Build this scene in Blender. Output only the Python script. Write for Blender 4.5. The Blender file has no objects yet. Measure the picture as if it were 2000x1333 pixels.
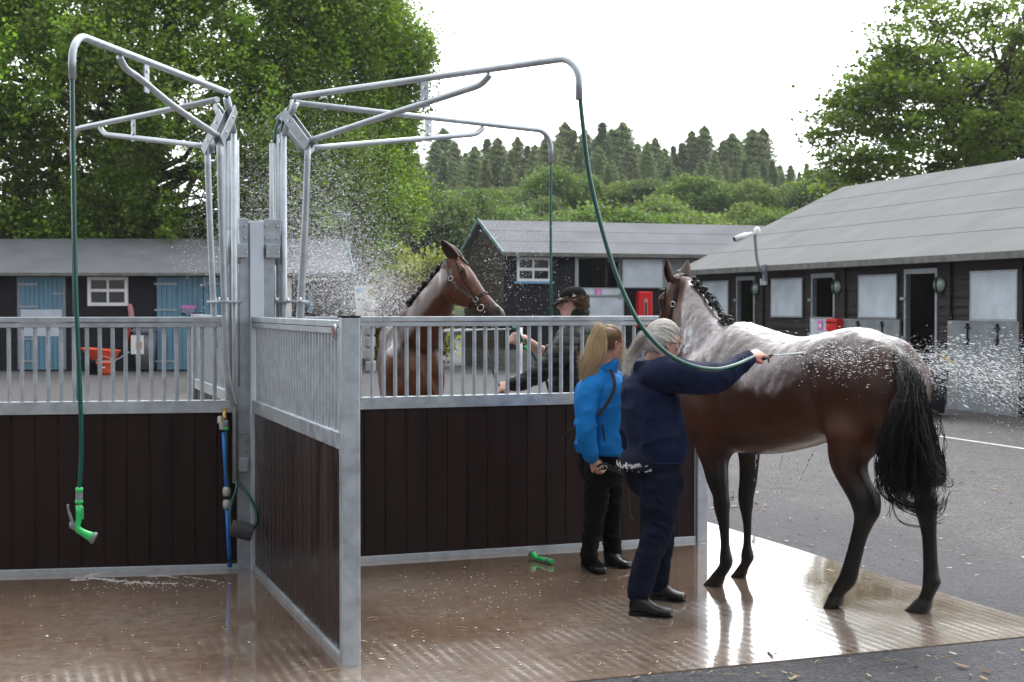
import bpy, bmesh, math, random
import numpy as np
from mathutils import Vector, Matrix
SC = bpy.context.scene
COL = SC.collection
R = math.radians
# ---------------------------------------------------------------- camera
CAMZ, FPX, PITCH = 1.72, 2750.0, math.atan(66.5 / 2750.0)
cam = bpy.data.cameras.new('camera'); camo = bpy.data.objects.new('camera', cam); COL.objects.link(camo)
cam.sensor_width = 36.0; cam.lens = FPX / 2000 * 36; cam.clip_start = 0.1; cam.clip_end = 2000
camo.location = (0, 0, CAMZ); camo.rotation_euler = (math.pi / 2 - PITCH, 0, 0)
cam.dof.use_dof = True; cam.dof.focus_distance = 8.6; cam.dof.aperture_fstop = 5.6
SC.camera = camo
# ---------------------------------------------------------------- world: bright overcast
SUN_EL, SUN_AZ = R(52), R(18)          # light comes from beyond the yard, high, a little to the right
w = bpy.data.worlds.new('World'); SC.world = w; w.use_nodes = True
nt = w.node_tree; nt.nodes.clear()
def wn(t, **k):
    n = nt.nodes.new(t)
    for a, b in k.items(): setattr(n, a, b)
    return n
sky = wn('ShaderNodeTexSky', sky_type='NISHITA', sun_disc=False, sun_elevation=SUN_EL, sun_rotation=SUN_AZ)
tc = wn('ShaderNodeTexCoord'); dot = wn('ShaderNodeVectorMath', operation='DOT_PRODUCT')
sd = (math.sin(SUN_AZ) * math.cos(SUN_EL), math.cos(SUN_AZ) * math.cos(SUN_EL), math.sin(SUN_EL))
gd = (math.sin(SUN_AZ) * math.cos(R(28)), math.cos(SUN_AZ) * math.cos(R(28)), math.sin(R(28))); dot.inputs[1].default_value = gd
nt.links.new(tc.outputs['Generated'], dot.inputs[0])
mr = wn('ShaderNodeMapRange'); mr.inputs['From Min'].default_value = -0.6; mr.inputs['From Max'].default_value = 1.0
mr.inputs['To Min'].default_value = 0.34; mr.inputs['To Max'].default_value = 3.1
nt.links.new(dot.outputs['Value'], mr.inputs['Value'])
cl = wn('ShaderNodeTexNoise'); cl.inputs['Scale'].default_value = 2.5; cl.inputs['Detail'].default_value = 5
nt.links.new(tc.outputs['Generated'], cl.inputs['Vector'])
cm = wn('ShaderNodeMapRange'); cm.inputs['From Min'].default_value = .3; cm.inputs['From Max'].default_value = .7
cm.inputs['To Min'].default_value = .85; cm.inputs['To Max'].default_value = 1.1
nt.links.new(cl.outputs['Fac'], cm.inputs['Value'])
mul = wn('ShaderNodeMath', operation='MULTIPLY'); nt.links.new(mr.outputs[0], mul.inputs[0]); nt.links.new(cm.outputs[0], mul.inputs[1])
b1 = wn('ShaderNodeBackground'); b1.inputs['Strength'].default_value = 0.1; nt.links.new(sky.outputs[0], b1.inputs['Color'])
b2 = wn('ShaderNodeBackground'); b2.inputs['Color'].default_value = (.965, .985, 1.0, 1); nt.links.new(mul.outputs[0], b2.inputs['Strength'])
mx = wn('ShaderNodeMixShader'); mx.inputs[0].default_value = .86
nt.links.new(b1.outputs[0], mx.inputs[1]); nt.links.new(b2.outputs[0], mx.inputs[2])
wo = wn('ShaderNodeOutputWorld'); nt.links.new(mx.outputs[0], wo.inputs['Surface'])
sl = bpy.data.lights.new('sun', 'SUN'); sl.energy = 1.3; sl.angle = R(14); sl.color = (1, .97, .92)
so = bpy.data.objects.new('sun', sl); COL.objects.link(so)
so.rotation_euler = (-Vector(sd)).to_track_quat('-Z', 'Y').to_euler(); so.location = (5, 5, 20)
SC.view_settings.view_transform = 'Standard'; SC.view_settings.look = 'None'
SC.view_settings.exposure = 0.42; SC.view_settings.gamma = 1
SC.cycles.use_denoising = True; SC.cycles.max_bounces = 7; SC.cycles.transparent_max_bounces = 12
SC.cycles.caustics_reflective = False; SC.cycles.caustics_refractive = False
random.seed(7); np.random.seed(7)
# ---------------------------------------------------------------- helpers
CP, SP = math.cos(PITCH), math.sin(PITCH)
def ray(px, py):
    a, b = (px - 1000) / FPX, (666.5 - py) / FPX
    return Vector((a, CP + b * SP, -SP + b * CP))
def P(px, py, d):                                   # point seen at photo pixel px,py at distance d
    r = ray(px, py); return Vector((0, 0, CAMZ)) + r * (d / r.y)
def G(px, py, z=0.0):                               # point on the ground
    r = ray(px, py); return Vector((0, 0, CAMZ)) + r * ((z - CAMZ) / r.z)
def onplane(px, py, o, n):                          # point on a vertical plane
    r = ray(px, py); c = Vector((0, 0, CAMZ)); t = (Vector(o) - c).dot(n) / r.dot(n); return c + r * t
V = Vector
def sm(a, b, x): t = np.clip((x - a) / (b - a), 0, 1); return t * t * (3 - 2 * t)
def vnoise(p, scale=1.0, seed=0):                   # value noise on an (n,3) array, -1..1
    p = np.asarray(p) * scale + seed * 17.31 + 1000.0
    i = np.floor(p).astype(np.int64); f = p - i; f = f * f * (3 - 2 * f)
    def h(a, b, c):
        x = (a * 374761393 + b * 668265263 + c * 2147483647 + seed * 1274126177) & 0x7fffffff
        x = ((x ^ (x >> 13)) * 1274126177) & 0x7fffffff
        return ((x ^ (x >> 16)) & 0xffff) / 65535.0
    r = 0
    for dx in (0, 1):
        for dy in (0, 1):
            for dz in (0, 1):
                r = r + h(i[:, 0] + dx, i[:, 1] + dy, i[:, 2] + dz) * (f[:, 0] if dx else 1 - f[:, 0]) * (f[:, 1] if dy else 1 - f[:, 1]) * (f[:, 2] if dz else 1 - f[:, 2])
    return r * 2 - 1
def catmull(pts, k=6):
    pts = [np.array(p, float) for p in pts]; out = []
    q = [2 * pts[0] - pts[1]] + pts + [2 * pts[-1] - pts[-2]]
    for i in range(1, len(q) - 2):
        for j in range(k):
            t = j / k
            out.append(.5 * (2 * q[i] + (q[i + 1] - q[i - 1]) * t + (2 * q[i - 1] - 5 * q[i] + 4 * q[i + 1] - q[i + 2]) * t * t + (3 * q[i] - q[i - 1] - 3 * q[i + 1] + q[i + 2]) * t ** 3))
    out.append(pts[-1]); return out
ORG = {}
def thing(name, label, cat, loc=(0, 0, 0), group=None, kind=None):
    o = bpy.data.objects.new(name, None); COL.objects.link(o); o.location = loc; o.empty_display_size = .1
    ORG[o.name] = V(loc); tag(o, label, cat, group, kind); return o
def tag(o, label=None, cat=None, group=None, kind=None):
    if label: o['label'] = label
    if cat: o['category'] = cat
    if group: o['group'] = group
    if kind: o['kind'] = kind
    return o
def copy_tree(o, parent=None):
    c = o.copy(); COL.objects.link(c)
    if parent: c.parent = parent
    for ch in list(o.children): copy_tree(ch, c)
    return c
class MB:
    def __init__(s): s.v = []; s.f = []; s.s = []
    def add(s, vs, fs, smooth=False):
        n = len(s.v); s.v += [tuple(map(float, v)) for v in vs]
        s.f += [tuple(i + n for i in f) for f in fs]; s.s += [smooth] * len(fs); return s
    def box(s, c, size, ux=(1, 0, 0), uy=(0, 1, 0), uz=(0, 0, 1)):
        c, ux, uy, uz = map(V, (c, ux, uy, uz)); a, b, h = [x / 2 for x in size]
        vs = [c + ux * a * i + uy * b * j + uz * h * k for k in (-1, 1) for j in (-1, 1) for i in (-1, 1)]
        return s.add(vs, [(0, 2, 3, 1), (4, 5, 7, 6), (0, 1, 5, 4), (2, 6, 7, 3), (0, 4, 6, 2), (1, 3, 7, 5)])
    def bar(s, p, q, w, h, up=(0, 0, 1)):
        p, q = V(p), V(q); d = (q - p); L = d.length; d.normalize(); up = V(up)
        side = d.cross(up).normalized(); up = side.cross(d).normalized()
        return s.box((p + q) / 2, (L, w, h), d, side, up)
    def tube(s, pts, r, n=8, caps=True, flat=None):
        pts = [V(p) for p in pts]; m = len(pts)
        rr = r if hasattr(r, '__len__') else [r] * m
        T = []
        for i in range(m): T.append((pts[min(i + 1, m - 1)] - pts[max(i - 1, 0)]).normalized())
        u = T[0].orthogonal().normalized(); vs = []
        for i in range(m):
            if i:
                u = (u - T[i] * u.dot(T[i]))
                u = u.normalized() if u.length > 1e-6 else T[i].orthogonal().normalized()
            w_ = T[i].cross(u)
            for k in range(n):
                a = 2 * math.pi * k / n; vs.append(pts[i] + (u * math.cos(a) + w_ * math.sin(a)) * rr[i])
        fs = [(i * n + k, i * n + (k + 1) % n, (i + 1) * n + (k + 1) % n, (i + 1) * n + k) for i in range(m - 1) for k in range(n)]
        s.add(vs, fs, True)
        if caps:
            b = len(s.v) - len(vs)
            s.f += [tuple(b + k for k in range(n))[::-1], tuple(b + (m - 1) * n + k for k in range(n))]; s.s += [False, False]
        return s
    def limb(s, pts, rr, n=14, k=5):                 # smooth tapered limb with rounded ends
        q = catmull([tuple(p) + (r,) for p, r in zip([tuple(V(p)) for p in pts], rr)], k) if len(pts) > 1 else None
        P_ = [V(x[:3]) for x in q]; Rr = [max(x[3], .001) for x in q]
        d0 = (P_[0] - P_[1]).normalized(); d1 = (P_[-1] - P_[-2]).normalized()
        P_ = [P_[0] + d0 * Rr[0] * .92, P_[0] + d0 * Rr[0] * .6] + P_ + [P_[-1] + d1 * Rr[-1] * .6, P_[-1] + d1 * Rr[-1] * .92]
        Rr = [Rr[0] * .35, Rr[0] * .8] + Rr + [Rr[-1] * .8, Rr[-1] * .35]
        return s.tube(P_, Rr, n)
    def loft(s, secs, n=24, k=1):
        # secs: (centre, axisA, axisB, a, bplus, bminus, exponent)
        rows = []
        for (c, A, B, a, bp, bm, e) in secs: rows.append(tuple(V(c)) + tuple(V(A)) + tuple(V(B)) + (a, bp, bm, e))
        if k > 1: rows = catmull(rows, k)
        vs = []
        for r_ in rows:
            c, A, B = V(r_[0:3]), V(r_[3:6]).normalized(), V(r_[6:9]).normalized(); a, bp, bm, e = r_[9:13]
            for j in range(n):
                t = 2 * math.pi * j / n; cx, sx = math.cos(t), math.sin(t)
                cx = math.copysign(abs(cx) ** (2 / e), cx); sx = math.copysign(abs(sx) ** (2 / e), sx)
                vs.append(c + A * (cx * a) + B * (sx * (bp if sx > 0 else bm)))
        m = len(rows)
        fs = [(i * n + j, i * n + (j + 1) % n, (i + 1) * n + (j + 1) % n, (i + 1) * n + j) for i in range(m - 1) for j in range(n)]
        fs += [tuple(range(n))[::-1], tuple((m - 1) * n + j for j in range(n))]
        return s.add(vs, fs, True)
    def ell(s, c, rad, ux=(1, 0, 0), uy=(0, 1, 0), uz=(0, 0, 1), n=16, m=9):
        c, ux, uy, uz = map(V, (c, ux, uy, uz)); vs = [c - uz * rad[2]]
        for i in range(1, m):
            p = math.pi * i / m - math.pi / 2
            for j in range(n):
                t = 2 * math.pi * j / n
                vs.append(c + ux * (rad[0] * math.cos(p) * math.cos(t)) + uy * (rad[1] * math.cos(p) * math.sin(t)) + uz * (rad[2] * math.sin(p)))
        vs.append(c + uz * rad[2]); L = len(vs) - 1
        fs = [(0, 1 + (j + 1) % n, 1 + j) for j in range(n)] + [(L, L - n + j, L - n + (j + 1) % n) for j in range(n)]
        fs += [(1 + i * n + j, 1 + i * n + (j + 1) % n, 1 + (i + 1) * n + (j + 1) % n, 1 + (i + 1) * n + j) for i in range(m - 2) for j in range(n)]
        return s.add(vs, fs, True)
    def lathe(s, prof, o, ax=(0, 0, 1), n=16):       # prof: (radius, height)
        o, ax = V(o), V(ax).normalized(); u = ax.orthogonal().normalized(); w_ = ax.cross(u); vs = []
        for r, h in prof:
            for k in range(n):
                a = 2 * math.pi * k / n; vs.append(o + ax * h + (u * math.cos(a) + w_ * math.sin(a)) * max(r, 1e-4))
        m = len(prof)
        fs = [(i * n + k, i * n + (k + 1) % n, (i + 1) * n + (k + 1) % n, (i + 1) * n + k) for i in range(m - 1) for k in range(n)]
        s.add(vs, fs, True); b = len(s.v) - len(vs)
        s.f += [tuple(b + k for k in range(n))[::-1], tuple(b + (m - 1) * n + k for k in range(n))]; s.s += [False, False]
        return s
    def prism(s, poly, vec):                          # closed polygon (3D points) pushed along vec
        n = len(poly); vec = V(vec); vs = [V(p) for p in poly] + [V(p) + vec for p in poly]
        return s.add(vs, [tuple(range(n))[::-1], tuple(range(n, 2 * n))] + [(i, (i + 1) % n, n + (i + 1) % n, n + i) for i in range(n)])
    def build(s, name, mat, parent=None, loc=None, bevel=0, local=False):
        me = bpy.data.meshes.new(name)
        o0 = V((0, 0, 0)) if local else (V(loc) if loc is not None else (ORG.get(parent.name, V((0, 0, 0))) if parent else V((0, 0, 0))))
        me.from_pydata([(x - o0[0], y - o0[1], z - o0[2]) for x, y, z in s.v], [], s.f)
        me.polygons.foreach_set('use_smooth', s.s); me.update()
        return put(name, me, mat, parent, None if local and loc is None else loc, bevel, o0)
def put(name, me, mat, parent=None, loc=None, bevel=0, o0=None):
    ob = bpy.data.objects.new(name, me); COL.objects.link(ob)
    for m in (mat if isinstance(mat, (list, tuple)) else [mat]):
        if m is not None: me.materials.append(m)
    if parent: ob.parent = parent; ORG[ob.name] = o0 if o0 is not None else ORG.get(parent.name, V((0, 0, 0)))
    elif loc is not None: ob.location = loc; ORG[ob.name] = V(loc)
    if bevel:
        b = ob.modifiers.new('bevel', 'BEVEL'); b.width = bevel; b.segments = 2; b.limit_method = 'ANGLE'; b.harden_normals = False
    return ob
def putw(name, me, mat, parent):                       # mesh in world coordinates under a parent
    o0 = ORG[parent.name]; setco(me, coords(me) - np.array(o0)); return put(name, me, mat, parent, None, 0, o0)
def fuse(mb, voxel=.01, it=6, fac=.5, post=None):    # voxel union of closed lofts -> one smooth mesh
    me = bpy.data.meshes.new('tmp'); me.from_pydata(mb.v, [], mb.f); me.update()
    ob = bpy.data.objects.new('tmp', me); COL.objects.link(ob)
    r = ob.modifiers.new('r', 'REMESH'); r.mode = 'VOXEL'; r.voxel_size = voxel
    if it: s_ = ob.modifiers.new('s', 'SMOOTH'); s_.iterations = it; s_.factor = fac
    dg = bpy.context.evaluated_depsgraph_get(); dg.update()
    out = bpy.data.meshes.new_from_object(ob.evaluated_get(dg))
    bpy.data.objects.remove(ob); bpy.data.meshes.remove(me)
    out.polygons.foreach_set('use_smooth', [True] * len(out.polygons))
    return out
def coords(me):
    a = np.empty(len(me.vertices) * 3, np.float32); me.vertices.foreach_get('co', a); return a.reshape(-1, 3).astype(float)
def normals(me):
    a = np.empty(len(me.vertices) * 3, np.float32); me.vertex_normals.foreach_get('vector', a); return a.reshape(-1, 3).astype(float)
def setco(me, c): me.vertices.foreach_set('co', np.asarray(c, np.float32).ravel()); me.update()
def setcol(me, c, name='Col'):
    a = me.color_attributes.new(name, 'FLOAT_COLOR', 'POINT'); c = np.asarray(c, float)
    if c.shape[1] == 3: c = np.hstack([c, np.ones((len(c), 1))])
    a.data.foreach_set('color', c.astype(np.float32).ravel())
def big(name, vs, fs, mat, col=None, parent=None, loc=None, smooth=False):   # numpy mesh of quads or triangles
    vs = np.asarray(vs, float); o0 = V(loc) if loc is not None else (ORG.get(parent.name, V((0, 0, 0))) if parent else V((0, 0, 0)))
    vs = vs - np.array(o0); me = bpy.data.meshes.new(name); fs = np.asarray(fs, np.int32); k = fs.shape[1]
    me.vertices.add(len(vs)); me.vertices.foreach_set('co', vs.astype(np.float32).ravel())
    me.loops.add(fs.size); me.loops.foreach_set('vertex_index', fs.ravel())
    me.polygons.add(len(fs)); me.polygons.foreach_set('loop_start', np.arange(0, fs.size, k, dtype=np.int32))
    me.polygons.foreach_set('use_smooth', np.full(len(fs), smooth)); me.update(calc_edges=True); me.validate()
    if col is not None: setcol(me, col)
    return put(name, me, mat, parent, loc, 0, o0)
# ---------------------------------------------------------------- materials
MATS = {}
def mat(name, col=(.5, .5, .5), rough=.5, metal=0, var=0.0, vscale=8, bump=0.0, bscale=60, spec=.5, coat=0, coatr=.1, attr=None, trans=0, noise_r=0, stretch=None, col2=None, detail=5, sheen=0):
    if name in MATS: return MATS[name]
    m = bpy.data.materials.new(name); m.use_nodes = True; t = m.node_tree; n = t.nodes; b = n['Principled BSDF']
    b.inputs['Base Color'].default_value = (*col, 1); b.inputs['Roughness'].default_value = rough; b.inputs['Metallic'].default_value = metal
    b.inputs['Specular IOR Level'].default_value = spec; b.inputs['Coat Weight'].default_value = coat; b.inputs['Coat Roughness'].default_value = coatr
    b.inputs['Sheen Weight'].default_value = sheen
    tc = n.new('ShaderNodeTexCoord'); vec = tc.outputs['Object']
    if stretch:
        mp = n.new('ShaderNodeMapping'); mp.inputs['Scale'].default_value = stretch; t.links.new(vec, mp.inputs[0]); vec = mp.outputs[0]
    src = None
    if attr:
        a = n.new('ShaderNodeAttribute'); a.attribute_name = attr; src = a.outputs['Color']
    if var or col2:
        no = n.new('ShaderNodeTexNoise'); no.inputs['Scale'].default_value = vscale; no.inputs['Detail'].default_value = detail; t.links.new(vec, no.inputs['Vector'])
        rp = n.new('ShaderNodeMapRange'); rp.inputs['From Min'].default_value = .3; rp.inputs['From Max'].default_value = .7; t.links.new(no.outputs['Fac'], rp.inputs['Value'])
        mixn = n.new('ShaderNodeMix'); mixn.data_type = 'RGBA'; t.links.new(rp.outputs[0], mixn.inputs['Factor'])
        c2 = col2 if col2 else tuple(min(1, c * (1 + var)) for c in col); c1 = col if col2 else tuple(c * (1 - var) for c in col)
        if src is not None:
            mixn.blend_type = 'MULTIPLY'; mixn.inputs['B'].default_value = (1 - var, 1 - var, 1 - var, 1); t.links.new(src, mixn.inputs['A'])
        else:
            mixn.inputs['A'].default_value = (*c1, 1); mixn.inputs['B'].default_value = (*c2, 1)
        src = mixn.outputs['Result']
        if noise_r:
            r2 = n.new('ShaderNodeMapRange'); r2.inputs['To Min'].default_value = rough - noise_r; r2.inputs['To Max'].default_value = rough + noise_r
            t.links.new(rp.outputs[0], r2.inputs['Value']); t.links.new(r2.outputs[0], b.inputs['Roughness'])
    if src is not None: t.links.new(src, b.inputs['Base Color'])
    if bump:
        nb = n.new('ShaderNodeTexNoise'); nb.inputs['Scale'].default_value = bscale; nb.inputs['Detail'].default_value = 4; t.links.new(vec, nb.inputs['Vector'])
        bp = n.new('ShaderNodeBump'); bp.inputs['Strength'].default_value = bump; bp.inputs['Distance'].default_value = .01
        t.links.new(nb.outputs['Fac'], bp.inputs['Height']); t.links.new(bp.outputs[0], b.inputs['Normal'])
    if trans:
        tr = n.new('ShaderNodeBsdfTranslucent'); ms = n.new('ShaderNodeMixShader'); ms.inputs[0].default_value = trans
        if src is not None:
            g = n.new('ShaderNodeMix'); g.data_type = 'RGBA'; g.blend_type = 'MULTIPLY'; g.inputs['Factor'].default_value = 1; g.inputs['B'].default_value = (1.5, 1.6, .7, 1)
            t.links.new(src, g.inputs['A']); t.links.new(g.outputs['Result'], tr.inputs['Color'])
        else: tr.inputs['Color'].default_value = (*col, 1)
        out = n['Material Output']; t.links.new(b.outputs[0], ms.inputs[1]); t.links.new(tr.outputs[0], ms.inputs[2]); t.links.new(ms.outputs[0], out.inputs['Surface'])
    MATS[name] = m; return m
galv = mat('galvanised_steel', (.42, .46, .50), .38, .5, var=.16, vscale=14, noise_r=.1, bump=.05, bscale=40)
galv_sheet = mat('galvanised_sheet', (.60, .68, .76), .42, .15, var=.10, vscale=3, noise_r=.12)
galv_dull = mat('weathered_galvanised_sheet', (.22, .25, .27), .6, .1, var=.2, vscale=4, noise_r=.1)
steel = mat('bright_steel', (.6, .6, .6), .25, .9)
clad_black = mat('black_stained_board', (.012, .0115, .016), .65, spec=.2, var=.35, vscale=5, bump=.2, bscale=30, stretch=(.3, .3, 6))
clad_brown = mat('brown_stained_board', (.032, .0255, .026), .65, spec=.22, var=.4, vscale=3, bump=.2, bscale=30, stretch=(.3, .3, 5))
felt = mat('roofing_felt', (.155, .163, .18), .9, var=.14, vscale=1.2, bump=.3, bscale=160)
felt2 = mat('pale_roofing_felt', (.150, .155, .158), .9, var=.12, vscale=1.0, bump=.3, bscale=160)
felt_edge = mat('felt_edge', (.16, .165, .15), .9, var=.3, vscale=6)
door_blue = mat('blue_painted_wood', (.13, .27, .38), .5, var=.14, vscale=3, stretch=(4, 4, .6))
white_paint = mat('white_paint', (.86, .87, .87), .4, var=.05)
pale_blue = mat('pale_blue_paint', (.18, .36, .58), .5, var=.1)
glass = mat('dark_window_glass', (.02, .022, .026), .05, spec=.8)
dark_in = mat('dark_interior_wood', (.045, .036, .03), .8, var=.3, vscale=2)
concrete_old = mat('weathered_concrete', (.19, .18, .17), .8, var=.25, vscale=4, bump=.2)
rubber = mat('black_rubber', (.009, .009, .010), .6, var=.2, spec=.25)
black_iron = mat('black_iron', (.01, .01, .01), .5)
hose_green = mat('dark_green_hose', (.003, .075, .062), .22, coat=.4)
bright_green = mat('bright_green_plastic', (.02, .48, .12), .3)
grey_plastic = mat('grey_plastic', (.16, .17, .19), .4, var=.1)
brass = mat('brass', (.55, .34, .1), .3, .9)
pipe_blue = mat('blue_water_pipe', (.015, .17, .62), .35)
pale_plastic = mat('pale_grey_plastic', (.42, .42, .4), .4)
orange = mat('orange_plastic', (.75, .10, .02), .4, var=.1)
red = mat('red_plastic', (.70, .015, .02), .35)
pink = mat('pink_plastic', (.70, .22, .55), .5)
# ---------------------------------------------------------------- ground
U = V((.939, .344, 0)); VV = V((.344, -.939, 0)); ZZ = V((0, 0, 1))   # along the back panel / towards the camera
HUB = G(500, 1110)
def nd(t, ty, **k):
    n = t.nodes.new(ty)
    for a, b in k.items(): setattr(n, a, b)
    return n
def asphalt_mat():
    m = bpy.data.materials.new('asphalt'); m.use_nodes = True; t = m.node_tree; b = t.nodes['Principled BSDF']; L = t.links.new
    tc = nd(t, 'ShaderNodeTexCoord'); o = tc.outputs['Object']
    v1 = nd(t, 'ShaderNodeTexVoronoi'); v1.inputs['Scale'].default_value = 70; L(o, v1.inputs['Vector'])
    n1 = nd(t, 'ShaderNodeTexNoise'); n1.inputs['Scale'].default_value = .35; n1.inputs['Detail'].default_value = 6; L(o, n1.inputs['Vector'])
    n2 = nd(t, 'ShaderNodeTexNoise'); n2.inputs['Scale'].default_value = 5; n2.inputs['Detail'].default_value = 8; L(o, n2.inputs['Vector'])
    # dark damp band round the wash pad: distance from the pad's edge line, broken by noise
    dp = nd(t, 'ShaderNodeVectorMath', operation='DOT_PRODUCT'); dp.inputs[1].default_value = tuple(U); L(o, dp.inputs[0])
    ad = nd(t, 'ShaderNodeMath', operation='MULTIPLY_ADD'); ad.inputs[1].default_value = 1.6; L(n1.outputs['Fac'], ad.inputs[0]); L(dp.outputs['Value'], ad.inputs[2])
    r1 = nd(t, 'ShaderNodeMapRange'); r1.inputs['From Min'].default_value = PADU + 1.7; r1.inputs['From Max'].default_value = PADU + 2.6; L(ad.outputs[0], r1.inputs['Value'])
    dq = nd(t, 'ShaderNodeVectorMath', operation='DOT_PRODUCT'); dq.inputs[1].default_value = tuple(VV); L(o, dq.inputs[0])
    r2 = nd(t, 'ShaderNodeMapRange'); r2.inputs['From Min'].default_value = -11.5; r2.inputs['From Max'].default_value = -14; L(dq.outputs['Value'], r2.inputs['Value'])
    mxx = nd(t, 'ShaderNodeMath', operation='MAXIMUM'); L(r1.outputs[0], mxx.inputs[0]); L(r2.outputs[0], mxx.inputs[1])
    c = nd(t, 'ShaderNodeMix', data_type='RGBA'); c.inputs['A'].default_value = (.032, .032, .037, 1); c.inputs['B'].default_value = (.078, .074, .075, 1); L(mxx.outputs[0], c.inputs['Factor'])
    c2 = nd(t, 'ShaderNodeMix', data_type='RGBA', blend_type='MULTIPLY'); c2.inputs['Factor'].default_value = 1
    rp = nd(t, 'ShaderNodeMapRange'); rp.inputs['From Min'].default_value = .25; rp.inputs['From Max'].default_value = .75; rp.inputs['To Min'].default_value = .82; rp.inputs['To Max'].default_value = 1.2
    L(n2.outputs['Fac'], rp.inputs['Value']); L(c.outputs['Result'], c2.inputs['A']); L(rp.outputs[0], c2.inputs['B'])
    c3 = nd(t, 'ShaderNodeMix', data_type='RGBA', blend_type='MULTIPLY'); c3.inputs['Factor'].default_value = .85
    sp = nd(t, 'ShaderNodeMapRange'); sp.inputs['To Min'].default_value = .2; sp.inputs['To Max'].default_value = 2.2
    L(v1.outputs['Color'], sp.inputs['Value']); L(c2.outputs['Result'], c3.inputs['A']); L(sp.outputs[0], c3.inputs['B']); L(c3.outputs['Result'], b.inputs['Base Color'])
    rr = nd(t, 'ShaderNodeMapRange'); rr.inputs['To Min'].default_value = .58; rr.inputs['To Max'].default_value = .72; L(mxx.outputs[0], rr.inputs['Value'])
    rq = nd(t, 'ShaderNodeMath', operation='MULTIPLY_ADD'); rq.inputs[1].default_value = -.25; L(n1.outputs['Fac'], rq.inputs[0]); 
    ra = nd(t, 'ShaderNodeMath', operation='ADD'); ra.inputs[1].default_value = .13; L(rr.outputs[0], ra.inputs[0]); L(ra.outputs[0], rq.inputs[2]); L(rq.outputs[0], b.inputs['Roughness'])
    b.inputs['Specular IOR Level'].default_value = .18
    bp = nd(t, 'ShaderNodeBump'); bp.inputs['Strength'].default_value = .8; bp.inputs['Distance'].default_value = .006; L(v1.outputs['Distance'], bp.inputs['Height']); L(bp.outputs[0], b.inputs['Normal'])
    return m
def wet_concrete_mat():
    # object axes: x across the grooves, y along them (towards the hills)
    m = bpy.data.materials.new('wet_brushed_concrete'); m.use_nodes = True; t = m.node_tree; b = t.nodes['Principled BSDF']; L = t.links.new
    tc = nd(t, 'ShaderNodeTexCoord'); o = tc.outputs['Object']
    n1 = nd(t, 'ShaderNodeTexNoise'); n1.inputs['Scale'].default_value = .7; n1.inputs['Detail'].default_value = 8; n1.inputs['Roughness'].default_value = .6; L(o, n1.inputs['Vector'])
    n2 = nd(t, 'ShaderNodeTexNoise'); n2.inputs['Scale'].default_value = 13; n2.inputs['Detail'].default_value = 9; n2.inputs['Roughness'].default_value = .68; L(o, n2.inputs['Vector'])
    n3 = nd(t, 'ShaderNodeTexNoise'); n3.inputs['Scale'].default_value = 1.3; n3.inputs['Detail'].default_value = 3; L(o, n3.inputs['Vector'])
    cr = nd(t, 'ShaderNodeValToRGB'); e = cr.color_ramp.elements
    e[0].position = .3; e[0].color = (.135, .088, .062, 1); e[1].position = .7; e[1].color = (.24, .192, .160, 1)
    x = e.new(.5); x.color = (.195, .138, .102, 1)
    L(n1.outputs['Fac'], cr.inputs['Fac'])
    mp = nd(t, 'ShaderNodeMapping'); mp.inputs['Scale'].default_value = (1, .05, 1); mp.inputs['Rotation'].default_value = (0, 0, R(7)); L(o, mp.inputs[0])
    wv = nd(t, 'ShaderNodeTexWave', wave_type='BANDS', bands_direction='X'); wv.inputs['Scale'].default_value = 5.2; wv.inputs['Distortion'].default_value = 2.6; wv.inputs['Detail'].default_value = 3; wv.inputs['Detail Scale'].default_value = 1.6
    L(mp.outputs[0], wv.inputs['Vector'])
    mp2 = nd(t, 'ShaderNodeMapping'); mp2.inputs['Scale'].default_value = (1, .6, 1); mp2.inputs['Rotation'].default_value = (0, 0, R(7)); L(o, mp2.inputs[0])
    ns = nd(t, 'ShaderNodeTexNoise'); ns.inputs['Scale'].default_value = 48; ns.inputs['Detail'].default_value = 6; ns.inputs['Roughness'].default_value = .7; L(mp2.outputs[0], ns.inputs['Vector'])
    sx = nd(t, 'ShaderNodeSeparateXYZ'); L(o, sx.inputs[0])
    yz = nd(t, 'ShaderNodeMath', operation='MULTIPLY_ADD'); yz.inputs[1].default_value = 4.3; L(n3.outputs['Fac'], yz.inputs[0])
    yn = nd(t, 'ShaderNodeMath', operation='MULTIPLY'); yn.inputs[1].default_value = -1; L(sx.outputs['Y'], yn.inputs[0]); L(yn.outputs[0], yz.inputs[2])
    zone = nd(t, 'ShaderNodeMapRange'); zone.inputs['From Min'].default_value = .55; zone.inputs['From Max'].default_value = 1.3; L(yz.outputs[0], zone.inputs['Value'])
    dry = nd(t, 'ShaderNodeMath', operation='MULTIPLY'); L(zone.outputs[0], dry.inputs[0])
    wr = nd(t, 'ShaderNodeMapRange'); wr.inputs['From Min'].default_value = .3; wr.inputs['From Max'].default_value = 1.0; wr.inputs['To Min'].default_value = .12; L(wv.outputs['Fac'], wr.inputs['Value'])
    wn2 = nd(t, 'ShaderNodeMath', operation='MULTIPLY'); L(wr.outputs[0], wn2.inputs[0])
    npz = nd(t, 'ShaderNodeTexNoise'); npz.inputs['Scale'].default_value = 2.1; npz.inputs['Detail'].default_value = 3; L(o, npz.inputs['Vector'])
    nr = nd(t, 'ShaderNodeMapRange'); nr.inputs['From Min'].default_value = .42; nr.inputs['From Max'].default_value = .66; nr.inputs['To Max'].default_value = .8; L(npz.outputs['Fac'], nr.inputs['Value'])
    nf = nd(t, 'ShaderNodeMapRange'); nf.inputs['From Min'].default_value = .35; nf.inputs['From Max'].default_value = .65; nf.inputs['To Min'].default_value = .45; L(ns.outputs['Fac'], nf.inputs['Value'])
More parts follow.
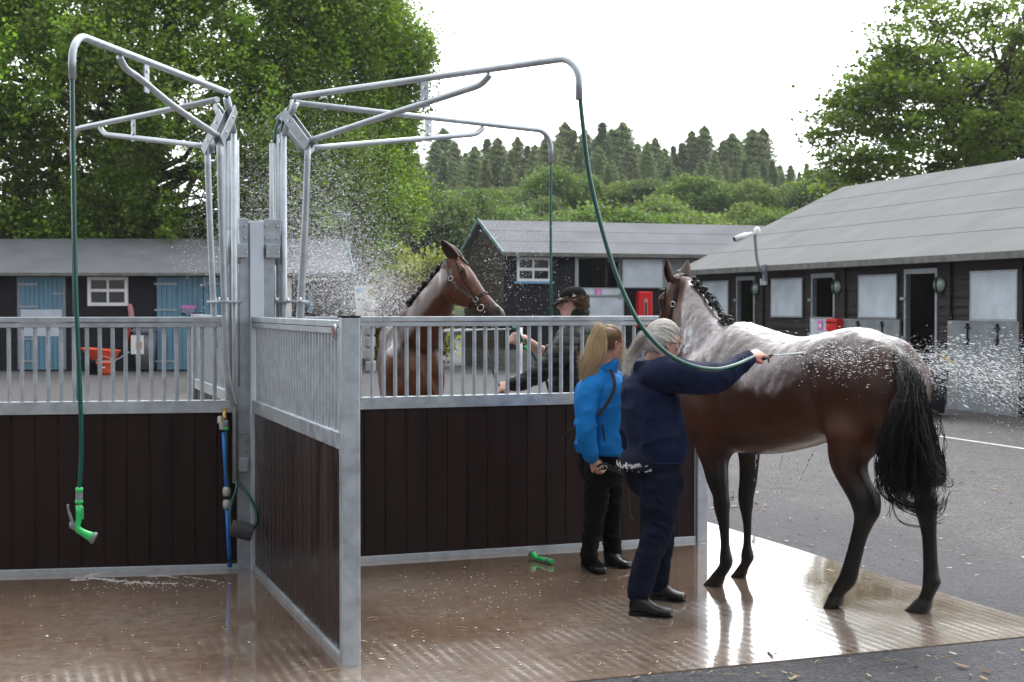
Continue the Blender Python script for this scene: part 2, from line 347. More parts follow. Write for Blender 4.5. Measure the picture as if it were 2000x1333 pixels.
    nm = nd(t, 'ShaderNodeMath', operation='MULTIPLY'); L(nr.outputs[0], nm.inputs[0]); L(nf.outputs[0], nm.inputs[1]); L(nm.outputs[0], wn2.inputs[1])
    L(wn2.outputs[0], dry.inputs[1])
    c = nd(t, 'ShaderNodeMix', data_type='RGBA'); L(dry.outputs[0], c.inputs['Factor']); L(cr.outputs[0], c.inputs['A']); c.inputs['B'].default_value = (.40, .355, .325, 1)
    c2 = nd(t, 'ShaderNodeMix', data_type='RGBA', blend_type='MULTIPLY'); c2.inputs['Factor'].default_value = 1
    rp = nd(t, 'ShaderNodeMapRange'); rp.inputs['From Min'].default_value = .3; rp.inputs['From Max'].default_value = .7; rp.inputs['To Min'].default_value = .68; rp.inputs['To Max'].default_value = 1.34
    L(n2.outputs['Fac'], rp.inputs['Value']); L(c.outputs['Result'], c2.inputs['A']); L(rp.outputs[0], c2.inputs['B']); L(c2.outputs['Result'], b.inputs['Base Color'])
    r0 = nd(t, 'ShaderNodeMapRange'); r0.inputs['From Min'].default_value = .42; r0.inputs['From Max'].default_value = .62; r0.inputs['To Min'].default_value = .03; r0.inputs['To Max'].default_value = .11
    L(n1.outputs['Fac'], r0.inputs['Value'])
    zr = nd(t, 'ShaderNodeMath', operation='MULTIPLY_ADD'); zr.inputs[1].default_value = .12; L(zone.outputs[0], zr.inputs[0]); L(r0.outputs[0], zr.inputs[2])
    rr = nd(t, 'ShaderNodeMath', operation='MULTIPLY_ADD'); rr.inputs[1].default_value = .15; L(dry.outputs[0], rr.inputs[0]); L(zr.outputs[0], rr.inputs[2]); L(rr.outputs[0], b.inputs['Roughness'])
    b.inputs['Specular IOR Level'].default_value = .6; b.inputs['Coat Weight'].default_value = .9; b.inputs['Coat IOR'].default_value = 1.36
    cr_ = nd(t, 'ShaderNodeMapRange'); cr_.inputs['To Min'].default_value = .025; cr_.inputs['To Max'].default_value = .22; L(dry.outputs[0], cr_.inputs['Value']); L(cr_.outputs[0], b.inputs['Coat Roughness'])
    # bump: grooves + water ripples
    hs = nd(t, 'ShaderNodeMath', operation='MULTIPLY_ADD'); L(wv.outputs['Fac'], hs.inputs[0]); hs.inputs[2].default_value = 0
    gz = nd(t, 'ShaderNodeMapRange'); gz.inputs['To Min'].default_value = .1; gz.inputs['To Max'].default_value = .4; L(zone.outputs[0], gz.inputs['Value']); L(gz.outputs[0], hs.inputs[1])
    h2 = nd(t, 'ShaderNodeMath', operation='MULTIPLY_ADD'); L(n2.outputs['Fac'], h2.inputs[0]); h2.inputs[1].default_value = .35; L(hs.outputs[0], h2.inputs[2])
    bp = nd(t, 'ShaderNodeBump'); bp.inputs['Strength'].default_value = .16; bp.inputs['Distance'].default_value = .0022; L(h2.outputs[0], bp.inputs['Height']); L(bp.outputs[0], b.inputs['Normal'])
    n4 = nd(t, 'ShaderNodeTexNoise'); n4.inputs['Scale'].default_value = 14; n4.inputs['Detail'].default_value = 5; n4.inputs['Roughness'].default_value = .65; L(mp.outputs[0], n4.inputs['Vector'])
    pm = nd(t, 'ShaderNodeMapRange'); pm.inputs['From Min'].default_value = .44; pm.inputs['From Max'].default_value = .60; pm.inputs['To Min'].default_value = .12; L(n3.outputs['Fac'], pm.inputs['Value'])
    hm_ = nd(t, 'ShaderNodeMath', operation='MULTIPLY'); L(n4.outputs['Fac'], hm_.inputs[0]); L(pm.outputs[0], hm_.inputs[1])
    ha = nd(t, 'ShaderNodeMath', operation='MULTIPLY_ADD'); ha.inputs[1].default_value = .35; L(h2.outputs[0], ha.inputs[0]); L(hm_.outputs[0], ha.inputs[2])
    bc = nd(t, 'ShaderNodeBump'); bc.inputs['Strength'].default_value = .22; bc.inputs['Distance'].default_value = .004; L(ha.outputs[0], bc.inputs['Height']); L(bc.outputs[0], b.inputs['Coat Normal'])
    return m
KC = None
a_, b_ = G(1120, 1333), G(2000, 1252); c_ = G(1374, 1019)
# corner of the pad: front edge runs along U through a_, right edge along VV through c_
s_ = (c_ - a_).dot(U); KC = a_ + U * s_; PADU = KC.dot(U)
asph = asphalt_mat()
g = MB(); g.add([(-420, -60, 0), (420, -60, 0), (420, 420, 0), (-420, 420, 0)], [(0, 1, 2, 3)])
tag(g.build('asphalt_yard', asph), kind='structure')
pad = MB(); W_, D_ = 9.5, 9.4
pad.add([(0, 0, 0), (-W_, 0, 0), (-W_, D_, 0), (0, D_, 0), (0, 0, -.02), (-W_, 0, -.02), (-W_, D_, -.02), (0, D_, -.02)][::1], [(0, 3, 2, 1), (0, 1, 5, 4), (3, 0, 4, 7)])
po = pad.build('concrete_wash_pad', wet_concrete_mat(), local=True); tag(po, kind='structure')
po.location = (KC.x, KC.y, .006); po.rotation_euler = (0, 0, math.atan2(U.y, U.x))
# painted line on the yard
p0, p1 = G(1822, 851), G(2080, 889); dd = (p1 - p0).normalized(); sd2 = V((-dd.y, dd.x, 0)) * .04
g = MB(); g.add([p0 - dd * 2 - sd2 + V((0, 0, .004)), p1 + dd * 3 - sd2 + V((0, 0, .004)), p1 + dd * 3 + sd2 + V((0, 0, .004)), p0 - dd * 2 + sd2 + V((0, 0, .004))], [(0, 1, 2, 3)])
tag(g.build('painted_line', mat('worn_line_paint', (.55, .55, .53), .7, var=.25, vscale=12)), kind='structure')
# hills behind
NX, NY = 60, 40; xs = np.linspace(-260, 260, NX); ys = np.linspace(72, 330, NY); X_, Y_ = np.meshgrid(xs, ys)
def hill_z(x, y):
    x = np.asarray(x, float); y = np.asarray(y, float)
    return -.3 + 13.5 * sm(78, 175, y) * (1 - .28 * sm(20, 75, x)) + 2.0 * np.sin(x * .03 + 1) * sm(90, 160, y)
Z_ = hill_z(X_, Y_); vs = np.stack([X_, Y_, Z_], -1).reshape(-1, 3)
fs = [(j * NX + i, j * NX + i + 1, (j + 1) * NX + i + 1, (j + 1) * NX + i) for j in range(NY - 1) for i in range(NX - 1)]
tag(big('hillside', vs, fs, mat('hill_grass', (.04, .065, .02), .9, var=.4, vscale=.2), smooth=True), kind='structure')

# ---------------------------------------------------------------- buildings
class Face:                                           # a facade: u along it, n into the building
    def __init__(s, A, Bp): s.A = V(A); s.u = (V(Bp) - s.A); s.L = s.u.length; s.u.normalize(); s.n = V((-s.u.y, s.u.x, 0))
    def uz(s, px, py):
        p = onplane(px, py, s.A, s.n); return (p - s.A).dot(s.u), p.z
    def w(s, u, dep, z): p = s.A + s.u * u + s.n * dep; p.z = z; return p
    def rect(s, px0, py0, px1, py1):                  # photo rectangle -> u0,u1,z0,z1
        pm = (py0 + py1) / 2
        u0, u1 = s.uz(px0, pm)[0], s.uz(px1, pm)[0]; um = (px0 + px1) / 2
        return u0, u1, s.uz(um, py1)[1], s.uz(um, py0)[1]
    def box(s, mb, u0, u1, z0, z1, d0, d1):
        return mb.box(s.w((u0 + u1) / 2, (d0 + d1) / 2, (z0 + z1) / 2), (abs(u1 - u0), abs(d1 - d0), abs(z1 - z0)), s.u, s.n, ZZ)
def cladding(F, L0, L1, z0, z1, holes, bh=.15):
    mb = MB(); us = sorted(set([L0, L1] + [h[0] for h in holes] + [h[1] for h in holes])); us = [u for u in us if L0 <= u <= L1]
    for a, b in zip(us[:-1], us[1:]):
        if b - a < .01: continue
        m_ = (a + b) / 2; cut = sorted([(h[2], h[3]) for h in holes if h[0] < m_ < h[1]])
        iv = []; z = z0
        for c0, c1 in cut:
            if c0 > z: iv.append((z, c0))
            z = max(z, c1)
        if z < z1: iv.append((z, z1))
        for (p, q) in iv:
            k = int((p - z0) / bh)
            while z0 + k * bh < q - .005:
                lo, hi = max(p, z0 + k * bh), min(q, z0 + (k + 1) * bh)
                if hi - lo > .005:
                    t = lambda zz: -.024 * (1 - ((zz - z0) - k * bh) / bh)
                    v = [F.w(a, t(lo), lo), F.w(b, t(lo), lo), F.w(b, t(hi), hi), F.w(a, t(hi), hi), F.w(a, .004, lo), F.w(b, .004, lo)]
                    mb.add(v, [(0, 1, 2, 3), (4, 5, 1, 0)])
                k += 1
    return mb
def roof_strips(p0, p1, q1, q0, n, th=.05):           # eave p0-p1, ridge q0-q1, n overlapping felt strips
    mb = MB(); p0, p1, q0, q1 = map(V, (p0, p1, q0, q1)); nor = (p1 - p0).cross(q0 - p0).normalized()
    if nor.z < 0: nor = -nor
    for i in range(n):
        a, b = i / n, min(1, (i + 1.03) / n); A, B = p0.lerp(q0, a), p1.lerp(q1, a); C, D = p1.lerp(q1, b), p0.lerp(q0, b)
        lift = nor * .006
        mb.add([A + lift, B + lift, C, D, A - nor * th, B - nor * th, C - nor * th, D - nor * th], [(0, 1, 2, 3), (0, 4, 5, 1), (0, 3, 7, 4), (1, 5, 6, 2), (7, 6, 5, 4)])
    return mb
def pixface(t, F, u, z, w_, h_, dep): pass
# ---- right stable block
FRb = Face((4.41, 33.7, 0), (8.0, 22.0, 0))
rb = thing('stable_block', 'long dark brown timber stable block with steep grey felt roof at the right', 'stable', FRb.w(6, 0, 0))
LB = 19.5; EZ = 2.60
def R4(*a): return FRb.rect(*a)
op1 = R4(1443, 548, 1474, 640); op1 = (op1[0], op1[1], .05, op1[3])
op2 = R4(1590, 543, 1630, 620); op3 = R4(1772, 535, 1829, 790); op3 = (op3[0], op3[1], .05, op3[3])
mb = cladding(FRb, 0, LB, .08, EZ - .02, [(o[0], o[1], .0 if i != 1 else o[2] - 1.45, o[3]) for i, o in enumerate((op1, op2, op3))])
mb.build('front_wall', clad_brown, rb)
mb = MB(); FRb.box(mb, -.0, LB, 0, .08, .0, .1); mb.build('plinth', concrete_old, rb)
mb = MB()                                               # back wall, floor liner, gables
FRb.box(mb, .05, LB, 0, 2.5, 3.4, 3.45)
for u in (0.02, LB - .05): FRb.box(mb, u, u + .05, 0, 2.6, .02, 8.2)
FRb.box(mb, .07, LB - .05, 0, .03, .12, 3.39)
for u in (3.2, 7.2, 11.6, 15.6): FRb.box(mb, u, u + .05, .03, 2.5, .12, 3.39)
mb.build('inner_wall', mat('kickboard_wood', (.11, .075, .05), .75, var=.3, vscale=2), rb)
RW = 4.15; RZ = 4.72
for u in (.0, LB - .05):
    mb = MB(); mb.prism([FRb.w(u, 0, 2.5), FRb.w(u, 2 * RW, 2.5), FRb.w(u, RW, RZ - .08)], FRb.u * .05); mb.build('gable', clad_brown, rb)
r_ = roof_strips(FRb.w(-.35, -.38, EZ - .02), FRb.w(LB + .3, -.38, EZ - .02), FRb.w(LB + .3, RW, RZ), FRb.w(-.35, RW, RZ), 5, .06)
ro = r_.build('roof', felt2, rb)
r_ = roof_strips(FRb.w(LB + .3, 2 * RW + .38, EZ - .02), FRb.w(-.35, 2 * RW + .38, EZ - .02), FRb.w(-.35, RW, RZ), FRb.w(LB + .3, RW, RZ), 5, .06); r_.build('roof', felt2, rb)
mb = MB(); FRb.box(mb, -.36, LB + .3, EZ - .13, EZ - .015, -.40, -.375); mb.build('eave_edge', felt_edge, ro)
mb = MB(); FRb.box(mb, -.3, LB, EZ - .12, EZ - .09, -.37, .0); mb.build('soffit', clad_brown, ro)
def shutter(F, q, parent, m=galv_sheet, name='shutter', d=-.05, mframe=galv):
    u0, u1, z0, z1 = q; mb = MB(); F.box(mb, u0, u1, z0, z1, d - .012, d + .012); s = mb.build(name, m, parent, bevel=.004)
    mb = MB()
    for (a, b, c, e) in ((u0 - .005, u1 + .005, z1 - .03, z1 + .004), (u0 - .005, u1 + .005, z0 - .004, z0 + .03), (u0 - .006, u0 + .025, z0 + .03, z1 - .03), (u1 - .025, u1 + .006, z0 + .03, z1 - .03)): F.box(mb, a, b, c, e, d - .018, d + .014)
    mb.build('edge_strip', mframe, s); return s
for q in ((1376, 549, 1427, 632), (1511, 544, 1572, 620), (1682, 537, 1757, 622), (1901, 529, 1993, 627)):
    s = shutter(FRb, R4(*q), rb)
def doorframe(F, o, parent, z0=.05, jw=.06, m=galv, top=.09):
    mb = MB(); u0, u1, _, z1 = o
    F.box(mb, u0 - jw, u0, z0, z1, -.04, .06); F.box(mb, u1, u1 + jw, z0, z1, -.04, .06); F.box(mb, u0 - jw, u1 + jw, z1, z1 + top, -.045, .06)
    return mb.build('door_frame', m, parent, bevel=.004)
f1 = doorframe(FRb, op1, rb); f2 = doorframe(FRb, (op2[0], op2[1], 0, op2[3]), rb); f3 = doorframe(FRb, op3, rb)
for o in (op1, op2, op3):
    for k in (.25, .5, .8): mb = MB(); FRb.box(mb, o[0] - .16, o[0] - .02, o[3] * k, o[3] * k + .05, -.06, -.035); mb.build('hinge', galv, rb)
lo = shutter(FRb, (op2[0] - .04, op2[1] + .04, .12, op2[2]), rb, name='lower_door')
mb = MB(); q = R4(1603, 626, 1613, 645); FRb.box(mb, q[0], q[1], q[2], q[3], -.075, -.07); mb.build('number_plate', pink, lo)
mb = MB(); q = R4(1606, 633, 1610, 640); um, zm = (q[0] + q[1]) / 2, (q[2] + q[3]) / 2; FRb.box(mb, um - .05, um + .05, zm - .03, zm + .03, -.079, -.0755); mb.build('number', white_paint, lo)
for q in ((1652, 624, 1764, 742), (1859, 628, 1998, 812)):
    l = shutter(FRb, R4(*q), rb, galv_dull, 'lower_door', d=-.07, mframe=galv_dull)
    u0, u1, z0, z1 = R4(*q)
    for k in (.3, .72):
        uu = u0 + (u1 - u0) * k; mb = MB(); FRb.box(mb, uu - .012, uu + .012, z1 - .36, z1 - .06, -.105, -.085)
        FRb.box(mb, uu - .07, uu + .07, z1 - .12, z1 - .095, -.11, -.09); FRb.box(mb, uu - .05, uu + .05, z1 - .32, z1 - .29, -.11, -.09)
        mb.ell(FRb.w(uu, -.10, z1 - .06), (.03, .03, .03)); mb.ell(FRb.w(uu, -.10, z1 - .37), (.025, .025, .025)); mb.build('hook', black_iron, l)
for px0, py in ((1474, 564), (1634, 561), (1836, 557)):
    u, z = FRb.uz(px0 + 7, py); lt = thing('bulkhead_light', {1474: 'oval bulkhead wall light beside the farthest doorway of the brown stable', 1634: 'oval bulkhead wall light between the half door and the middle shutter', 1836: 'oval bulkhead wall light right of the tallest open doorway'}[px0], 'wall light', FRb.w(u, -.05, z), 'bulkhead lights on the brown stable')
    mb = MB(); mb.ell(FRb.w(u, -.06, z), (.17, .09, .12), FRb.u, FRb.n); mb.build('lens', mat('lamp_lens', (.25, .33, .30), .2), lt)
    mb = MB(); mb.tube([FRb.w(u + .18 * math.cos(t), -.075, z + .13 * math.sin(t)) for t in np.linspace(0, 2 * math.pi, 18)], .018, 6); FRb.box(mb, u - .19, u + .19, z - .14, z + .14, -.045, -.025); FRb.box(mb, u - .012, u + .012, z - .12, z + .12, -.165, -.14); mb.build('housing', black_iron, lt)
for px in (1492, 1652, 1858, 1999):
    u = FRb.uz(px, 600)[0]; mb = MB(); FRb.box(mb, u - .06, u + .06, .08, EZ - .12, -.07, -.024); mb.build('wall_post', clad_brown, rb)
u, z = FRb.uz(1497, 551); sw = thing('switch_box', 'small white switch box under the camera pole on the brown stable', 'switch', FRb.w(u, -.03, z))
for k in (-1, 1):
    mb = MB(); FRb.box(mb, u + k * .075 - .06, u + k * .075 + .06, z - .07, z + .07, -.09, -.03); mb.build('socket', white_paint, sw, bevel=.008)
# cctv pole: comes out of the wall and sweeps up above the eave
bq = onplane(1493, 533, FRb.w(0, -.42, 0), FRb.n); base = V(bq); ct = thing('security_camera', 'white security camera on a curved grey pole above the stable eave', 'camera', base)
od = base.y - .1; tp = P(1474, 456, od)
pts = catmull([base, P(1489, 531, base.y - .04), P(1482, 521, od), P(1478, 503, od), P(1476, 482, od), tp], 6)
mb = MB(); mb.tube(pts, .032, 10); mb.box(base + FRb.n * .01, (.09, .07, .34), FRb.u, FRb.n); mb.build('pole', mat('grey_painted_pole', (.22, .25, .28), .4), ct)
T = V(tp); mb = MB(); mb.lathe([(.06, -.02), (.07, 0), (.07, .10), (.04, .15), (.0, .16)], T + V((.05, 0, -.02)), n=14); mb.build('junction_box', white_paint, ct)
mb = MB(); d = V((-.86, -.25, -.3)).normalized(); mb.tube([T + V((-.06, -.04, .0)), T + V((-.06, -.04, 0)) + d * .1, T + V((-.06, -.04, 0)) + d * .12, T + V((-.06, -.04, 0)) + d * .42], [.03, .035, .062, .066], 12); mb.build('camera_body', white_paint, ct)
mb = MB(); mb.tube([T + V((-.06, -.04, 0)) + d * .421, T + V((-.06, -.04, 0)) + d * .43], .05, 12); mb.build('lens', glass, ct)

# ---- middle stable block on its raised base
FM = Face((-.21, 38.4, 0), (7.3, 40.9, 0)); LM = 9.6
mbk = thing('stable_block', 'black timber stable block facing the yard with a white window at its left end', 'stable', FM.w(4, 0, 0))
def M4(*a): return FM.rect(*a)
win = M4(1009, 503, 1075, 550); opm = M4(1129, 504, 1208, 562)
cladding(FM, 0, LM, .55, 3.14, [win, (opm[0], opm[1], opm[2], opm[3])], .13).build('front_wall', clad_black, mbk)
mb = MB(); FM.box(mb, -.02, LM, 0, .55, -.12, 3.9); mb.build('plinth', concrete_old, mbk)
mb = MB(); FM.box(mb, 0.06, LM, .55, 3.1, 3.7, 3.8); FM.box(mb, LM - .05, LM, .55, 3.1, .05, 3.7)
FM.box(mb, 3.0, 3.05, .55, 3.1, .05, 3.7); FM.box(mb, 6.3, 6.35, .55, 3.1, .05, 3.7); mb.build('inner_wall', dark_in, mbk)
FG = Face(FM.w(0, 3.8, 0), FM.w(0, 0, 0)); cladding(FG, 0, 3.8, .0, 3.14, [], .13).build('side_wall', mat('faded_stained_board', (.075, .06, .05), .7, var=.4, vscale=3, stretch=(.4, .4, 6)), mbk)
mw = 1.95; mz = 4.2
mb = MB(); mb.prism([FM.w(0, -.0, 3.05), FM.w(0, 3.8, 3.05), FM.w(0, mw, mz - .1)], FM.u * .05); mb.build('gable', mat('faded_stained_board'), mbk)
ro = roof_strips(FM.w(-.12, -.32, 3.2), FM.w(LM, -.32, 3.2), FM.w(LM, mw, mz), FM.w(-.12, mw, mz), 3, .05).build('roof', felt, mbk)
roof_strips(FM.w(LM, 4.1, 3.2), FM.w(-.12, 4.1, 3.2), FM.w(-.12, mw, mz), FM.w(LM, mw, mz), 3, .05).build('roof', felt, mbk)
mb = MB(); FM.box(mb, -.13, LM, 3.10, 3.2, -.345, -.32); mb.build('eave_edge', felt_edge, ro)
mb = MB(); mb.bar(FM.w(-.15, -.36, 3.17), FM.w(-.15, mw, mz), .03, .1); mb.bar(FM.w(-.15, 4.15, 3.17), FM.w(-.15, mw, mz), .03, .1); mb.build('barge_board', mat('pale_teal_trim', (.2, .34, .36), .6), ro)
def window(F, q, parent, bars=((.5,), (.47,)), sill=None, fw=.07, d=-.05):
    u0, u1, z0, z1 = q; mb = MB()
    for (a, b, c, e) in ((u0, u1, z1 - fw, z1), (u0, u1, z0, z0 + fw), (u0, u0 + fw, z0 + fw, z1 - fw), (u1 - fw, u1, z0 + fw, z1 - fw)): F.box(mb, a, b, c, e, d, .05)
    for k in bars[0]: F.box(mb, u0 + (u1 - u0) * k - .025, u0 + (u1 - u0) * k + .025, z0 + fw, z1 - fw, d + .004, .045)
    for k in bars[1]: F.box(mb, u0 + fw, u1 - fw, z0 + (z1 - z0) * k - .04, z0 + (z1 - z0) * k + .04, d + .001, .046)
    w_ = mb.build('window', white_paint, parent, bevel=.004)
    mb = MB(); F.box(mb, u0 + fw, u1 - fw, z0 + fw, z1 - fw, -.005, .01); mb.build('pane', glass, w_)
    mb = MB()
    for k in (.22, .38, .62, .8): F.box(mb, u0 + fw, u1 - fw, z0 + (z1 - z0) * k, z0 + (z1 - z0) * k + .02, .03, .05)
    mb.build('blind', dark_in, w_)
    if sill: mb = MB(); F.box(mb, u0 - .08, u1 + .08, z0 - .06, z0, -.1, .03); mb.build('sill', sill, w_)
    return w_
window(FM, win, mbk, ((.48,), (.5,)), pale_blue)
doorframe(FM, (opm[0], opm[1], 0, opm[3]), mbk, .55, .1, top=.03)
lo = shutter(FM, (opm[0] + .02, opm[1] + .14, .6, opm[2] - .01), mbk, name='lower_door'); q = M4(1160, 565, 1173, 578)
mb = MB(); FM.box(mb, q[0], q[1], q[2], q[3], -.08, -.075); mb.build('number_plate', pink, lo)
mb = MB(); um, zm = (q[0] + q[1]) / 2, (q[2] + q[3]) / 2; FM.box(mb, um - .015, um + .015, zm - .06, zm + .04, -.085, -.0805); mb.build('number', white_paint, lo)
mb = MB(); FM.box(mb, opm[0] + .05, opm[1] + .1, opm[2] - .25, opm[2] - .2, -.09, -.07); FM.box(mb, opm[1] - .02, opm[1] + .1, opm[2] - .3, opm[2] - .15, -.09, -.07); mb.build('bolt', galv, lo)
shutter(FM, M4(1212, 506, 1291, 563), mbk, d=-.12); shutter(FM, M4(1286, 507, 1356, 566), mbk, galv_dull, d=-.05); shutter(FM, M4(1370, 507, 1440, 566), mbk, d=-.05)
q = M4(1240, 570, 1267, 640); fe = thing('extinguisher_cabinet', 'red fire extinguisher cabinet with a slot on the black stable wall', 'cabinet', FM.w((q[0] + q[1]) / 2, -.1, q[2]))
mb = MB(); FM.box(mb, q[0], q[1], q[2], q[3], -.28, -.03); mb.build('case', red, fe, bevel=.03)
mb = MB(); um = (q[0] + q[1]) / 2; FM.box(mb, um - .05, um + .05, q[2] + .1, q[3] - .2, -.288, -.281); mb.build('window_slot', mat('slot_white', (.5, .3, .3), .5), fe)
mb = MB(); FM.box(mb, um - .025, um + .025, q[2] + .15, q[3] - .3, -.295, -.289); mb.build('extinguisher', black_iron, fe)

# ---- left stable block
FL = Face((-19, 37.8, 0), (-4.3, 37.8, 0)); LL = 14.7
lb = thing('stable_block', 'low black stable block with blue doors and a curved grey roof, at the left', 'stable', FL.w(8, 0, 0))
def L4(*a): return FL.rect(*a)
d1 = L4(42, 543, 122, 724); d1 = (d1[0], d1[1], .04, d1[3]); wl = L4(172, 541, 251, 598); d2 = L4(307, 542, 440, 722); d2 = (d2[0], d2[1], .04, d2[3]); wd = L4(538, 543, 570, 722); wd = (wd[0], wd[1], .04, wd[3]); op = L4(576, 540, 676, 722); op = (op[0], op[1], .0, 2.5)
cladding(FL, 0, LL, .0, 2.58, [d1, wl, d2, wd, op], .15).build('front_wall', clad_black, lb)
mb = MB(); FL.box(mb, .1, LL - .1, 0, 2.5, 3.6, 3.7); FL.box(mb, op[0] - .3, op[0] - .25, 0, 2.5, .05, 3.6); FL.box(mb, LL - .1, LL - .05, 0, 2.5, 1.6, 3.6); FL.box(mb, .0, .05, 0, 2.5, .05, 3.6); mb.build('inner_wall', dark_in, lb)
window(FL, wl, lb, ((.5,), (.53,)), None, .09, -.07)
def blue_door(q, n, hw=True):
    u0, u1, z0, z1 = q; mb = MB(); k = n; w_ = (u1 - u0) / k
    for i in range(k): FL.box(mb, u0 + i * w_ + .006, u0 + (i + 1) * w_ - .006, z0, z1, -.045, -.01)
    FL.box(mb, u0, u1, z0, z1, -.01, .02); return mb
u0, u1, z0, z1 = d1; zm0 = FL.uz(80, 657)[1]; zm1 = FL.uz(80, 605)[1]
up = blue_door((u0, u1, zm1, z1), 9).build('upper_door', door_blue, lb); lw = blue_door((u0, u1, z0, zm0), 9).build('lower_door', door_blue, lb)
mb = MB(); FL.box(mb, u0, u1, zm0, zm1, -.055, .0); mb.build('kick_strip', galv_sheet, lw)
doorframe(FL, d1, lb, .04, .1, mat('grey_blue_frame', (.22, .27, .33), .5), .03)
def straps(u0, u1, zs, parent, left=True, Ln=.45):
    for z in zs:
        a = u0 if left else u1 - Ln; mb = MB(); FL.box(mb, a - .06, a + Ln, z, z + .05, -.062, -.046); mb.build('hinge', galv, parent)
straps(u0, u1, (z1 - .2, zm1 + .05), up); straps(u0, u1, (z0 + .2, zm0 - .1), lw)
mb = MB(); FL.box(mb, u1 - .25, u1 + .05, (z1 + zm1) / 2 - .02, (z1 + zm1) / 2 + .02, -.07, -.047); mb.build('bolt', galv, up)
u0, u1, z0, z1 = d2; us = FL.uz(398, 640)[0]
dl = blue_door((u0, us - .01, z0, z1), 9).build('door', door_blue, lb); dr = blue_door((us + .01, u1, z0, z1), 4).build('door', door_blue, lb)
straps(u0, u1, (z1 - .2, z1 - .9, z1 - 1.2, z0 + .2), dl, Ln=.55); straps(us, u1, (z1 - .2,), dr, False, .4)
mb = MB(); FL.box(mb, us + .01, us + .06, z1 - .25, z1 - .02, -.07, -.047); mb.build('bolt', galv, dr)
mb = MB(); FL.box(mb, wd[0], wd[1], .04, wd[3], -.04, .0); mb.build('door', white_paint, lb)
lr = roof_strips(FL.w(-.2, -.35, 2.62), FL.w(LL + .12, -.35, 2.62), FL.w(LL - .45, 2.3, 3.66), FL.w(-.2, 2.3, 3.66), 1, .05).build('roof', felt, lb)
roof_strips(FL.w(LL + .12, 4.2, 2.62), FL.w(-.2, 4.2, 2.62), FL.w(-.2, 2.3, 3.66), FL.w(LL - .45, 2.3, 3.66), 1, .05).build('roof', felt, lb)
mb = MB(); FL.box(mb, -.2, LL + .1, 2.55, 2.63, -.37, -.345); mb.build('eave_edge', felt_edge, lr)
mb = MB(); mb.prism([FL.w(LL, .02, 2.5), FL.w(LL, 3.8, 2.5), FL.w(LL - .5, 2.3, 3.58)], FL.u * -.05); mb.build('gable', clad_black, lb)
mb = MB(); mb.bar(FL.w(LL + .13, -.36, 2.62), FL.w(LL - .44, 2.3, 3.69), .03, .1); mb.build('barge_board', mat('pale_teal_trim'), lr)
# sign
q = L4(355, 597, 384, 616); sg = thing('door_sign', 'small navy and pink veterinary treatment box sign on the blue double doors', 'sign', FL.w((q[0] + q[1]) / 2, -.06, q[2]))
zc = q[2] + (q[3] - q[2]) * .68
mb = MB(); FL.box(mb, q[0], q[1], q[2], zc, -.06, -.052); mb.build('sign_board', mat('navy_sign', (.01, .05, .17), .4), sg)
mb = MB(); FL.box(mb, q[0], q[1], zc, q[3], -.06, -.052); mb.build('sign_header', pink, sg)
def text(s, size, M_, mt, parent, name='lettering', ext=.001):
    cu = bpy.data.curves.new(name, 'FONT'); cu.body = s; cu.size = size; cu.extrude = ext; cu.align_x = 'CENTER'; cu.align_y = 'CENTER'; cu.space_line = .85
    o = bpy.data.objects.new(name, cu); COL.objects.link(o); dg = bpy.context.evaluated_depsgraph_get(); me = bpy.data.meshes.new_from_object(o.evaluated_get(dg)); bpy.data.objects.remove(o)
    c = coords(me); A = np.array(M_); c = c @ A[:3, :3].T + A[:3, 3] - np.array(ORG.get(parent.name, V((0, 0, 0)))); setco(me, c); return put(name, me, mt, parent)
def basis(x, y, z, o): return Matrix(((x[0], y[0], z[0], o[0]), (x[1], y[1], z[1], o[1]), (x[2], y[2], z[2], o[2]), (0, 0, 0, 1)))
text('VETERINARY\nTREATMENT\nBOX', .062, basis(FL.u, ZZ, -FL.n, FL.w((q[0] + q[1]) / 2, -.062, (q[2] + zc) / 2)), white_paint, sg)
# ---------------------------------------------------------------- trees
def leaf_mat(name, tr=.35):
    return mat(name, rough=.55, attr='Col', var=.12, vscale=2, trans=tr, spec=.35)
LEAF = leaf_mat('broad_leaf'); NEEDLE = leaf_mat('needles', .12)
bark = mat('bark', (.045, .035, .028), .9, var=.35, vscale=8, bump=.6, bscale=25)
RNG = np.random.default_rng(11)
def leaves(C, S, Cc, nrm=None, aspect=.75, flat=.6):
    # C centres (n,3), S sizes, Cc colours; folded rhombus leaves -> two triangles-ish quads
    n = len(C); a = RNG.normal(size=(n, 3)); a /= np.linalg.norm(a, axis=1)[:, None]
    up = RNG.normal(size=(n, 3)) * flat; up[:, 2] += 1
    if nrm is not None: up += nrm
    up /= np.linalg.norm(up, axis=1)[:, None]
    b = np.cross(up, a); b /= np.linalg.norm(b, axis=1)[:, None]; a = np.cross(b, up)
    s = S[:, None]
    v = np.stack([C - a * s * .5, C + b * s * aspect * .5 + up * s * .06, C + a * s * .5 - up * s * .1, C - b * s * aspect * .5 + up * s * .06], 1).reshape(-1, 3)
    f = np.arange(4 * n).reshape(n, 4); return v, f, np.repeat(Cc, 4, 0)
def branch_tubes(mb, p0, p1, r0, r1, wob=.12, n=6, seg=5):
    p0, p1 = V(p0), V(p1); L = (p1 - p0).length; pts = []
    for i in range(seg + 1):
        t = i / seg; q = p0.lerp(p1, t)
        if 0 < i < seg: q = q + V(RNG.normal(size=3) * wob * L * .25)
        q.z += math.sin(t * math.pi) * L * .06; pts.append(q)
    mb.tube(pts, [r0 + (r1 - r0) * (i / seg) ** .8 for i in range(seg + 1)], n); return pts
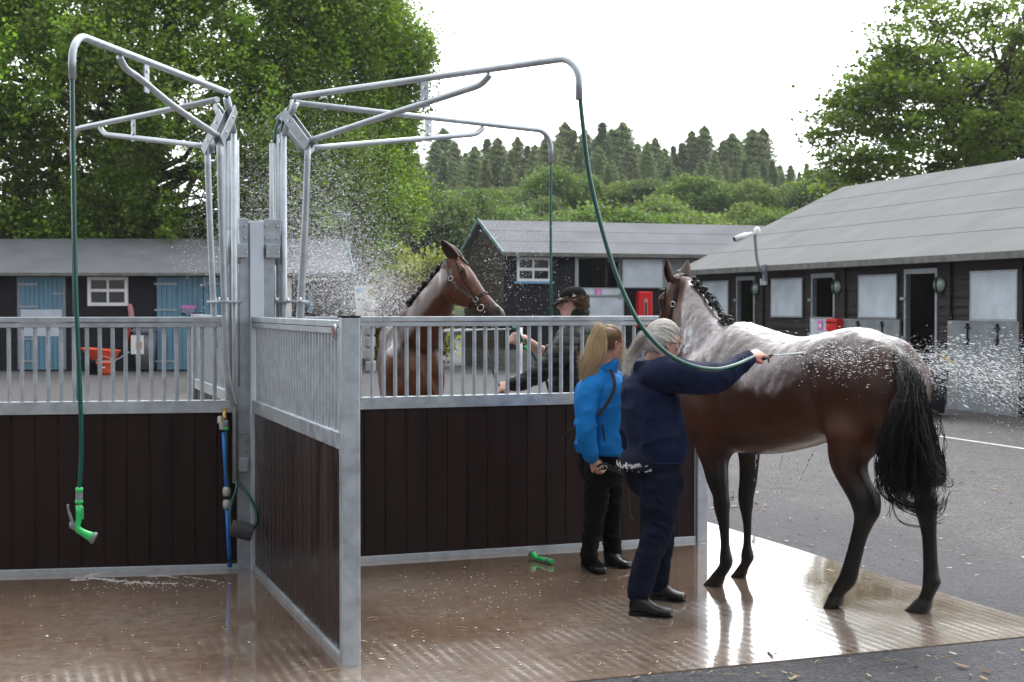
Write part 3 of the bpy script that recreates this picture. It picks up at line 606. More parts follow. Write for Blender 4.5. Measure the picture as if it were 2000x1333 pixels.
def palette(base, n, v=.25, yel=.15):
    k = np.exp(RNG.normal(size=(n, 1)) * v); y = RNG.random((n, 1)) * yel
    c = np.array(base)[None] * k; c = c * (1 - y) + np.array([.16, .17, .03])[None] * y; return c
# -- the big lime on the left: drooping sprays hung in layers
def lime():
    ctr = np.array([-12.6, 48.0, 7.0]); rad = np.array([9.75, 8.0, 9.0])
    t = thing('lime_tree', 'huge dark green lime tree with drooping sprays behind the left stable', 'tree', (-12.6, 48, 0))
    mb = MB(); pts = branch_tubes(mb, (-12.6, 48, -.1), (-12.4, 48, 9), .65, .4, .03, 14, 6)
    limbs = []
    for i in range(34):
        a = i * 2.4; h = 3.2 + 8 * (i / 34); d = V((math.cos(a), math.sin(a), .15 + .5 * i / 34))
        e = V((-12.5, 48, h)) + V((d.x * rad[0] * .72, d.y * rad[1] * .72, d.z * 3.5))
        limbs.append(branch_tubes(mb, (-12.5, 48, h * .85), e, .2, .05, .15, 7, 7))
    for i in range(200):
        l = limbs[i % 34]; q = l[2 + i % 5]; e = q + V(RNG.normal(size=3) * np.array([1.6, 1.4, 1.2]))
        branch_tubes(mb, q, e, .045, .012, .2, 4, 3)
    mb.build('trunk', bark, t)
    sup = []
    while len(sup) < 330:
        u = RNG.normal(size=3); u /= np.linalg.norm(u); sup.append(u)
    sup = np.array(sup); K = 3500; cs = []
    while len(cs) < K:                                  # sprays fill an outer shell, more on the yard side
        u = sup[RNG.integers(0, len(sup))] + RNG.normal(size=3) * .055 if RNG.random() < .6 else RNG.normal(size=3); u /= np.linalg.norm(u)
        r = RNG.random() ** .33; r = .74 + .26 * RNG.random() ** .7 if RNG.random() < .84 else r
        spq = (abs(u[0]) ** 2.6 + abs(u[1]) ** 2.6 + abs(u[2]) ** 2.6) ** (-1 / 2.6)
        p = ctr + rad * u * spq * r * (1 + .07 * math.sin(5 * u[0] + 3 * u[2]) + .06 * math.sin(9 * u[2] + 4 * u[0]))
        if p[2] < 3.4 + max(0, p[0] + 7.2) * .55 or p[2] > 15.5: continue
        if u[1] > .25 and RNG.random() < .72: continue
        cs.append(p)
    cs = np.array(cs); C = []; Cc = []; S = []
    hue = palette((.135, .22, .024), K, .48, .30)
    for p, h in zip(cs, hue):
        n = int(RNG.integers(100, 200)); L = RNG.uniform(.7, 1.6); wd = RNG.uniform(.24, .52)
        tt = RNG.random(n) ** 1.2; out = p - ctr; out[2] = 0; out /= (np.linalg.norm(out) + 1e-6)
        q = p[None] + out[None] * (tt * .5)[:, None] + RNG.normal(size=(n, 3)) * (wd * (1 - .65 * tt))[:, None] * np.array([1, 1, .35])
        q[:, 2] -= tt ** 1.3 * L; C.append(q); S.append(RNG.uniform(.09, .17, n))
        hh = h[None] * np.exp(RNG.normal(size=(n, 1)) * .16) * (1 + .35 * RNG.random((n, 1)) * (tt < .3)[:, None]); Cc.append(hh)
    C = np.concatenate(C); S = np.concatenate(S); Cc = np.concatenate(Cc)
    v, f, c = leaves(C, S, Cc, np.array([[0, -.35, 0]]), .8, .75); big('crown', v, f, LEAF, c, t)
lime()
# -- sycamore on the right: domed, open, limbs showing
def sycamore(base, z0, rx, rz, K, seed, name, label, ry=6, lean=0, extra=0):
    t = thing(name, label, 'tree', base); bx, by = base[:2]
    mb = MB(); fork = V((bx + lean, by, z0 + 1.3)); branch_tubes(mb, (bx, by, -.1), fork, .42, .33, .03, 12, 4)
    nodes = []; 
    for i in range(18):
        a = i * 2.39996; e_ = .15 + 1.25 * ((i * .618) % 1)
        d = V((math.cos(a) * math.cos(e_), math.sin(a) * math.cos(e_) * .8, math.sin(e_)))
        e = V((bx + d.x * rx * .8, by + d.y * ry * .8, z0 + .6 + d.z * rz * .8)); l = branch_tubes(mb, fork - V((0, 0, RNG.random() * .9)), e, .19, .05, .16, 7, 8); nodes += l[2:]
        for k in range(7):
            q = l[2 + k % 6]; e2 = q + V((RNG.uniform(-1.5, 1.5), RNG.uniform(-1.5, 1.5), RNG.uniform(-.4, 1.4))); l2 = branch_tubes(mb, q, e2, .05, .015, .2, 5, 4); nodes += l2[1:]
            for j in range(3): q2 = l2[2 + j % 3]; l3 = branch_tubes(mb, q2, q2 + V(RNG.uniform(-.7, .7, 3)), .02, .006, .2, 4, 3)
    mb.build('trunk', bark, t)
    cs = []; ctr = np.array([bx, by, z0]); sup = RNG.normal(size=(95, 3)); sup /= np.linalg.norm(sup, axis=1)[:, None]
    while len(cs) < K:
        u = sup[RNG.integers(0, 95)] + RNG.normal(size=3) * .11; u /= np.linalg.norm(u)
        if u[2] < -.12: continue
        r = .62 + .38 * RNG.random() ** .5 if RNG.random() < .78 else .3 + .4 * RNG.random()
        p = ctr + np.array([rx, ry, rz]) * u * r * (1 + .07 * math.sin(7 * u[0] + 5 * u[2]))
        cs.append(p)
    hue = palette((.125, .19, .036), K, .36, .3); C = []; S = []; Cc = []
    for p, h in zip(cs, hue):
        n = int(RNG.integers(50, 120)); wd = RNG.uniform(.2, .48)
        q = p[None] + RNG.normal(size=(n, 3)) * wd * np.array([1.1, 1.1, .38]); C.append(q); S.append(RNG.uniform(.10, .19, n)); Cc.append(h[None] * np.exp(RNG.normal(size=(n, 1)) * .18))
    C = np.concatenate(C); v, f, c = leaves(C, np.concatenate(S), np.concatenate(Cc), None, .95, .6); big('crown', v, f, LEAF, c, t)
sycamore((15.7, 46, 0), 4.9, 5.75, 7.6, 760, 1, 'sycamore_tree', 'spreading sycamore with visible fork and branches above the ridge of the right stable')
sycamore((22.3, 51, 0), 4.7, 5.5, 8, 600, 2, 'sycamore_tree', 'second sycamore partly out of frame at the far right behind the roof')
# -- wood on the hillside: every tree its own object, a few shared meshes
def conifer_meshes(k):
    mb = MB(); mb.tube([(0, 0, -1), (0, 0, 7), (0, 0, 13.6)], [.22, .14, .03], 6); tr = mb.build('trunk', bark, None, local=True)
    C = []; Cc = []; S = []; base = np.array([(.18, .235, .11), (.20, .235, .12), (.16, .225, .105), (.23, .265, .12)][k % 4]); Nn = 15000; h = RNG.random(Nn) ** .95
    arms = 11; lev = h
    a = RNG.integers(0, arms, Nn) * 2 * math.pi / arms + lev * 40 + RNG.normal(size=Nn) * .22
    rmax = 3.6 * (1 - lev) ** (.5 + .08 * k) * (1 - .3 * np.exp(-lev * 6)) + .04; rmax *= (.78 + .3 * np.sin(lev * 55 + a * 2 + k) + .12 * np.sin(a * 3 + k)); r = RNG.random(Nn) ** .5 * rmax
    C = np.stack([np.cos(a) * r, np.sin(a) * r, 1.5 + lev * 12.6 - r * .12 + RNG.normal(size=Nn) * .13], 1)
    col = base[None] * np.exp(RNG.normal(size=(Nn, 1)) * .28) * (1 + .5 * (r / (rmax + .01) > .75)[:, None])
    if k >= 2:                                           # ragged pine or larch: lumps of foliage up an uneven stem
        m_ = 70; hh = RNG.random(m_) ** .8; aa = RNG.uniform(0, 6.28, m_); rr_ = (2.7 - .5 * k) * np.sin(np.clip(hh * .86 + .16, 0, 1) * math.pi) ** .7 * RNG.uniform(.35, 1.0, m_) * (1 - .8 * hh)
        cc_ = np.stack([np.cos(aa) * rr_, np.sin(aa) * rr_, 2.2 + hh * 11.2], 1); w_ = RNG.integers(0, m_, Nn)
        C = cc_[w_] + RNG.normal(size=(Nn, 3)) * np.array([.62, .62, .62]) * (1 - .72 * hh[w_])[:, None]; col = base[None] * np.exp(RNG.normal(size=(m_, 1)) * .25)[w_] * np.exp(RNG.normal(size=(Nn, 1)) * .2)
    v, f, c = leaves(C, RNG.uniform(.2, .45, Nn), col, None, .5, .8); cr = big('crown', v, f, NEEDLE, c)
    return tr, cr
def broad_meshes(k):
    mb = MB(); mb.tube([(0, 0, -1), (0, 0, 3), (.3, 0, 6)], [.25, .2, .08], 6)
    for i in range(7): a = i * 2.4; mb.tube([(0, 0, 2.6), (math.cos(a) * 1.2, math.sin(a) * 1.2, 4.4), (math.cos(a) * 2.1, math.sin(a) * 2.1, 6)], [.12, .07, .03], 5)
    tr = mb.build('trunk', bark, None, local=True); K = 120; C = []; Cc = []; S = []
    hue = palette([(.12, .20, .045), (.09, .145, .045), (.155, .225, .05)][k % 3], K, .2, .2)
    for i in range(K):
        u = RNG.normal(size=3); u /= np.linalg.norm(u); u[2] = abs(u[2]) * 1.1 - .25; r = .6 + .4 * RNG.random() ** .4
        p = np.array([0, 0, 4.6]) + np.array([3.3, 3.3, 3.6]) * u * r; n = 75
        C.append(p + RNG.normal(size=(n, 3)) * np.array([.5, .5, .3])); S.append(RNG.uniform(.16, .36, n)); Cc.append(hue[i][None] * np.exp(RNG.normal(size=(n, 1)) * .2))
    v, f, c = leaves(np.concatenate(C), np.concatenate(S), np.concatenate(Cc), None, .9, .6); return tr, big('crown', v, f, LEAF, c)
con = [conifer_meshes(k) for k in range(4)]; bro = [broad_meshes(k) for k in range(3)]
used = set()
def plant(kind, i, x, y, sc, name, label, group, sz=1.0):
    tr, cr = (con if kind == 'c' else bro)[i]
    t = thing(name, label, 'tree', (x, y, float(hill_z(x, y)) if y > 72 else 0), group); a = RNG.random() * 6.3
    t.scale = (sc * RNG.uniform(.9, 1.15), sc * RNG.uniform(.9, 1.15), sc * sz); t.rotation_euler = (0, 0, a)
    for src in (tr, cr):
        o = src if (kind, i, src.name) not in used else src.copy()
        if (kind, i, src.name) in used: COL.objects.link(o)
        else: used.add((kind, i, src.name))
        o.parent = t
skyl = [(700, 300), (800, 285), (870, 262), (950, 250), (1010, 258), (1060, 262), (1130, 250), (1160, 258), (1230, 265), (1290, 275), (1330, 268), (1390, 262), (1420, 255), (1450, 265), (1480, 258), (1520, 290), (1560, 330), (1640, 345)]
sx = [a for a, b in skyl]; sy = [b for a, b in skyl]
# conifers: two ranks on the crest, one below
for row, (y0, dy, step) in enumerate(((172, 0, 20), (158, 34, 22), (144, 68, 24))):
    px = 690 - row * 7
    while px < 1600:
        y = y0 + RNG.uniform(-5, 5); top = np.interp(px, sx, sy) + dy + RNG.uniform(-8, 30); x = (px - 1000) / FPX * y
        zt = P(px, top, y).z; zg = float(hill_z(x, y)); sc = (zt - zg) / 14.1
        w_ = min(sc, .92) ; ty = 'conifers along the crest of the wooded hill' if row == 0 else 'conifers below the crest of the wooded hill'
        plant('c', int(RNG.integers(0, 4)), x, y, w_ * RNG.uniform(1.0, 1.7), 'conifer_tree', 'dark pointed conifer on the skyline of the wooded hill' if row == 0 else 'dark conifer standing in the middle ranks of the wooded hill', ty, sc / (w_ * 1.35))
        px += step * RNG.uniform(.7, 1.25)
# broadleaved trees at the foot of the wood
for row, (y0, ty0, step, gr, lb_) in enumerate(((128, 352, 46, 'pale trees half way up the wood', 'pale rounded broadleaf tree in front of the conifers'), (112, 382, 50, 'rounded trees at the foot of the wood', 'rounded green broadleaf tree low on the wooded hill'), (92, 414, 56, 'trees just behind the roofs', 'low bushy tree just behind the stable roofs'))):
    px = 900 - row * 20 if row < 2 else 700
    while px < 1640:
        y = y0 + RNG.uniform(-4, 4); top = ty0 + RNG.uniform(-34, 22); x = (px - 1000) / FPX * y
        zt = P(px, top, y).z; zg = float(hill_z(x, y)); sc = (zt - zg) / 8.6
        plant('b', int(RNG.integers(0, 3)), x, y, min(sc, .95) * RNG.uniform(.75, 1.15) , 'broadleaf_tree', lb_, gr, sc / min(sc, .95)); px += step * RNG.uniform(.7, 1.3)
# darker taller trees between the lime and the hill
for px, top, y in ((705, 330, 80), (745, 305, 84), (790, 345, 78), (835, 315, 82), (880, 350, 79), (915, 345, 88), (650, 340, 84)):
    x = (px - 1000) / FPX * y; sc = P(px, top, y).z / 8.6
    plant('b', 1, x, y, sc * .62, 'broadleaf_tree', 'tall dark tree behind the spray, between the lime and the pointed hill trees', 'dark trees behind the spray', 1.6)
# yellow-green hedge and the brown shrub beside it
def bush(name, label, cat, px0, px1, py0, py1, d, col, n, sc=(.1, .2)):
    a, b = P(px0, py1, d), P(px1, py0, d); t = thing(name, label, cat, ((a.x + b.x) / 2, d, 0)); cx, hx, hz = (a.x + b.x) / 2, (b.x - a.x) / 2, b.z
    K = 60; C = []; Cc = []; S = []; hue = palette(col, K, .25, .1); mb = MB()
    for i in range(K):
        th = RNG.random() * 6.28; r = RNG.random() ** .5; p = np.array([cx + hx * r * math.cos(th), d + 1.0 * r * math.sin(th), .3 + RNG.random() * (hz - .5)]); p[2] += .2 * math.sin(p[0] * 5)
        m_ = n // K; C.append(p + RNG.normal(size=(m_, 3)) * .22); S.append(RNG.uniform(*sc, m_)); Cc.append(hue[i][None] * np.exp(RNG.normal(size=(m_, 1)) * .2))
        if i % 5 == 0: mb.tube([(cx, d, -.05), tuple((p + np.array([cx, d, 0])) / 2), tuple(p)], [.04, .03, .01], 5)
    v, f, c = leaves(np.concatenate(C), np.concatenate(S), np.concatenate(Cc), None, .8, 1); big('foliage', v, f, LEAF, c, t); mb.build('stem', bark, t)
bush('hedge', 'yellow green clipped hedge behind the spraying water', 'hedge', 716, 868, 508, 620, 44, (.46, .50, .13), 16000)
bush('shrub', 'reddish brown leaved shrub in front of the yellow green hedge', 'shrub', 736, 852, 558, 625, 40, (.13, .055, .035), 9000, (.06, .12))
# ---------------------------------------------------------------- wash bay: panels, posts
def board_mat(name, col, wet):
    m = mat(name, col, .42 if not wet else .3, var=.22, vscale=2.2, bump=.25, bscale=14, stretch=(3, 3, .35), noise_r=.14, spec=.5 if wet else .18)
    return m
board = board_mat('dark_recycled_board', (.018, .0085, .0080), False)
board_wet = board_mat('wet_recycled_board', (.026, .013, .011), True)
ZR = 1.655
def panel(name, label, A, B, bars, side, plank=.145, bmat=board, group='partition panels of the wash bay'):
    # A,B ground points; side = the horizontal normal facing the camera
    A, B = V(A), V(B); A.z = B.z = 0; d = (B - A).normalized(); L = (B - A).length; nrm = V(side).normalized()
    t = thing(name, label, 'partition panel', (A + B) / 2, group)
    def bx(mb, u0, u1, z0, z1, y0, y1): return mb.box(A + d * (u0 + u1) / 2 + nrm * (y0 + y1) / 2 + ZZ * (z0 + z1) / 2, (u1 - u0, y1 - y0, z1 - z0), d, nrm, ZZ)
    mb = MB(); bx(mb, 0, L, 1.622, ZR, -.034, .034); bx(mb, 0, L, 1.588, 1.619, -.027, .027); mb.build('top_rail', galv, t, bevel=.003)
    mb = MB(); bx(mb, 0, L, 1.03, 1.112, -.030, .030); mb.build('middle_rail', galv, t, bevel=.003)
    mb = MB(); bx(mb, 0, L, .0, .038, -.034, .034); mb.build('base_rail', galv, t, bevel=.003)
    n = bars; st = L / (n + 1)
    for i in range(n):
        u = st * (i + 1); p = A + d * u; b = MB(); b.tube([p + ZZ * 1.11, p + ZZ * 1.35, p + ZZ * 1.59], .0135, 10, caps=False); b.build('bar', galv, t)
    mb = MB(); k = max(1, round(L / plank)); w_ = L / k
    for i in range(k):
        u0, u1 = i * w_ + .0028, (i + 1) * w_ - .0028
        for (y0, y1) in ((-.017, .017),):
            P8 = []
            for z in (.036, 1.035):
                P8 += [A + d * u0 + nrm * (y1 - .004) + ZZ * z, A + d * (u0 + .005) + nrm * y1 + ZZ * z, A + d * (u1 - .005) + nrm * y1 + ZZ * z, A + d * u1 + nrm * (y1 - .004) + ZZ * z,
                       A + d * u1 + nrm * (y0 + .004) + ZZ * z, A + d * (u1 - .005) + nrm * y0 + ZZ * z, A + d * (u0 + .005) + nrm * y0 + ZZ * z, A + d * u0 + nrm * (y0 + .004) + ZZ * z]
            mb.add(P8, [(j, (j + 1) % 8, 8 + (j + 1) % 8, 8 + j) for j in range(8)])
    bx(mb, 0, L, .036, 1.035, -.010, .010)
    mb.build('boarding', bmat, t)
    return t, A, B, d, nrm
def post_box(name, label, p, w_, dp, h, d, nrm, cat='post', group=None):
    t = thing(name, label, cat, V(p), group); mb = MB()
    mb.box(V(p) + ZZ * h / 2, (w_, dp, h), d, nrm, ZZ); mb.build('tube', galv, t, bevel=.006)
    mb = MB(); mb.box(V(p) + ZZ * (h + .004), (w_ + .006, dp + .006, .008), d, nrm, ZZ); mb.build('cap', rubber, t)
    return t
Hc = V(HUB)
LEFTD = (G(0, 1125) - G(458, 1112)).normalized()
# back right panel
RE = G(1362, 1056); rd = (RE - Hc).normalized(); rn = V((rd.y, -rd.x, 0))
RA = Hc + rd * .14
pr = panel('partition_panel', 'back panel of dark boards under a barred rail, behind the two women', RA, RE - rd * .03, 37, rn)
post_box('end_post', 'square galvanised post ending the back panel beside the bay horse', RE + rd * .02, .085, .09, ZR + .01, rd, rn, group='square posts of the wash bay')
# side partition
NE = G(684, 1300); sd_ = (NE - Hc).normalized(); sn = V((-sd_.y, sd_.x, 0)); sn = sn if sn.x > 0 else -sn
SN = -sn                                                # faces the left bay (towards the camera's left)
SA = Hc + sd_ * .05
ps = panel('partition_panel', 'side panel of wet brown boards running towards the camera', SA, NE - sd_ * .04, 33, SN, .135, board_wet)
npost = post_box('end_post', 'nearest square galvanised post with a round reflector beside it', NE, .088, .075, ZR + .015, sn, sd_, group='square posts of the wash bay')
mb = MB(); mb.tube([NE + SN * .047 - sd_ * .09 + ZZ * 1.60, NE + SN * .058 - sd_ * .09 + ZZ * 1.60], .038, 18); rf = mb.build('reflector_rim', galv, npost)
mb = MB(); mb.tube([NE + SN * .058 - sd_ * .09 + ZZ * 1.60, NE + SN * .061 - sd_ * .09 + ZZ * 1.60], .031, 18); mb.build('reflector', mat('dull_red_reflector', (.25, .09, .09), .3), npost)
# left panel and the partition behind it
LA = Hc + LEFTD * .10; LEnd = Hc + LEFTD * 3.4; ln = V((-LEFTD.y, LEFTD.x, 0)); ln = ln if ln.y < 0 else -ln
panel('partition_panel', 'left back panel of dark boards behind the hanging green spray gun', LA, LEnd, 40, ln)
BE = Hc - sd_ * 2.95
panel('partition_panel', 'side panel running away behind the left bars towards the blue doors', Hc - sd_ * .12, BE, 33, SN)
post_box('end_post', 'far square galvanised post seen through the left bars', BE, .085, .09, ZR + .01, sn, sd_, group='square posts of the wash bay')
# hub post
HD = rd; HN = rn
hub = thing('hub_post', 'tall galvanised steel post where the four panels meet', 'post', Hc)
mb = MB(); mb.box(Hc + ZZ * 1.135 - HD * .07, (.105, .09, 2.27), HD, HN, ZZ); mb.box(Hc + ZZ * 1.135 + HD * .075, (.09, .085, 2.268), HD, HN, ZZ); mb.build('column', galv, hub, bevel=.005)
mb = MB(); mb.box(Hc + ZZ * 1.14 + HD * .003 + HN * .012, (.09, .12, 2.28), HD, HN, ZZ); mb.build('centre_plate', galv_sheet, hub, bevel=.004)
for s_, zz in ((-1, 2.17), (1, 2.17), (-1, .78)):
    c = Hc + HD * (s_ * .105) + HN * .052 + ZZ * zz
    mb = MB(); mb.box(c + ZZ * .03, (.11, .012, .19), HD, HN, ZZ); mb.box(c - ZZ * .085 + HN * .02, (.09, .04, .09), HD, HN, ZZ); br = mb.build('bracket', galv, hub, bevel=.003)
    for a in (-1, 1):
        for b in (-.9, .9, -3): 
            mb = MB(); q = c + HD * (a * .036) + ZZ * (.04 + b * .045); off = .006 if b > -2 else .04; mb.tube([q + HN * off, q + HN * (off + .012)], .009, 6); mb.build('bolt', steel, br)
# ---------------------------------------------------------------- swinging hose booms
def boom(label, piv, az, reach, droplen, zfoot, tail, strut_end=1.69):
    D = V((math.sin(az[0]), math.cos(az[0]), 0)) if False else V(az); D.normalize(); S = V((-D.y, D.x, 0))
    def q(r, z, s=0): return V(piv) + D * r + S * s + ZZ * z
    t = thing('hose_boom', label, 'hose boom', piv, 'swinging hose booms on the hub post')
    rr = .0195
    mb = MB(); mb.tube([q(0, zfoot), q(0, 1.5), q(0, 2.86)], rr, 12); mb.tube([q(-.045, 1.2), q(-.045, 2.80)], .016, 10)
    mb.tube([q(0, 2.84), q(.045, 2.93), q(.06, 2.955)], rr, 12); mb.tube([q(.05, 2.94), q(.118, 3.05)], .024, 12)
    mb.build('axis_pipe', galv, t)
    mb = MB(); e = reach
    arc = [q(e - .14 + .14 * math.sin(a), 3.085 - .14 + .14 * math.cos(a)) for a in np.linspace(0, math.pi / 2, 9)]
    mb.tube([q(.105, 3.085), q(e * .5, 3.085)] + arc + [q(e, 3.085 - droplen)], rr, 12); mb.build('top_tube', galv, t)
    mb = MB(); pts = catmull([q(.25, 2.79), q(.9, 2.885), q(strut_end - .16, 2.975), q(strut_end, 3.0), q(strut_end + .06, 3.03), q(strut_end + .09, 3.055)], 5); mb.tube(pts, .019, 10); mb.build('strut_tube', galv, t)
    mb = MB(); a, b = q(1.265, 3.085), q(1.265, 2.915); mb.box((a + b) / 2 - S * .0, (.008, .06, .18), S, D, ZZ); lk = mb.build('link_plate', galv, t, bevel=.002)
    for z in (3.03, 2.965): mb = MB(); mb.tube([q(1.265, z, -.012), q(1.265, z, .012)], .011, 6); mb.build('bolt', steel, lk)
    for s in (-.024, .024):
        mb = MB(); mb.bar(q(.02, 2.99, s), q(.255, 2.755, s), .07, .006, up=S); pl = mb.build('gusset_plate', galv, t, bevel=.002)
        for r_, z in ((.08, 2.93), (.19, 2.82)): mb = MB(); mb.tube([q(r_, z, s * 1.05), q(r_, z, s * 1.4)], .008, 6); mb.build('bolt', steel, pl)
    mb = MB(); pts = [q(.235, 2.78), q(.21, 2.3), q(.17, 1.75), q(.15, 1.45)]
    if tail: pts += [q(.135, 1.32), q(.10, 1.21), q(.05, 1.13), q(.022, 1.09)]
    mb.tube(catmull(pts, 4), .0205, 12); mb.build('inclined_pipe', galv, t)
    mb = MB(); mb.bar(q(-.06, 1.755, .0), q(.205, 1.755, .0), .065, .014); cl_ = mb.build('clamp', galv, t, bevel=.003)
    for r_ in (-.035, .06, .185): mb = MB(); mb.tube([q(r_, 1.745, -.025), q(r_, 1.782, -.025)], .009, 6); mb.build('bolt', steel, cl_)
    mb = MB(); mb.tube([q(-.045, 2.0), q(-.045, 2.22)], .022, 10); mb.build('hinge_sleeve', galv, t)
    mb = MB(); mb.tube(catmull([q(-.02, 2.8), q(-.005, 2.92), q(.05, 3.01), q(.12, 3.055)], 5), .0125, 8); mb.build('hose_loop', hose_green, t)
    return q(e, 3.085 - droplen)
P1 = Hc + rd * .185 + rn * .05; P2 = Hc + rd * .165 - rn * .06
P3 = Hc - rd * .145 + rn * .09; P4 = Hc - rd * .175 - rn * .05
for p in (P1, P2, P3, P4): p.z = 0
E1 = boom('right front hose boom reaching over the blonde woman to the horse', P1, V((math.sin(R(50.3)), -math.cos(R(50.3)), 0)), 2.42, .235, 1.2, False)
E2 = boom('right rear hose boom swung out behind the back panel', P2, V((.75, .66, 0)), 2.47, .25, 1.2, False)
E3 = boom('left front hose boom pointing towards the camera', P3, V((-math.sin(R(10.9)), -math.cos(R(10.9)), 0)), 2.1, .23, .58, True, 1.5)
E4 = boom('left rear hose boom swung back over the left panel', P4, V((-math.sin(R(42.5)), math.cos(R(42.5)), 0)), 2.25, .26, 1.2, False)
# ---------------------------------------------------------------- hoses and spray guns
def hose(name, label, pts, r=.0115, k=8):
    mb = MB(); pp = catmull(pts, k); mb.tube(pp, r, 10); return tag(mb.build(name, hose_green, loc=tuple(V(pts[-1]))), label, 'hose', 'green wash hoses')
d3 = E3.y
g3 = P(155, 957, d3 + .03)
hose('hose', 'dark green hose hanging straight from the left front boom to the spray gun', [E3 + ZZ * .05, E3 - ZZ * .1, P(143, 300, d3), P(148, 560, d3 + .01), P(156, 760, d3 + .02), P(159, 870, d3 + .03), g3])
hose('hose', 'thin green hose hanging from the left rear boom behind the left bars', [E4 + ZZ * .05, V((E4.x, E4.y, 2.2)), V((E4.x + .01, E4.y, 1.4)), V((E4.x + .03, E4.y, .6)), V((E4.x + .05, E4.y, .02)), V((E4.x + .3, E4.y + .1, .018))])
HAND1 = P(1472, 697, 8.04)
d1 = E1.y
hose('hose', 'dark green hose sweeping from the right front boom down to the older woman\'s hand', [E1 + ZZ * .06, P(1138, 240, d1), P(1149, 330, d1 + .01), P(1166, 410, d1 + .01), P(1191, 500, d1 + .0), P(1220, 577, d1 - .03), P(1256, 642, d1 - .06), P(1306, 693, d1 - .07), P(1355, 716, d1 - .03), P(1400, 722, d1 + .04), P(1436, 714, d1 + .14), P(1460, 703, 7.97), HAND1], .0125)
BN = P(1018, 652, 10.75)                               # nozzle of the boy
hose('hose', 'green hose hanging from the right rear boom and looping to the boy\'s nozzle', [E2 + ZZ * .05, V((E2.x, E2.y, 2.1)), V((E2.x + .01, E2.y, 1.4)), V((E2.x + .03, E2.y - .02, .75)), P(1092, 800, 10.8), P(1080, 790, 10.78), P(1062, 730, 10.75), P(1040, 692, 10.75), P(1026, 662, 10.75)], .011)
# hanging spray gun
def loc(o, x, y, z, R_=V((1, 0, 0)), F_=V((0, 1, 0)), U_=V((0, 0, 1))): return V(o) + V(R_) * x + V(F_) * y + V(U_) * z
def gun(name, label, o, X, Y, Z, lever=True):          # o = hose end; -Z runs down the handle; X towards the rose
    t = thing(name, label, 'spray gun', o); L_ = lambda x, y, z: V(o) + V(X) * x + V(Y) * y + V(Z) * z
    mb = MB(); mb.lathe([(.012, .012), (.0185, .010), (.0185, -.012), (.016, -.014)], o, Z, 14); mb.build('hose_nut', bright_green, t)
    mb = MB(); mb.lathe([(.0165, -.014), (.0175, -.02), (.0175, -.045), (.0185, -.047), (.0185, -.052)], o, Z, 14); mb.build('connector', grey_plastic, t)
    mb = MB(); mb.lathe([(.012, -.05), (.0195, -.052), (.0195, -.067), (.0155, -.07)], o, Z, 14)
    pts = [L_(0, 0, -.066), L_(.001, 0, -.1), L_(.0, 0, -.13), L_(-.006, 0, -.155), L_(.0, 0, -.172), L_(.022, 0, -.186), L_(.042, 0, -.197), L_(.056, 0, -.204)]
    mb.tube(pts, [.0165, .0155, .0145, .015, .018, .018, .022, .026], 14)
    for k in range(6): mb.tube([L_(.014, -.008, -.078 - k * .009), L_(.018, 0, -.078 - k * .009), L_(.014, .008, -.078 - k * .009)], .003, 6)
    mb.build('handle', bright_green, t)
    mb = MB(); a = (L_(.056, 0, -.204) - L_(.022, 0, -.186)).normalized(); mb.lathe([(.026, 0), (.031, .004), (.031, .014), (.028, .018), (.01, .016)], L_(.056, 0, -.204), a, 18); rs = mb.build('rose', grey_plastic, t)
    if lever:
        mb = MB(); mb.tube(catmull([L_(-.046, 0, -.062), L_(-.044, 0, -.085), L_(-.034, 0, -.115), L_(-.026, 0, -.14), L_(-.014, 0, -.155)], 3), [.006] * 5 + [.008] * 8, 8)
        mb.tube([L_(-.03, 0, -.14), L_(-.032, 0, -.155), L_(-.012, 0, -.168)], .011, 8); mb.build('lever', grey_plastic, t)
    return t
SG = 1.18
gX = V((SG, .15, 0)); gZ = V((.03, 0, SG)); gun('spray_gun', 'green spray gun with grey lever hanging against the left panel', g3, gX * 1.0, V((0, SG, 0)), gZ)
# gun lying on the slab
q0, q1 = G(1076, 1106), G(1031, 1094); dz = (q0 - q1).normalized()
gn = gun('spray_gun', 'bright green spray gun lying on the wet concrete beside the back panel', q0 + ZZ * .03, V((dz.y, -dz.x, 0)) * .1 + ZZ * .35, V((dz.y, -dz.x, 0)), dz, False)
# tap, blue riser, spare hose with foam sleeve by the hub
tp_ = P(438, 815, Hc.y - .13); tpz = tp_.z
tap = thing('tap_riser', 'blue water pipe with brass tap rising beside the hub post', 'water pipe', (tp_.x, tp_.y, 0))
yy = Hc.y - .12
mb = MB(); mb.tube([P(449, 1108, yy), P(446, 1040, yy), P(443, 985, yy)], .0145, 12); mb.build('pipe', pipe_blue, tap)
mb = MB(); mb.tube([P(443, 962, yy), P(440, 900, yy), P(437, 845, yy)], .0145, 12); mb.build('pipe', pipe_blue, tap)
for py in (960, 985):
    mb = MB(); c = P(443, py, yy); mb.lathe([(.018, -.03), (.022, -.028), (.027, -.01), (.027, .012), (.022, .02), (.022, .03), (.016, .032)] if py > 970 else [(.016, -.032), (.022, -.03), (.027, -.012), (.027, .012), (.020, .03)], c, ZZ, 14); mb.build('coupling', pale_plastic, tap)
mb = MB(); c = P(443, 973, yy); mb.lathe([(.021, -.022), (.021, .022)], c, ZZ, 14); mb.build('joint', rubber, tap)
mb = MB(); c = P(434, 832, yy); mb.box(c, (.032, .04, .05)); mb.tube([P(430, 815, yy + .03), P(430, 828, yy)], .02, 8); mb.build('elbow', pale_plastic, tap, bevel=.005)
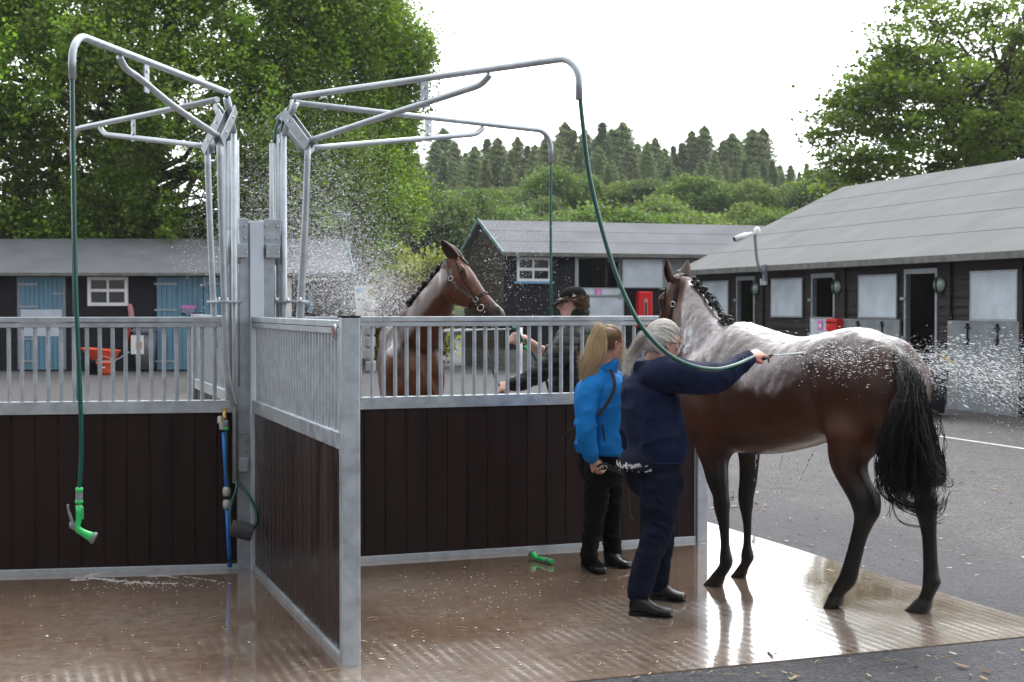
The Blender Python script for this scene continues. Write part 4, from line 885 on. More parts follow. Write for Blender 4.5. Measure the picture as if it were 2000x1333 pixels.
mb = MB(); mb.tube([P(437, 830, yy), P(438, 815, yy), P(439, 803, yy)], [.012, .017, .010], 10); mb.tube([P(439, 812, yy + .05), P(438, 812, yy - .02), P(440, 820, yy - .03)], .012, 10); mb.bar(P(431, 799, yy), P(448, 799, yy), .012, .007); mb.tube([P(439.5, 806, yy), P(439.5, 799, yy)], .006, 8); mb.build('tap', brass, tap)
mb = MB(); c = P(441, 828, yy - .035); mb.lathe([(.012, .025), (.017, .022), (.018, -.02), (.015, -.028)], c, ZZ, 12); mb.build('hose_connector', grey_plastic, tap)
mb = MB(); c = P(441.5, 837, yy - .035); mb.lathe([(.016, .008), (.019, .006), (.019, -.008), (.012, -.012)], c, ZZ, 12); mb.build('hose_nut', bright_green, tap)
mb = MB(); mb.tube(catmull([P(441.5, 838, yy - .035), P(443, 870, yy - .04), P(443, 920, yy - .02), P(452, 985, yy)], 5), .007, 8); mb.build('feed_hose', hose_green, tap)
mb = MB(); c = P(448, 1094, yy); mb.bar(c - V((.03, 0, 0)), c + V((.03, 0, 0)), .05, .012); mb.build('pipe_clip', rubber, tap)
yh = Hc.y - .16
hl = thing('hose_loop', 'short dark hose loop threaded through a grey foam sleeve at the hub post', 'hose', P(480, 1050, yh))
mb = MB(); mb.tube(catmull([V((P3.x, P3.y, .60)), P(462, 955, yh), P(452, 985, yh - .02), P(449, 1015, yh - .04), P(455, 1040, yh - .06), P(470, 1043, yh - .06), P(490, 1037, yh - .04), P(500, 1022, yh - .03), P(500, 1000, yh - .02), P(488, 972, yh), P(470, 948, yh + .02), V((P3.x + .005, P3.y, .60))], 7), .0105, 8); mb.build('hose', hose_green, hl)
mb = MB(); a, b = P(451, 1031, yh - .07), P(494, 1042, yh - .05); ax = (b - a).normalized(); Lq = (b - a).length; mb.lathe([(.030, 0), (.052, .0), (.054, .01), (.054, Lq - .01), (.050, Lq), (.030, Lq)], a, ax, 20); mb.build('foam_sleeve', mat('grey_foam', (.06, .056, .062), .85, var=.2, bump=.4, bscale=80), hl)
# ---------------------------------------------------------------- horses
coat_m = mat('wet_bay_coat', rough=.40, attr='Col', var=.2, vscale=30, bump=.3, bscale=90, stretch=(1, 1, .3), coat=.16, coatr=.12, spec=.28)
_t = coat_m.node_tree; _a = [n for n in _t.nodes if n.type == 'ATTRIBUTE'][0]; _r = _t.nodes.new('ShaderNodeMapRange'); _r.inputs['To Min'].default_value = .10; _r.inputs['To Max'].default_value = .95
_t.links.new(_a.outputs['Alpha'], _r.inputs['Value']); _t.links.new(_r.outputs[0], _t.nodes['Principled BSDF'].inputs['Coat Weight']); _t.nodes['Principled BSDF'].inputs['Coat Roughness'].default_value = .17
hair_black = mat('wet_black_hair', (.005, .0045, .005), .42, var=.4, vscale=40, spec=.25)
leather = mat('dark_leather', (.012, .009, .009), .5, var=.3, spec=.25)
leather2 = mat('grey_brown_leather', (.075, .058, .05), .5, var=.3)
class Frame:
    def __init__(s, o, h): s.o = V(o); s.h = V(h).normalized(); s.l = V((-s.h.y, s.h.x, 0))
    def w(s, x, y, z): return s.o + s.h * x + s.l * y + ZZ * z
    def inv(s, c): d = c - np.array(s.o); return np.stack([d @ np.array(s.h), d @ np.array(s.l), d[:, 2]], 1)
    def pix(s, px, py, y):                                # photo pixel on the plane local y = const
        p = onplane(px, py, s.w(0, y, 0), s.l); q = p - s.o; return V((q.dot(s.h), y, p.z)), p.y
def headsecs(poll, a, n, l, k=1.0):
    # a runs down the face, n out of the forehead, l sideways
    T = [(-.05, .02, -.05, .045), (-.02, .05, -.12, .075), (.04, .062, -.185, .092), (.10, .060, -.225, .103), (.16, .055, -.235, .106), (.22, .045, -.225, .095), (.28, .034, -.195, .080), (.34, .026, -.155, .066), (.40, .024, -.120, .056), (.46, .026, -.100, .053), (.52, .030, -.092, .057), (.56, .026, -.092, .058), (.595, .008, -.085, .050), (.61, -.018, -.065, .032)]
    out = []
    for t, f, j, w_ in T:
        mid = (f + j) / 2; h = (f - j) / 2; out.append((V(poll) + V(a) * t * k + V(n) * mid * k, l, n, w_ * k, h * k, h * k, 2.35))
    return out
def lap(me, c, its, mask):
    e = np.empty(len(me.edges) * 2, np.int32); me.edges.foreach_get('vertices', e); e = e.reshape(-1, 2); a = np.concatenate([e[:, 0], e[:, 1]]); b = np.concatenate([e[:, 1], e[:, 0]]); n = len(c); dg = np.maximum(np.bincount(a, minlength=n), 1)
    for k in range(its):
        s_ = np.stack([np.bincount(a, weights=c[b, i], minlength=n) for i in range(3)], 1) / dg[:, None]; c = c + (s_ - c) * (.6 * mask)[:, None]
    return c
def horse(name, label, F, hoofset, neck, poll, a_dir, n_dir, colfn, ears, voxel=.011, thin=1.0, hk=1.0):
    t = thing(name, label, 'horse', F.w(-.6, 0, 0)); W = F.w; X, Y = F.h, F.l
    mb = MB()
    B = [(.30, 1.22, 1.00, .09), (.24, 1.34, .92, .17), (.14, 1.46, .865, .225), (.03, 1.56, .83, .25), (-.10, 1.635, .82, .262), (-.24, 1.605, .82, .275), (-.42, 1.545, .84, .288), (-.60, 1.548, .885, .29), (-.80, 1.585, .945, .27), (-.95, 1.603, 1.0, .262), (-1.08, 1.585, 1.0, .25), (-1.19, 1.535, .99, .23), (-1.28, 1.45, 1.0, .20), (-1.36, 1.36, 1.03, .15), (-1.41, 1.26, 1.09, .08)]
    secs = []
    for x, zt, zb, hw in B:
        m_ = zb + (zt - zb) * .52; sh_ = .045 * float(sm(-.85, -1.3, x)) if False else .045 * min(1, max(0, (-.85 - x) / .4)); secs.append((W(x, sh_, m_), Y, ZZ, hw * thin, zt - m_, m_ - zb, 2.15))
    mb.loft(secs, 32, 4)
    # ridge: narrow spine/withers
    mb.limb([W(.0, 0, 1.52), W(-.10, 0, 1.585), W(-.26, 0, 1.55), W(-.5, 0, 1.49)], [.06, .05, .055, .06])
    for sgn in (-1, 1):                                  # quarters, shoulders
        mb.ell(W(-1.09, .12 if sgn > 0 else -.085, 1.27), (.29, .145 if sgn > 0 else .125, .29), X, Y, ZZ, 20, 12)
        mb.ell(W(-.99, sgn * .135, 1.13), (.19, .115, .27), X, Y, ZZ, 18, 11)
        mb.ell(W(-.90, sgn * .15, 1.42), (.22, .105, .14), X, Y, ZZ)      # hip
        mb.ell(W(.08, sgn * .165, 1.13), (.20, .105, .30), (X + ZZ * -.35).normalized(), Y, (ZZ + X * .35).normalized(), 18, 11)
        mb.ell(W(.17, sgn * .11, 1.06), (.14, .11, .15), X, Y, ZZ)
    # neck
    secs = []
    for (c, bp, bm, w_, up) in neck: secs.append((V(c), Y, up, w_, bp, bm, 2.2))
    mb.loft(secs, 28, 4)
    # head
    l = V(a_dir).cross(V(n_dir)).normalized(); hs = headsecs(poll, a_dir, n_dir, l, hk); mb.loft(hs, 28, 3)
    A_, N_ = V(a_dir), V(n_dir)
    H = lambda t, n_, s_: V(poll) + (A_ * t + N_ * n_ + l * s_) * hk
    for s_ in (-1, 1):
        mb.limb([H(.10, .030, s_ * .080), H(.128, .030, s_ * .094), H(.16, .016, s_ * .094), H(.21, -.01, s_ * .085)], [.012, .016, .015, .010])      # brow / cheek crest
        mb.ell(H(.15, -.145, s_ * .055), (.10, .075, .048), A_, N_, l)                # jowl
        mb.tube([H(.135, .012, s_ * .088), H(.140, .014, s_ * .108)], [.021, .018], 14)
        q = [H(.520 + .030 * math.cos(u), -.004 + .028 * math.sin(u), s_ * (.048 + .010 * math.cos(u + .5))) for u in np.linspace(.4, 5.6, 12)]
        mb.tube(q, .0095, 8)
    mb.limb([H(.40, -.105, 0), H(.49, -.112, 0), H(.545, -.105, 0)], [.030, .034, .026])      # lower lip, chin
    mb.limb([H(.50, -.03, -.02), H(.56, -.055, 0), H(.50, -.03, .02)], [.045, .042, .045])
    # legs
    global LEGO
    LEGO = F.o
    for leg in hoofset: leg(mb, W, X, Y)
    me = fuse(mb, voxel, 5, .5)
    c = coords(me); q = F.inv(c)
    m1 = sm(.80, .95, q[:, 2]) * (1 - sm(.12, .3, q[:, 0])) * (1 - .6 * sm(1.48, 1.55, q[:, 2])); c = lap(me, c, 60, m1); setco(me, c); nn = normals(me); q = F.inv(c)
    # muscle relief: ribs, gaskin, neck strands
    n1 = vnoise(q * np.array([3.2, 3, 5.5]), 1, 3) * .007 + vnoise(q * np.array([7, 7, 11]), 1, 4) * .0035
    body = sm(.75, 1.0, q[:, 2]) * (1 - sm(.35, .5, q[:, 0]))
    def groove(p0, p1, w_, dp):                           # crease along a local segment on the flank
        p0, p1 = np.array(p0, float), np.array(p1, float); d = p1 - p0; tt = np.clip(((q[:, [0, 2]] - p0) @ d) / (d @ d), 0, 1)
        ds = np.linalg.norm(q[:, [0, 2]] - (p0 + tt[:, None] * d), axis=1); return -dp * np.exp(-(ds / w_) ** 2) * (np.abs(q[:, 1]) > .08)
    n1 = n1 * body + (groove((-.80, 1.36), (-.86, .95), .035, .016) + groove((-.10, 1.42), (-.13, .98), .05, .012) + groove((-1.20, 1.38), (-1.22, 1.0), .04, .012) + groove((.02, 1.38), (.20, 1.16), .03, .010) + groove((-.62, 1.0), (-.2, .93), .03, .006)) * body
    c = c + nn * n1[:, None]; setco(me, c)
    return t, me, c, q, H, l
def legfn(pts, hoof_dir, toe_lift=0, world=False):
    # pts: (centre world, radius fore-aft, radius sideways)
    def f(mb, W, X, Y):
        secs = []; p0_, ra0, rs0 = pts[0]; inw = Y * (-.07 if (V(p0_) - LEGO).dot(Y) > 0 else .07)
        for i, (p, ra, rs) in enumerate(pts):
            a = V(pts[max(i - 1, 0)][0]); b = V(pts[min(i + 1, len(pts) - 1)][0]); T = (b - a).normalized(); A = (X - T * X.dot(T)).normalized(); S = T.cross(A).normalized()
            secs.append((V(p), S, A, rs, ra, ra, 2.1))
        mb.loft([(V(p0_) + inw + ZZ * .17, secs[0][1], secs[0][2], rs0 * .45, ra0 * .45, ra0 * .45, 2), (V(p0_) + inw * .6 + ZZ * .08, secs[0][1], secs[0][2], rs0 * .85, ra0 * .85, ra0 * .85, 2)] + secs, 18, 3)
        p, ra, rs = pts[-1]; hd = V(hoof_dir).normalized(); up = ZZ; tilt = toe_lift
        S = Y; fw = (hd * math.cos(tilt) - ZZ * math.sin(tilt)).normalized(); un = fw.cross(S).normalized(); un = un if un.z > 0 else -un
        top = V(p); h = .075
        # hoof: cone from coronet to ground surface
        mb.loft([(top + un * .012 + fw * .0, S, fw, rs * 1.05, ra * 1.1, ra * 1.05, 2.2), (top - un * .02 + fw * .012, S, fw, rs * 1.28, ra * 1.42, ra * 1.28, 2.3), (top - un * h + fw * .045, S, fw, rs * 1.62, ra * 1.9, ra * 1.4, 2.5), (top - un * (h + .004) + fw * .045, S, fw, rs * 1.6, ra * 1.86, ra * 1.36, 2.5)], 18)
    return f
def pixleg(F, y, rows, ytop=None, k=1.0):
    # rows: (py, px_left, px_right, ...) silhouette of a leg in the photograph, on the plane local y
    out = []
    for i, (py, a, b) in enumerate(rows):
        yy = y if ytop is None else ytop + (y - ytop) * min(1, i / 3)
        p, d = F.pix((a + b) / 2, py, yy); r = abs(b - a) / 2 * d / FPX * k; out.append((F.w(p.x, yy, p.z), r * 1.06, r * .94))
    return out
# ---- horse 1: wet bay in front on the right
O1 = V((1.345, 8.76, 0)); F1 = Frame(O1, (-.665, .747, 0))
LFr = [(850, 1352, 1440), (880, 1360, 1434), (905, 1371, 1423), (940, 1381, 1423), (968, 1392, 1424), (985, 1393, 1426), (1003, 1397, 1425), (1025, 1403, 1425), (1060, 1407, 1425), (1080, 1406, 1428), (1095, 1405, 1432), (1108, 1404, 1427), (1124, 1393, 1416)]
RFr = [(850, 1430, 1490), (880, 1440, 1485), (905, 1444, 1482), (940, 1444, 1478), (965, 1442, 1473), (985, 1443, 1471), (1003, 1447, 1469), (1025, 1451, 1468), (1058, 1452, 1467), (1075, 1449, 1470), (1088, 1447, 1473), (1099, 1447, 1467), (1111, 1442, 1461)]
LHr = [(810, 1640, 1735), (850, 1607, 1728), (880, 1612, 1712), (905, 1622, 1696), (935, 1638, 1697), (960, 1653, 1708), (980, 1662, 1720), (1000, 1666, 1718), (1020, 1668, 1706), (1050, 1662, 1693), (1085, 1653, 1684), (1112, 1645, 1678), (1132, 1638, 1673), (1146, 1630, 1660), (1158, 1622, 1648)]
RHr = [(800, 1735, 1808), (850, 1745, 1806), (900, 1765, 1810), (940, 1780, 1822), (965, 1785, 1829), (985, 1786, 1831), (1003, 1789, 1830), (1020, 1795, 1829), (1050, 1801, 1829), (1090, 1803, 1831), (1118, 1803, 1833), (1136, 1802, 1837), (1150, 1801, 1830), (1167, 1796, 1822), (1176, 1790, 1820)]
hx = F1.h
legs1 = [legfn(pixleg(F1, .165, LFr, .11), hx), legfn(pixleg(F1, -.165, RFr, -.12), hx), legfn(pixleg(F1, .15, LHr, .105), hx, .32), legfn(pixleg(F1, -.12, RHr, -.11), hx)]
def nk(F, rows):
    out = []
    for (x, y, z, bp, bm, w_, ux, uz) in rows: out.append((F.w(x, y, z), bp, bm, w_, (F.h * ux + ZZ * uz).normalized()))
    return out
neck1 = nk(F1, [(-.05, 0, 1.28, .26, .24, .17, -.5, .86), (.08, 0, 1.33, .27, .26, .165, -.6, .8), (.20, -.015, 1.44, .235, .235, .135, -.66, .75), (.30, -.04, 1.55, .20, .19, .110, -.7, .71), (.38, -.07, 1.66, .17, .155, .092, -.74, .67), (.45, -.10, 1.76, .14, .13, .080, -.8, .6), (.51, -.12, 1.84, .10, .10, .07, -.85, .5)])
poll1 = F1.w(.51, -.12, 1.885)
hd1 = (F1.h * 1.0 + F1.l * .12).normalized()
a1 = (hd1 * .42 - ZZ * .91).normalized(); n1_ = (hd1 * .91 + ZZ * .42).normalized()
h1, me, c, q, H1, l1 = horse('horse', 'wet bay horse with lather and a painted pale sheen over its back, held in front of the wash bay, tail flicked', F1, legs1, neck1, poll1, a1, n1_, None, None)
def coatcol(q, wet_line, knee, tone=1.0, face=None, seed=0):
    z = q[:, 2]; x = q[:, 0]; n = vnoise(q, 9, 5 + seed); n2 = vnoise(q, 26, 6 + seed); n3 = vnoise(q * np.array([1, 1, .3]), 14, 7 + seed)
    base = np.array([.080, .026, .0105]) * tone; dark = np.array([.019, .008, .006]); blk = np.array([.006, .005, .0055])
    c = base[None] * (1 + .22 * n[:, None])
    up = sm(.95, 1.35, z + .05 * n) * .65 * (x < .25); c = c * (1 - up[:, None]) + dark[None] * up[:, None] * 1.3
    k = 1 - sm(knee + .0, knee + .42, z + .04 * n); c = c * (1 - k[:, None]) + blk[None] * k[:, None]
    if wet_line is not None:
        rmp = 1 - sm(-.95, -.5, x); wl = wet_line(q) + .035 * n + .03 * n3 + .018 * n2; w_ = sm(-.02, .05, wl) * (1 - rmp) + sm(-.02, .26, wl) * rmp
        rump = sm(-.55, -.95, x) if False else (1 - sm(-.95, -.5, x)); foam = (np.array([.225, .188, .19])[None] * (1 - rump[:, None]) + np.array([.13, .105, .105])[None] * rump[:, None]) * (1 + .14 * n2[:, None] + .10 * n3[:, None])  # foam: lather plus the wet coat's sky sheen, both painted pale
        lather_sheen = sm(.12, .3, vnoise(q * np.array([1, 1, .45]), 17, 31) * .6 + vnoise(q * np.array([1, 1, .5]), 40, 32) * .5) * sm(-.1, .2, x) * (1 - sm(1.6, 1.75, z)); foam = foam * (1 - .7 * lather_sheen[:, None]) + np.array([.56, .57, .62])[None] * .7 * lather_sheen[:, None]  # bluish white patches: lather and sky sheen painted into the neck colour
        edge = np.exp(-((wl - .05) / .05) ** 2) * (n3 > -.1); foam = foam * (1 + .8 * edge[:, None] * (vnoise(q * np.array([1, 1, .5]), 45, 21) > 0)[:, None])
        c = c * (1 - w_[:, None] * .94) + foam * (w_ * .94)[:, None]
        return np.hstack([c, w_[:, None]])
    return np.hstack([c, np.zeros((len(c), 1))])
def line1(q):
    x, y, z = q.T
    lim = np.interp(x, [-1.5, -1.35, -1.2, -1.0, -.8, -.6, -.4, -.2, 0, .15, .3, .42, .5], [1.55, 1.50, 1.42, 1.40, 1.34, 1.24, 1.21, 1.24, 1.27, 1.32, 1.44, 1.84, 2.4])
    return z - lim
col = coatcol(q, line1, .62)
bm_ = vnoise(q, 40, 9); 
wt = sm(0, .06, line1(q) + .03 * vnoise(q, 9, 5))
c2 = c + normals(me) * (wt * (vnoise(q * np.array([1, 1, .55]), 34, 12) * .0035 + vnoise(q, 70, 13) * .0018))[:, None]; setco(me, c2)
hoofm = (q[:, 2] < .075)
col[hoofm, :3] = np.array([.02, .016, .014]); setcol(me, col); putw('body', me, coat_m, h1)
def ear(poll, A_, N_, l, s, name, parent, up, out=.5, L=.17, open_=None, m=None):
    # cupped leaf-shaped ear, built as a closed shell
    wk = L / .17
    base = V(poll) + A_ * .015 + N_ * .015 + l * s * .062; U_ = V(up).normalized(); side = (l * s - U_ * U_.dot(l * s)).normalized(); fr = side.cross(U_).normalized()
    if open_ is not None: fr = (V(open_) - U_ * U_.dot(V(open_))).normalized(); side = U_.cross(fr)
    mb = MB(); rows = []; n = 11
    for i in range(13):
        t_ = i / 12; w_ = .038 * (math.sin(math.pi * min(1, (t_ * .80 + .24))) ** .8) * (1 if t_ < .97 else .6) + .001; w_ *= wk ** 1.6; cz = base + U_ * (t_ * L) + fr * (.012 * math.sin(t_ * 3))
        ring = []
        for k in range(n):
            a = -2.15 + 4.3 * k / (n - 1); ring.append(cz + side * math.sin(a) * w_ - fr * math.cos(a) * w_ * .75)
        rows.append(ring)
    for off in (0, .005):
        pass
    vs = [p for r in rows for p in r]; c_in = []
    for i, r in enumerate(rows):
        m_ = sum(r, V((0, 0, 0))) / n
        c_in += [p + (m_ - p).normalized() * .0045 for p in r]
    N = len(vs); f = []
    for i in range(12):
        for k in range(n - 1):
            f.append((i * n + k, i * n + k + 1, (i + 1) * n + k + 1, (i + 1) * n + k)); f.append((N + i * n + k + 1, N + i * n + k, N + (i + 1) * n + k, N + (i + 1) * n + k + 1))
        f.append((i * n, (i + 1) * n, N + (i + 1) * n, N + i * n)); f.append(((i + 1) * n + n - 1, i * n + n - 1, N + i * n + n - 1, N + (i + 1) * n + n - 1))
    mb.add(vs + c_in, f, True); return mb.build('ear', m or ear_m, parent)
ear_m = mat('ear_coat', (.065, .032, .022), .5, var=.4, vscale=18)
for s in (-1, 1): ear(poll1, a1, n1_, l1, s, 'ear', h1, (ZZ * 1 - F1.h * .06 + l1 * s * .34), open_=F1.h * .4 - l1 * s * -.9)
# plaited mane running down the crest
def crest(F, rows, nplait, r0, parent, seed, loose=0):
    mb = MB(); rg = np.random.default_rng(seed); pts = catmull(rows, 8); L = len(pts)
    for i in range(nplait):
        f = (i + .5) / nplait * (L - 1); p = V(pts[int(f)]); k = r0 * rg.uniform(.8, 1.15)
        for j in range(4): mb.ell(p + V(rg.normal(size=3) * k * .35), (k * rg.uniform(.6, 1), k * rg.uniform(.6, 1), k * rg.uniform(.6, 1)), n=8, m=6)
        for j in range(10):
            d = V(rg.normal(size=3)); d.normalize(); d.z = abs(d.z) * .5; mb.tube([p, p + d * k * 1.3, p + d * k * 1.9 + V((0, 0, -.01))], [.003, .002, .0008], 4, caps=False)
    mb.tube([V(p) - ZZ * r0 * .4 for p in pts], r0 * .55, 8)
    for j in range(loose):
        f = rg.random() * (L - 1); p = V(pts[int(f)]); s_ = F.l * rg.choice([-1, 1], p=[.3, .7]); e = p + s_ * rg.uniform(.02, .05) - ZZ * rg.uniform(.03, .09) - F.h * rg.uniform(0, .06)
        mb.tube([p, (p + e) / 2 + ZZ * .012 + s_ * .01, e], [.0035, .003, .001], 4, caps=False)
    return mb.build('mane', hair_black, parent)
cr1 = [F1.pix(px, py, y) for px, py, y in ((1354, 548, -.10), (1375, 568, -.09), (1395, 592, -.07), (1412, 616, -.04), (1430, 628, -.02), (1450, 634, 0), (1470, 640, 0))]
cr1 = [F1.w(p.x, p.y, p.z) for p, d in cr1]
crest(F1, cr1[:5], 13, .021, h1, 3, 60); mbm = crest(F1, cr1[3:], 5, .010, h1, 4, 90)
# tail: dock plus a swung mass of wet hair and flying strands
def tail1():
    rg = np.random.default_rng(5); mb = MB(); y0 = 0
    dock = [P(1736, 676, 7.92), P(1762, 706, 7.66), P(1776, 765, 7.53), P(1780, 830, 7.49), P(1781, 880, 7.48)]
    mb.limb(dock, [.03, .042, .05, .045, .03])
    def T(px, py, dd=0): return P(px, py, 7.46 + dd)
    top = [T(1778, 730), T(1782, 780), T(1778, 840)]
    ends = []
    for i in range(2300):
        u = rg.random(); k_ = rg.random() ** 1.3 * 3.4; s0 = dock[int(k_)].lerp(dock[int(k_) + 1], k_ % 1) + V(rg.normal(size=3)) * .016
        ex = 1722 + 108 * (rg.beta(2.2, 2.0)); ey = 944 + rg.normal() * 16 - 26 * ((ex - 1776) / 54) ** 2 + 14
        dd = rg.normal() * .06; mx_ = ex + (-14 if ex < 1775 else 10) * rg.random() + rg.normal() * 7
        if rg.random() < .30: ex = 1830 + rg.normal() * 11; ey = 928 + rg.normal() * 16; mx_ = 1800 + rg.normal() * 10
        my = 850 + rg.normal() * 25
        p1 = T(1784 + (mx_ - 1784) * .30 + rg.normal() * 6, 770 + rg.normal() * 15, dd * .5); p2 = T(1784 + (mx_ - 1784) * .80, my, dd); p3 = T((mx_ + ex) / 2 + (3 if ex > 1810 else -2), (my + ey) / 2 + 14, dd); p4 = T(ex, ey, dd)
        pts = catmull([s0, p1, p2, p3, p4], 3); r = rg.uniform(.0015, .0030); mb.tube(pts, [r] * (len(pts) - 3) + [r * .7, r * .5, r * .2], 3, caps=False)
    # curls thrown out by the swing
    for i in range(170):
        s0 = T(1805 + rg.normal() * 8, 905 + rg.normal() * 25, rg.normal() * .04); k = rg.uniform(.3, .95); dx, dy = 28 * k, 10 * k + rg.normal() * 9
        b_ = V(s0); pts = catmull([b_, T(1822 + 6 * k, 925 + rg.normal() * 14), T(1830 + dx * .6, 915 + dy + rg.normal() * 8), T(1820 + dx, 898 + dy * .6 + rg.normal() * 12)], 5); mb.tube(pts, [.0018] * (len(pts) - 1) + [.0006], 3, caps=False)
    for i in range(60):
        x0 = 1735 + rg.normal() * 14; k = rg.uniform(.4, 1.3); pts = catmull([T(x0, 850 + rg.normal() * 20), T(x0 - 10 * k, 915), T(x0 - 4 + 14 * k, 960 + 12 * k), T(x0 + 45 + 28 * k, 985 + 14 * k + rg.normal() * 8), T(x0 + 80 + 14 * k, 972 + rg.normal() * 9)], 5); mb.tube(pts, [.0017] * (len(pts) - 1) + [.0006], 3, caps=False)
    for i in range(26):
        x0 = 1722 + rg.normal() * 6; pts = catmull([T(x0 + 6, 860), T(x0 - 3, 930 + rg.normal() * 12), T(x0 - 7 + rg.normal() * 6, 970 + rg.normal() * 14)], 4); mb.tube(pts, [.0018] * (len(pts) - 1) + [.0006], 3, caps=False)
    for (pp) in ([(1808, 800), (1832, 812), (1838, 840), (1826, 872), (1812, 862)], [(1810, 840), (1838, 838), (1848, 870), (1832, 900)], [(1735, 940), (1750, 1010), (1790, 1030), (1845, 1020)], [(1740, 950), (1742, 990), (1738, 1010)], [(1806, 810), (1836, 822), (1844, 858)], [(1800, 930), (1850, 950), (1862, 935)]):
        for j in range(3): pts = catmull([T(a + rg.normal() * 3, b + rg.normal() * 3) for a, b in pp], 6); mb.tube(pts, [.0018] * (len(pts) - 1) + [.0006], 3, caps=False)
    mb.build('tail', hair_black, h1)
tail1()
# eyes
eye_m = mat('eye', (.004, .003, .003), .18, spec=.5)
def eyes(H, l, parent):
    for s in (-1, 1): mb = MB(); mb.ell(H(.137, .012, s * .0975), (.021, .013, .012), (H(1, 0, 0) - H(0, 0, 0)), (H(0, 1, 0) - H(0, 0, 0)), l, 14, 8); mb.build('eye', eye_m, parent)
eyes(H1, l1, h1)
# straps: closed loops round the head at a given t, following the head sections
def headring(H, t, f, j, w_, nn=28, e=2.35, tilt=0, grow=.006):
    pts = []
    for k in range(nn + 1):
        a = 2 * math.pi * k / nn; cx, sx = math.cos(a), math.sin(a); cx = math.copysign(abs(cx) ** (2 / e), cx); sx = math.copysign(abs(sx) ** (2 / e), sx)
        mid, h = (f + j) / 2, (f - j) / 2; pts.append(H(t + tilt * sx, mid + sx * (h + grow), cx * (w_ + grow)))
    return pts
def strap(mb, pts, w_, th, side):
    # flat strap along pts, its width lying along direction fn(i)
    n = len(pts)
    for i in range(n - 1):
        a, b = V(pts[i]), V(pts[i + 1]); d = (b - a)
        if d.length < 1e-5: continue
        mb.bar(a - d * .08, b + d * .08, w_ if False else th, w_, up=side) if False else mb.bar(a - d * .08, b + d * .08, th, w_, up=side)
    return mb
def halter(H, l, parent, name, m=leather, m2=None, bit=True):
    A_ = (H(1, 0, 0) - H(0, 0, 0)); N_ = (H(0, 1, 0) - H(0, 0, 0))
    h = MB(); strap(h, headring(H, .36, .026, -.150, .063), .022, .005, A_); ho = h.build(name, m, parent)
    h = MB()
    for s in (-1, 1):
        strap(h, [H(.36, -.06, s * .070), H(.28, -.085, s * .092), H(.2, -.10, s * .112), H(.10, -.09, s * .113), H(.03, -.06, s * .10), H(-.03, -.03, s * .075), H(-.055, -.01, s * .03), H(-.06, -.005, 0)], .020, .005, N_)
    h.build('headpiece', m2 or m, ho)
    h = MB(); strap(h, [H(.10, -.09, .113), H(.13, -.16, .10), H(.16, -.215, .055), H(.165, -.235, 0), H(.16, -.215, -.055), H(.13, -.16, -.10), H(.10, -.09, -.113)], .016, .005, A_); h.build('throat_strap', m2 or m, ho)
    for s in (-1, 1):
        for (t_, n_, w_) in ((.36, -.062, .074), (.12, -.09, .118)):
            mb = MB(); mb.tube([H(t_ + .017 * math.cos(u), n_ + .019 * math.sin(u), s * w_) for u in np.linspace(0, 2 * math.pi, 14)], .003, 6, caps=False); mb.build('ring', steel, ho)
        if bit:
            mb = MB(); mb.tube([H(.43 + .022 * math.cos(u), -.075 + .026 * math.sin(u), s * .066) for u in np.linspace(0, 2 * math.pi, 16)], .0035, 6, caps=False); mb.build('ring', steel, ho)
            h = MB(); strap(h, [H(.43, -.075, s * .068), H(.3, -.045, s * .084), H(.19, -.03, s * .108), H(.06, .015, s * .099)], .010, .005, N_); h.build('cheek_strap', m, ho)
    return ho
halter(H1, l1, h1, 'bridle')
# ---- horse 2: behind the back panel, head turned to the right
O2 = P(812, 1, 11.45); O2 = V((O2.x, 11.45, 0)); F2 = Frame(O2 + V((-.05, .2, 0)), (.13, -.991, 0))
def std_leg(x, y, front):
    if front: R_ = [(x + .05, 1.0, .095, .075), (x + .03, .86, .075, .06), (x + .015, .72, .055, .048), (x + .012, .60, .042, .042), (x + .015, .54, .046, .044), (x + .008, .47, .034, .034), (x, .38, .027, .025), (x, .27, .027, .025), (x - .006, .20, .037, .033), (x + .01, .145, .031, .029), (x + .035, .09, .036, .034)]
    else: R_ = [(x + .12, 1.1, .17, .10), (x + .10, .95, .135, .09), (x + .04, .82, .09, .065), (x - .03, .70, .065, .045), (x - .07, .60, .058, .038), (x - .075, .53, .050, .036), (x - .065, .45, .038, .033), (x - .05, .35, .030, .028), (x - .04, .26, .030, .028), (x - .045, .20, .038, .034), (x - .02, .145, .032, .030), (x + .005, .09, .037, .034)]
    return legfn([(F2.w(a, y, z), ra, rs) for a, z, ra, rs in R_], F2.h)
legs2 = [std_leg(.02, .15, 1), std_leg(-.02, -.15, 1), std_leg(-1.2, .14, 0), std_leg(-1.28, -.14, 0)]
# neck of horse 2 follows the photo outline: crest and throat pixels
def neck2rows():
    R_ = [((778, 612), (860, 690), 11.55, .17), ((800, 598), (868, 668), 11.50, .155), ((818, 574), (874, 640), 11.42, .13), ((838, 552), (880, 617), 11.36, .112), ((856, 531), (886, 600), 11.32, .098), ((872, 512), (893, 583), 11.3, .088), ((888, 502), (905, 565), 11.3, .075)]
    out = [(F2.w(-.02, 0, 1.28), .26, .26, .18, ZZ)]
    for a, b, d, w_ in R_:
        p, q_ = P(*a, d), P(*b, d); m_ = (p + q_) / 2; h = (p - q_).length / 2; out.append((m_, h, h, w_, (p - q_).normalized()))
    return out
N2 = neck2rows()
poll2 = P(893, 506, 11.28)
a2 = (P(983, 590, 11.12) - P(903, 502, 11.28)).normalized(); s2 = V((-.25, 1, 0)); n2_ = a2.cross(V((.12, .99, 0))).normalized(); n2_ = n2_ if n2_.z > 0 else -n2_
poll2 = poll2 - n2_ * .035
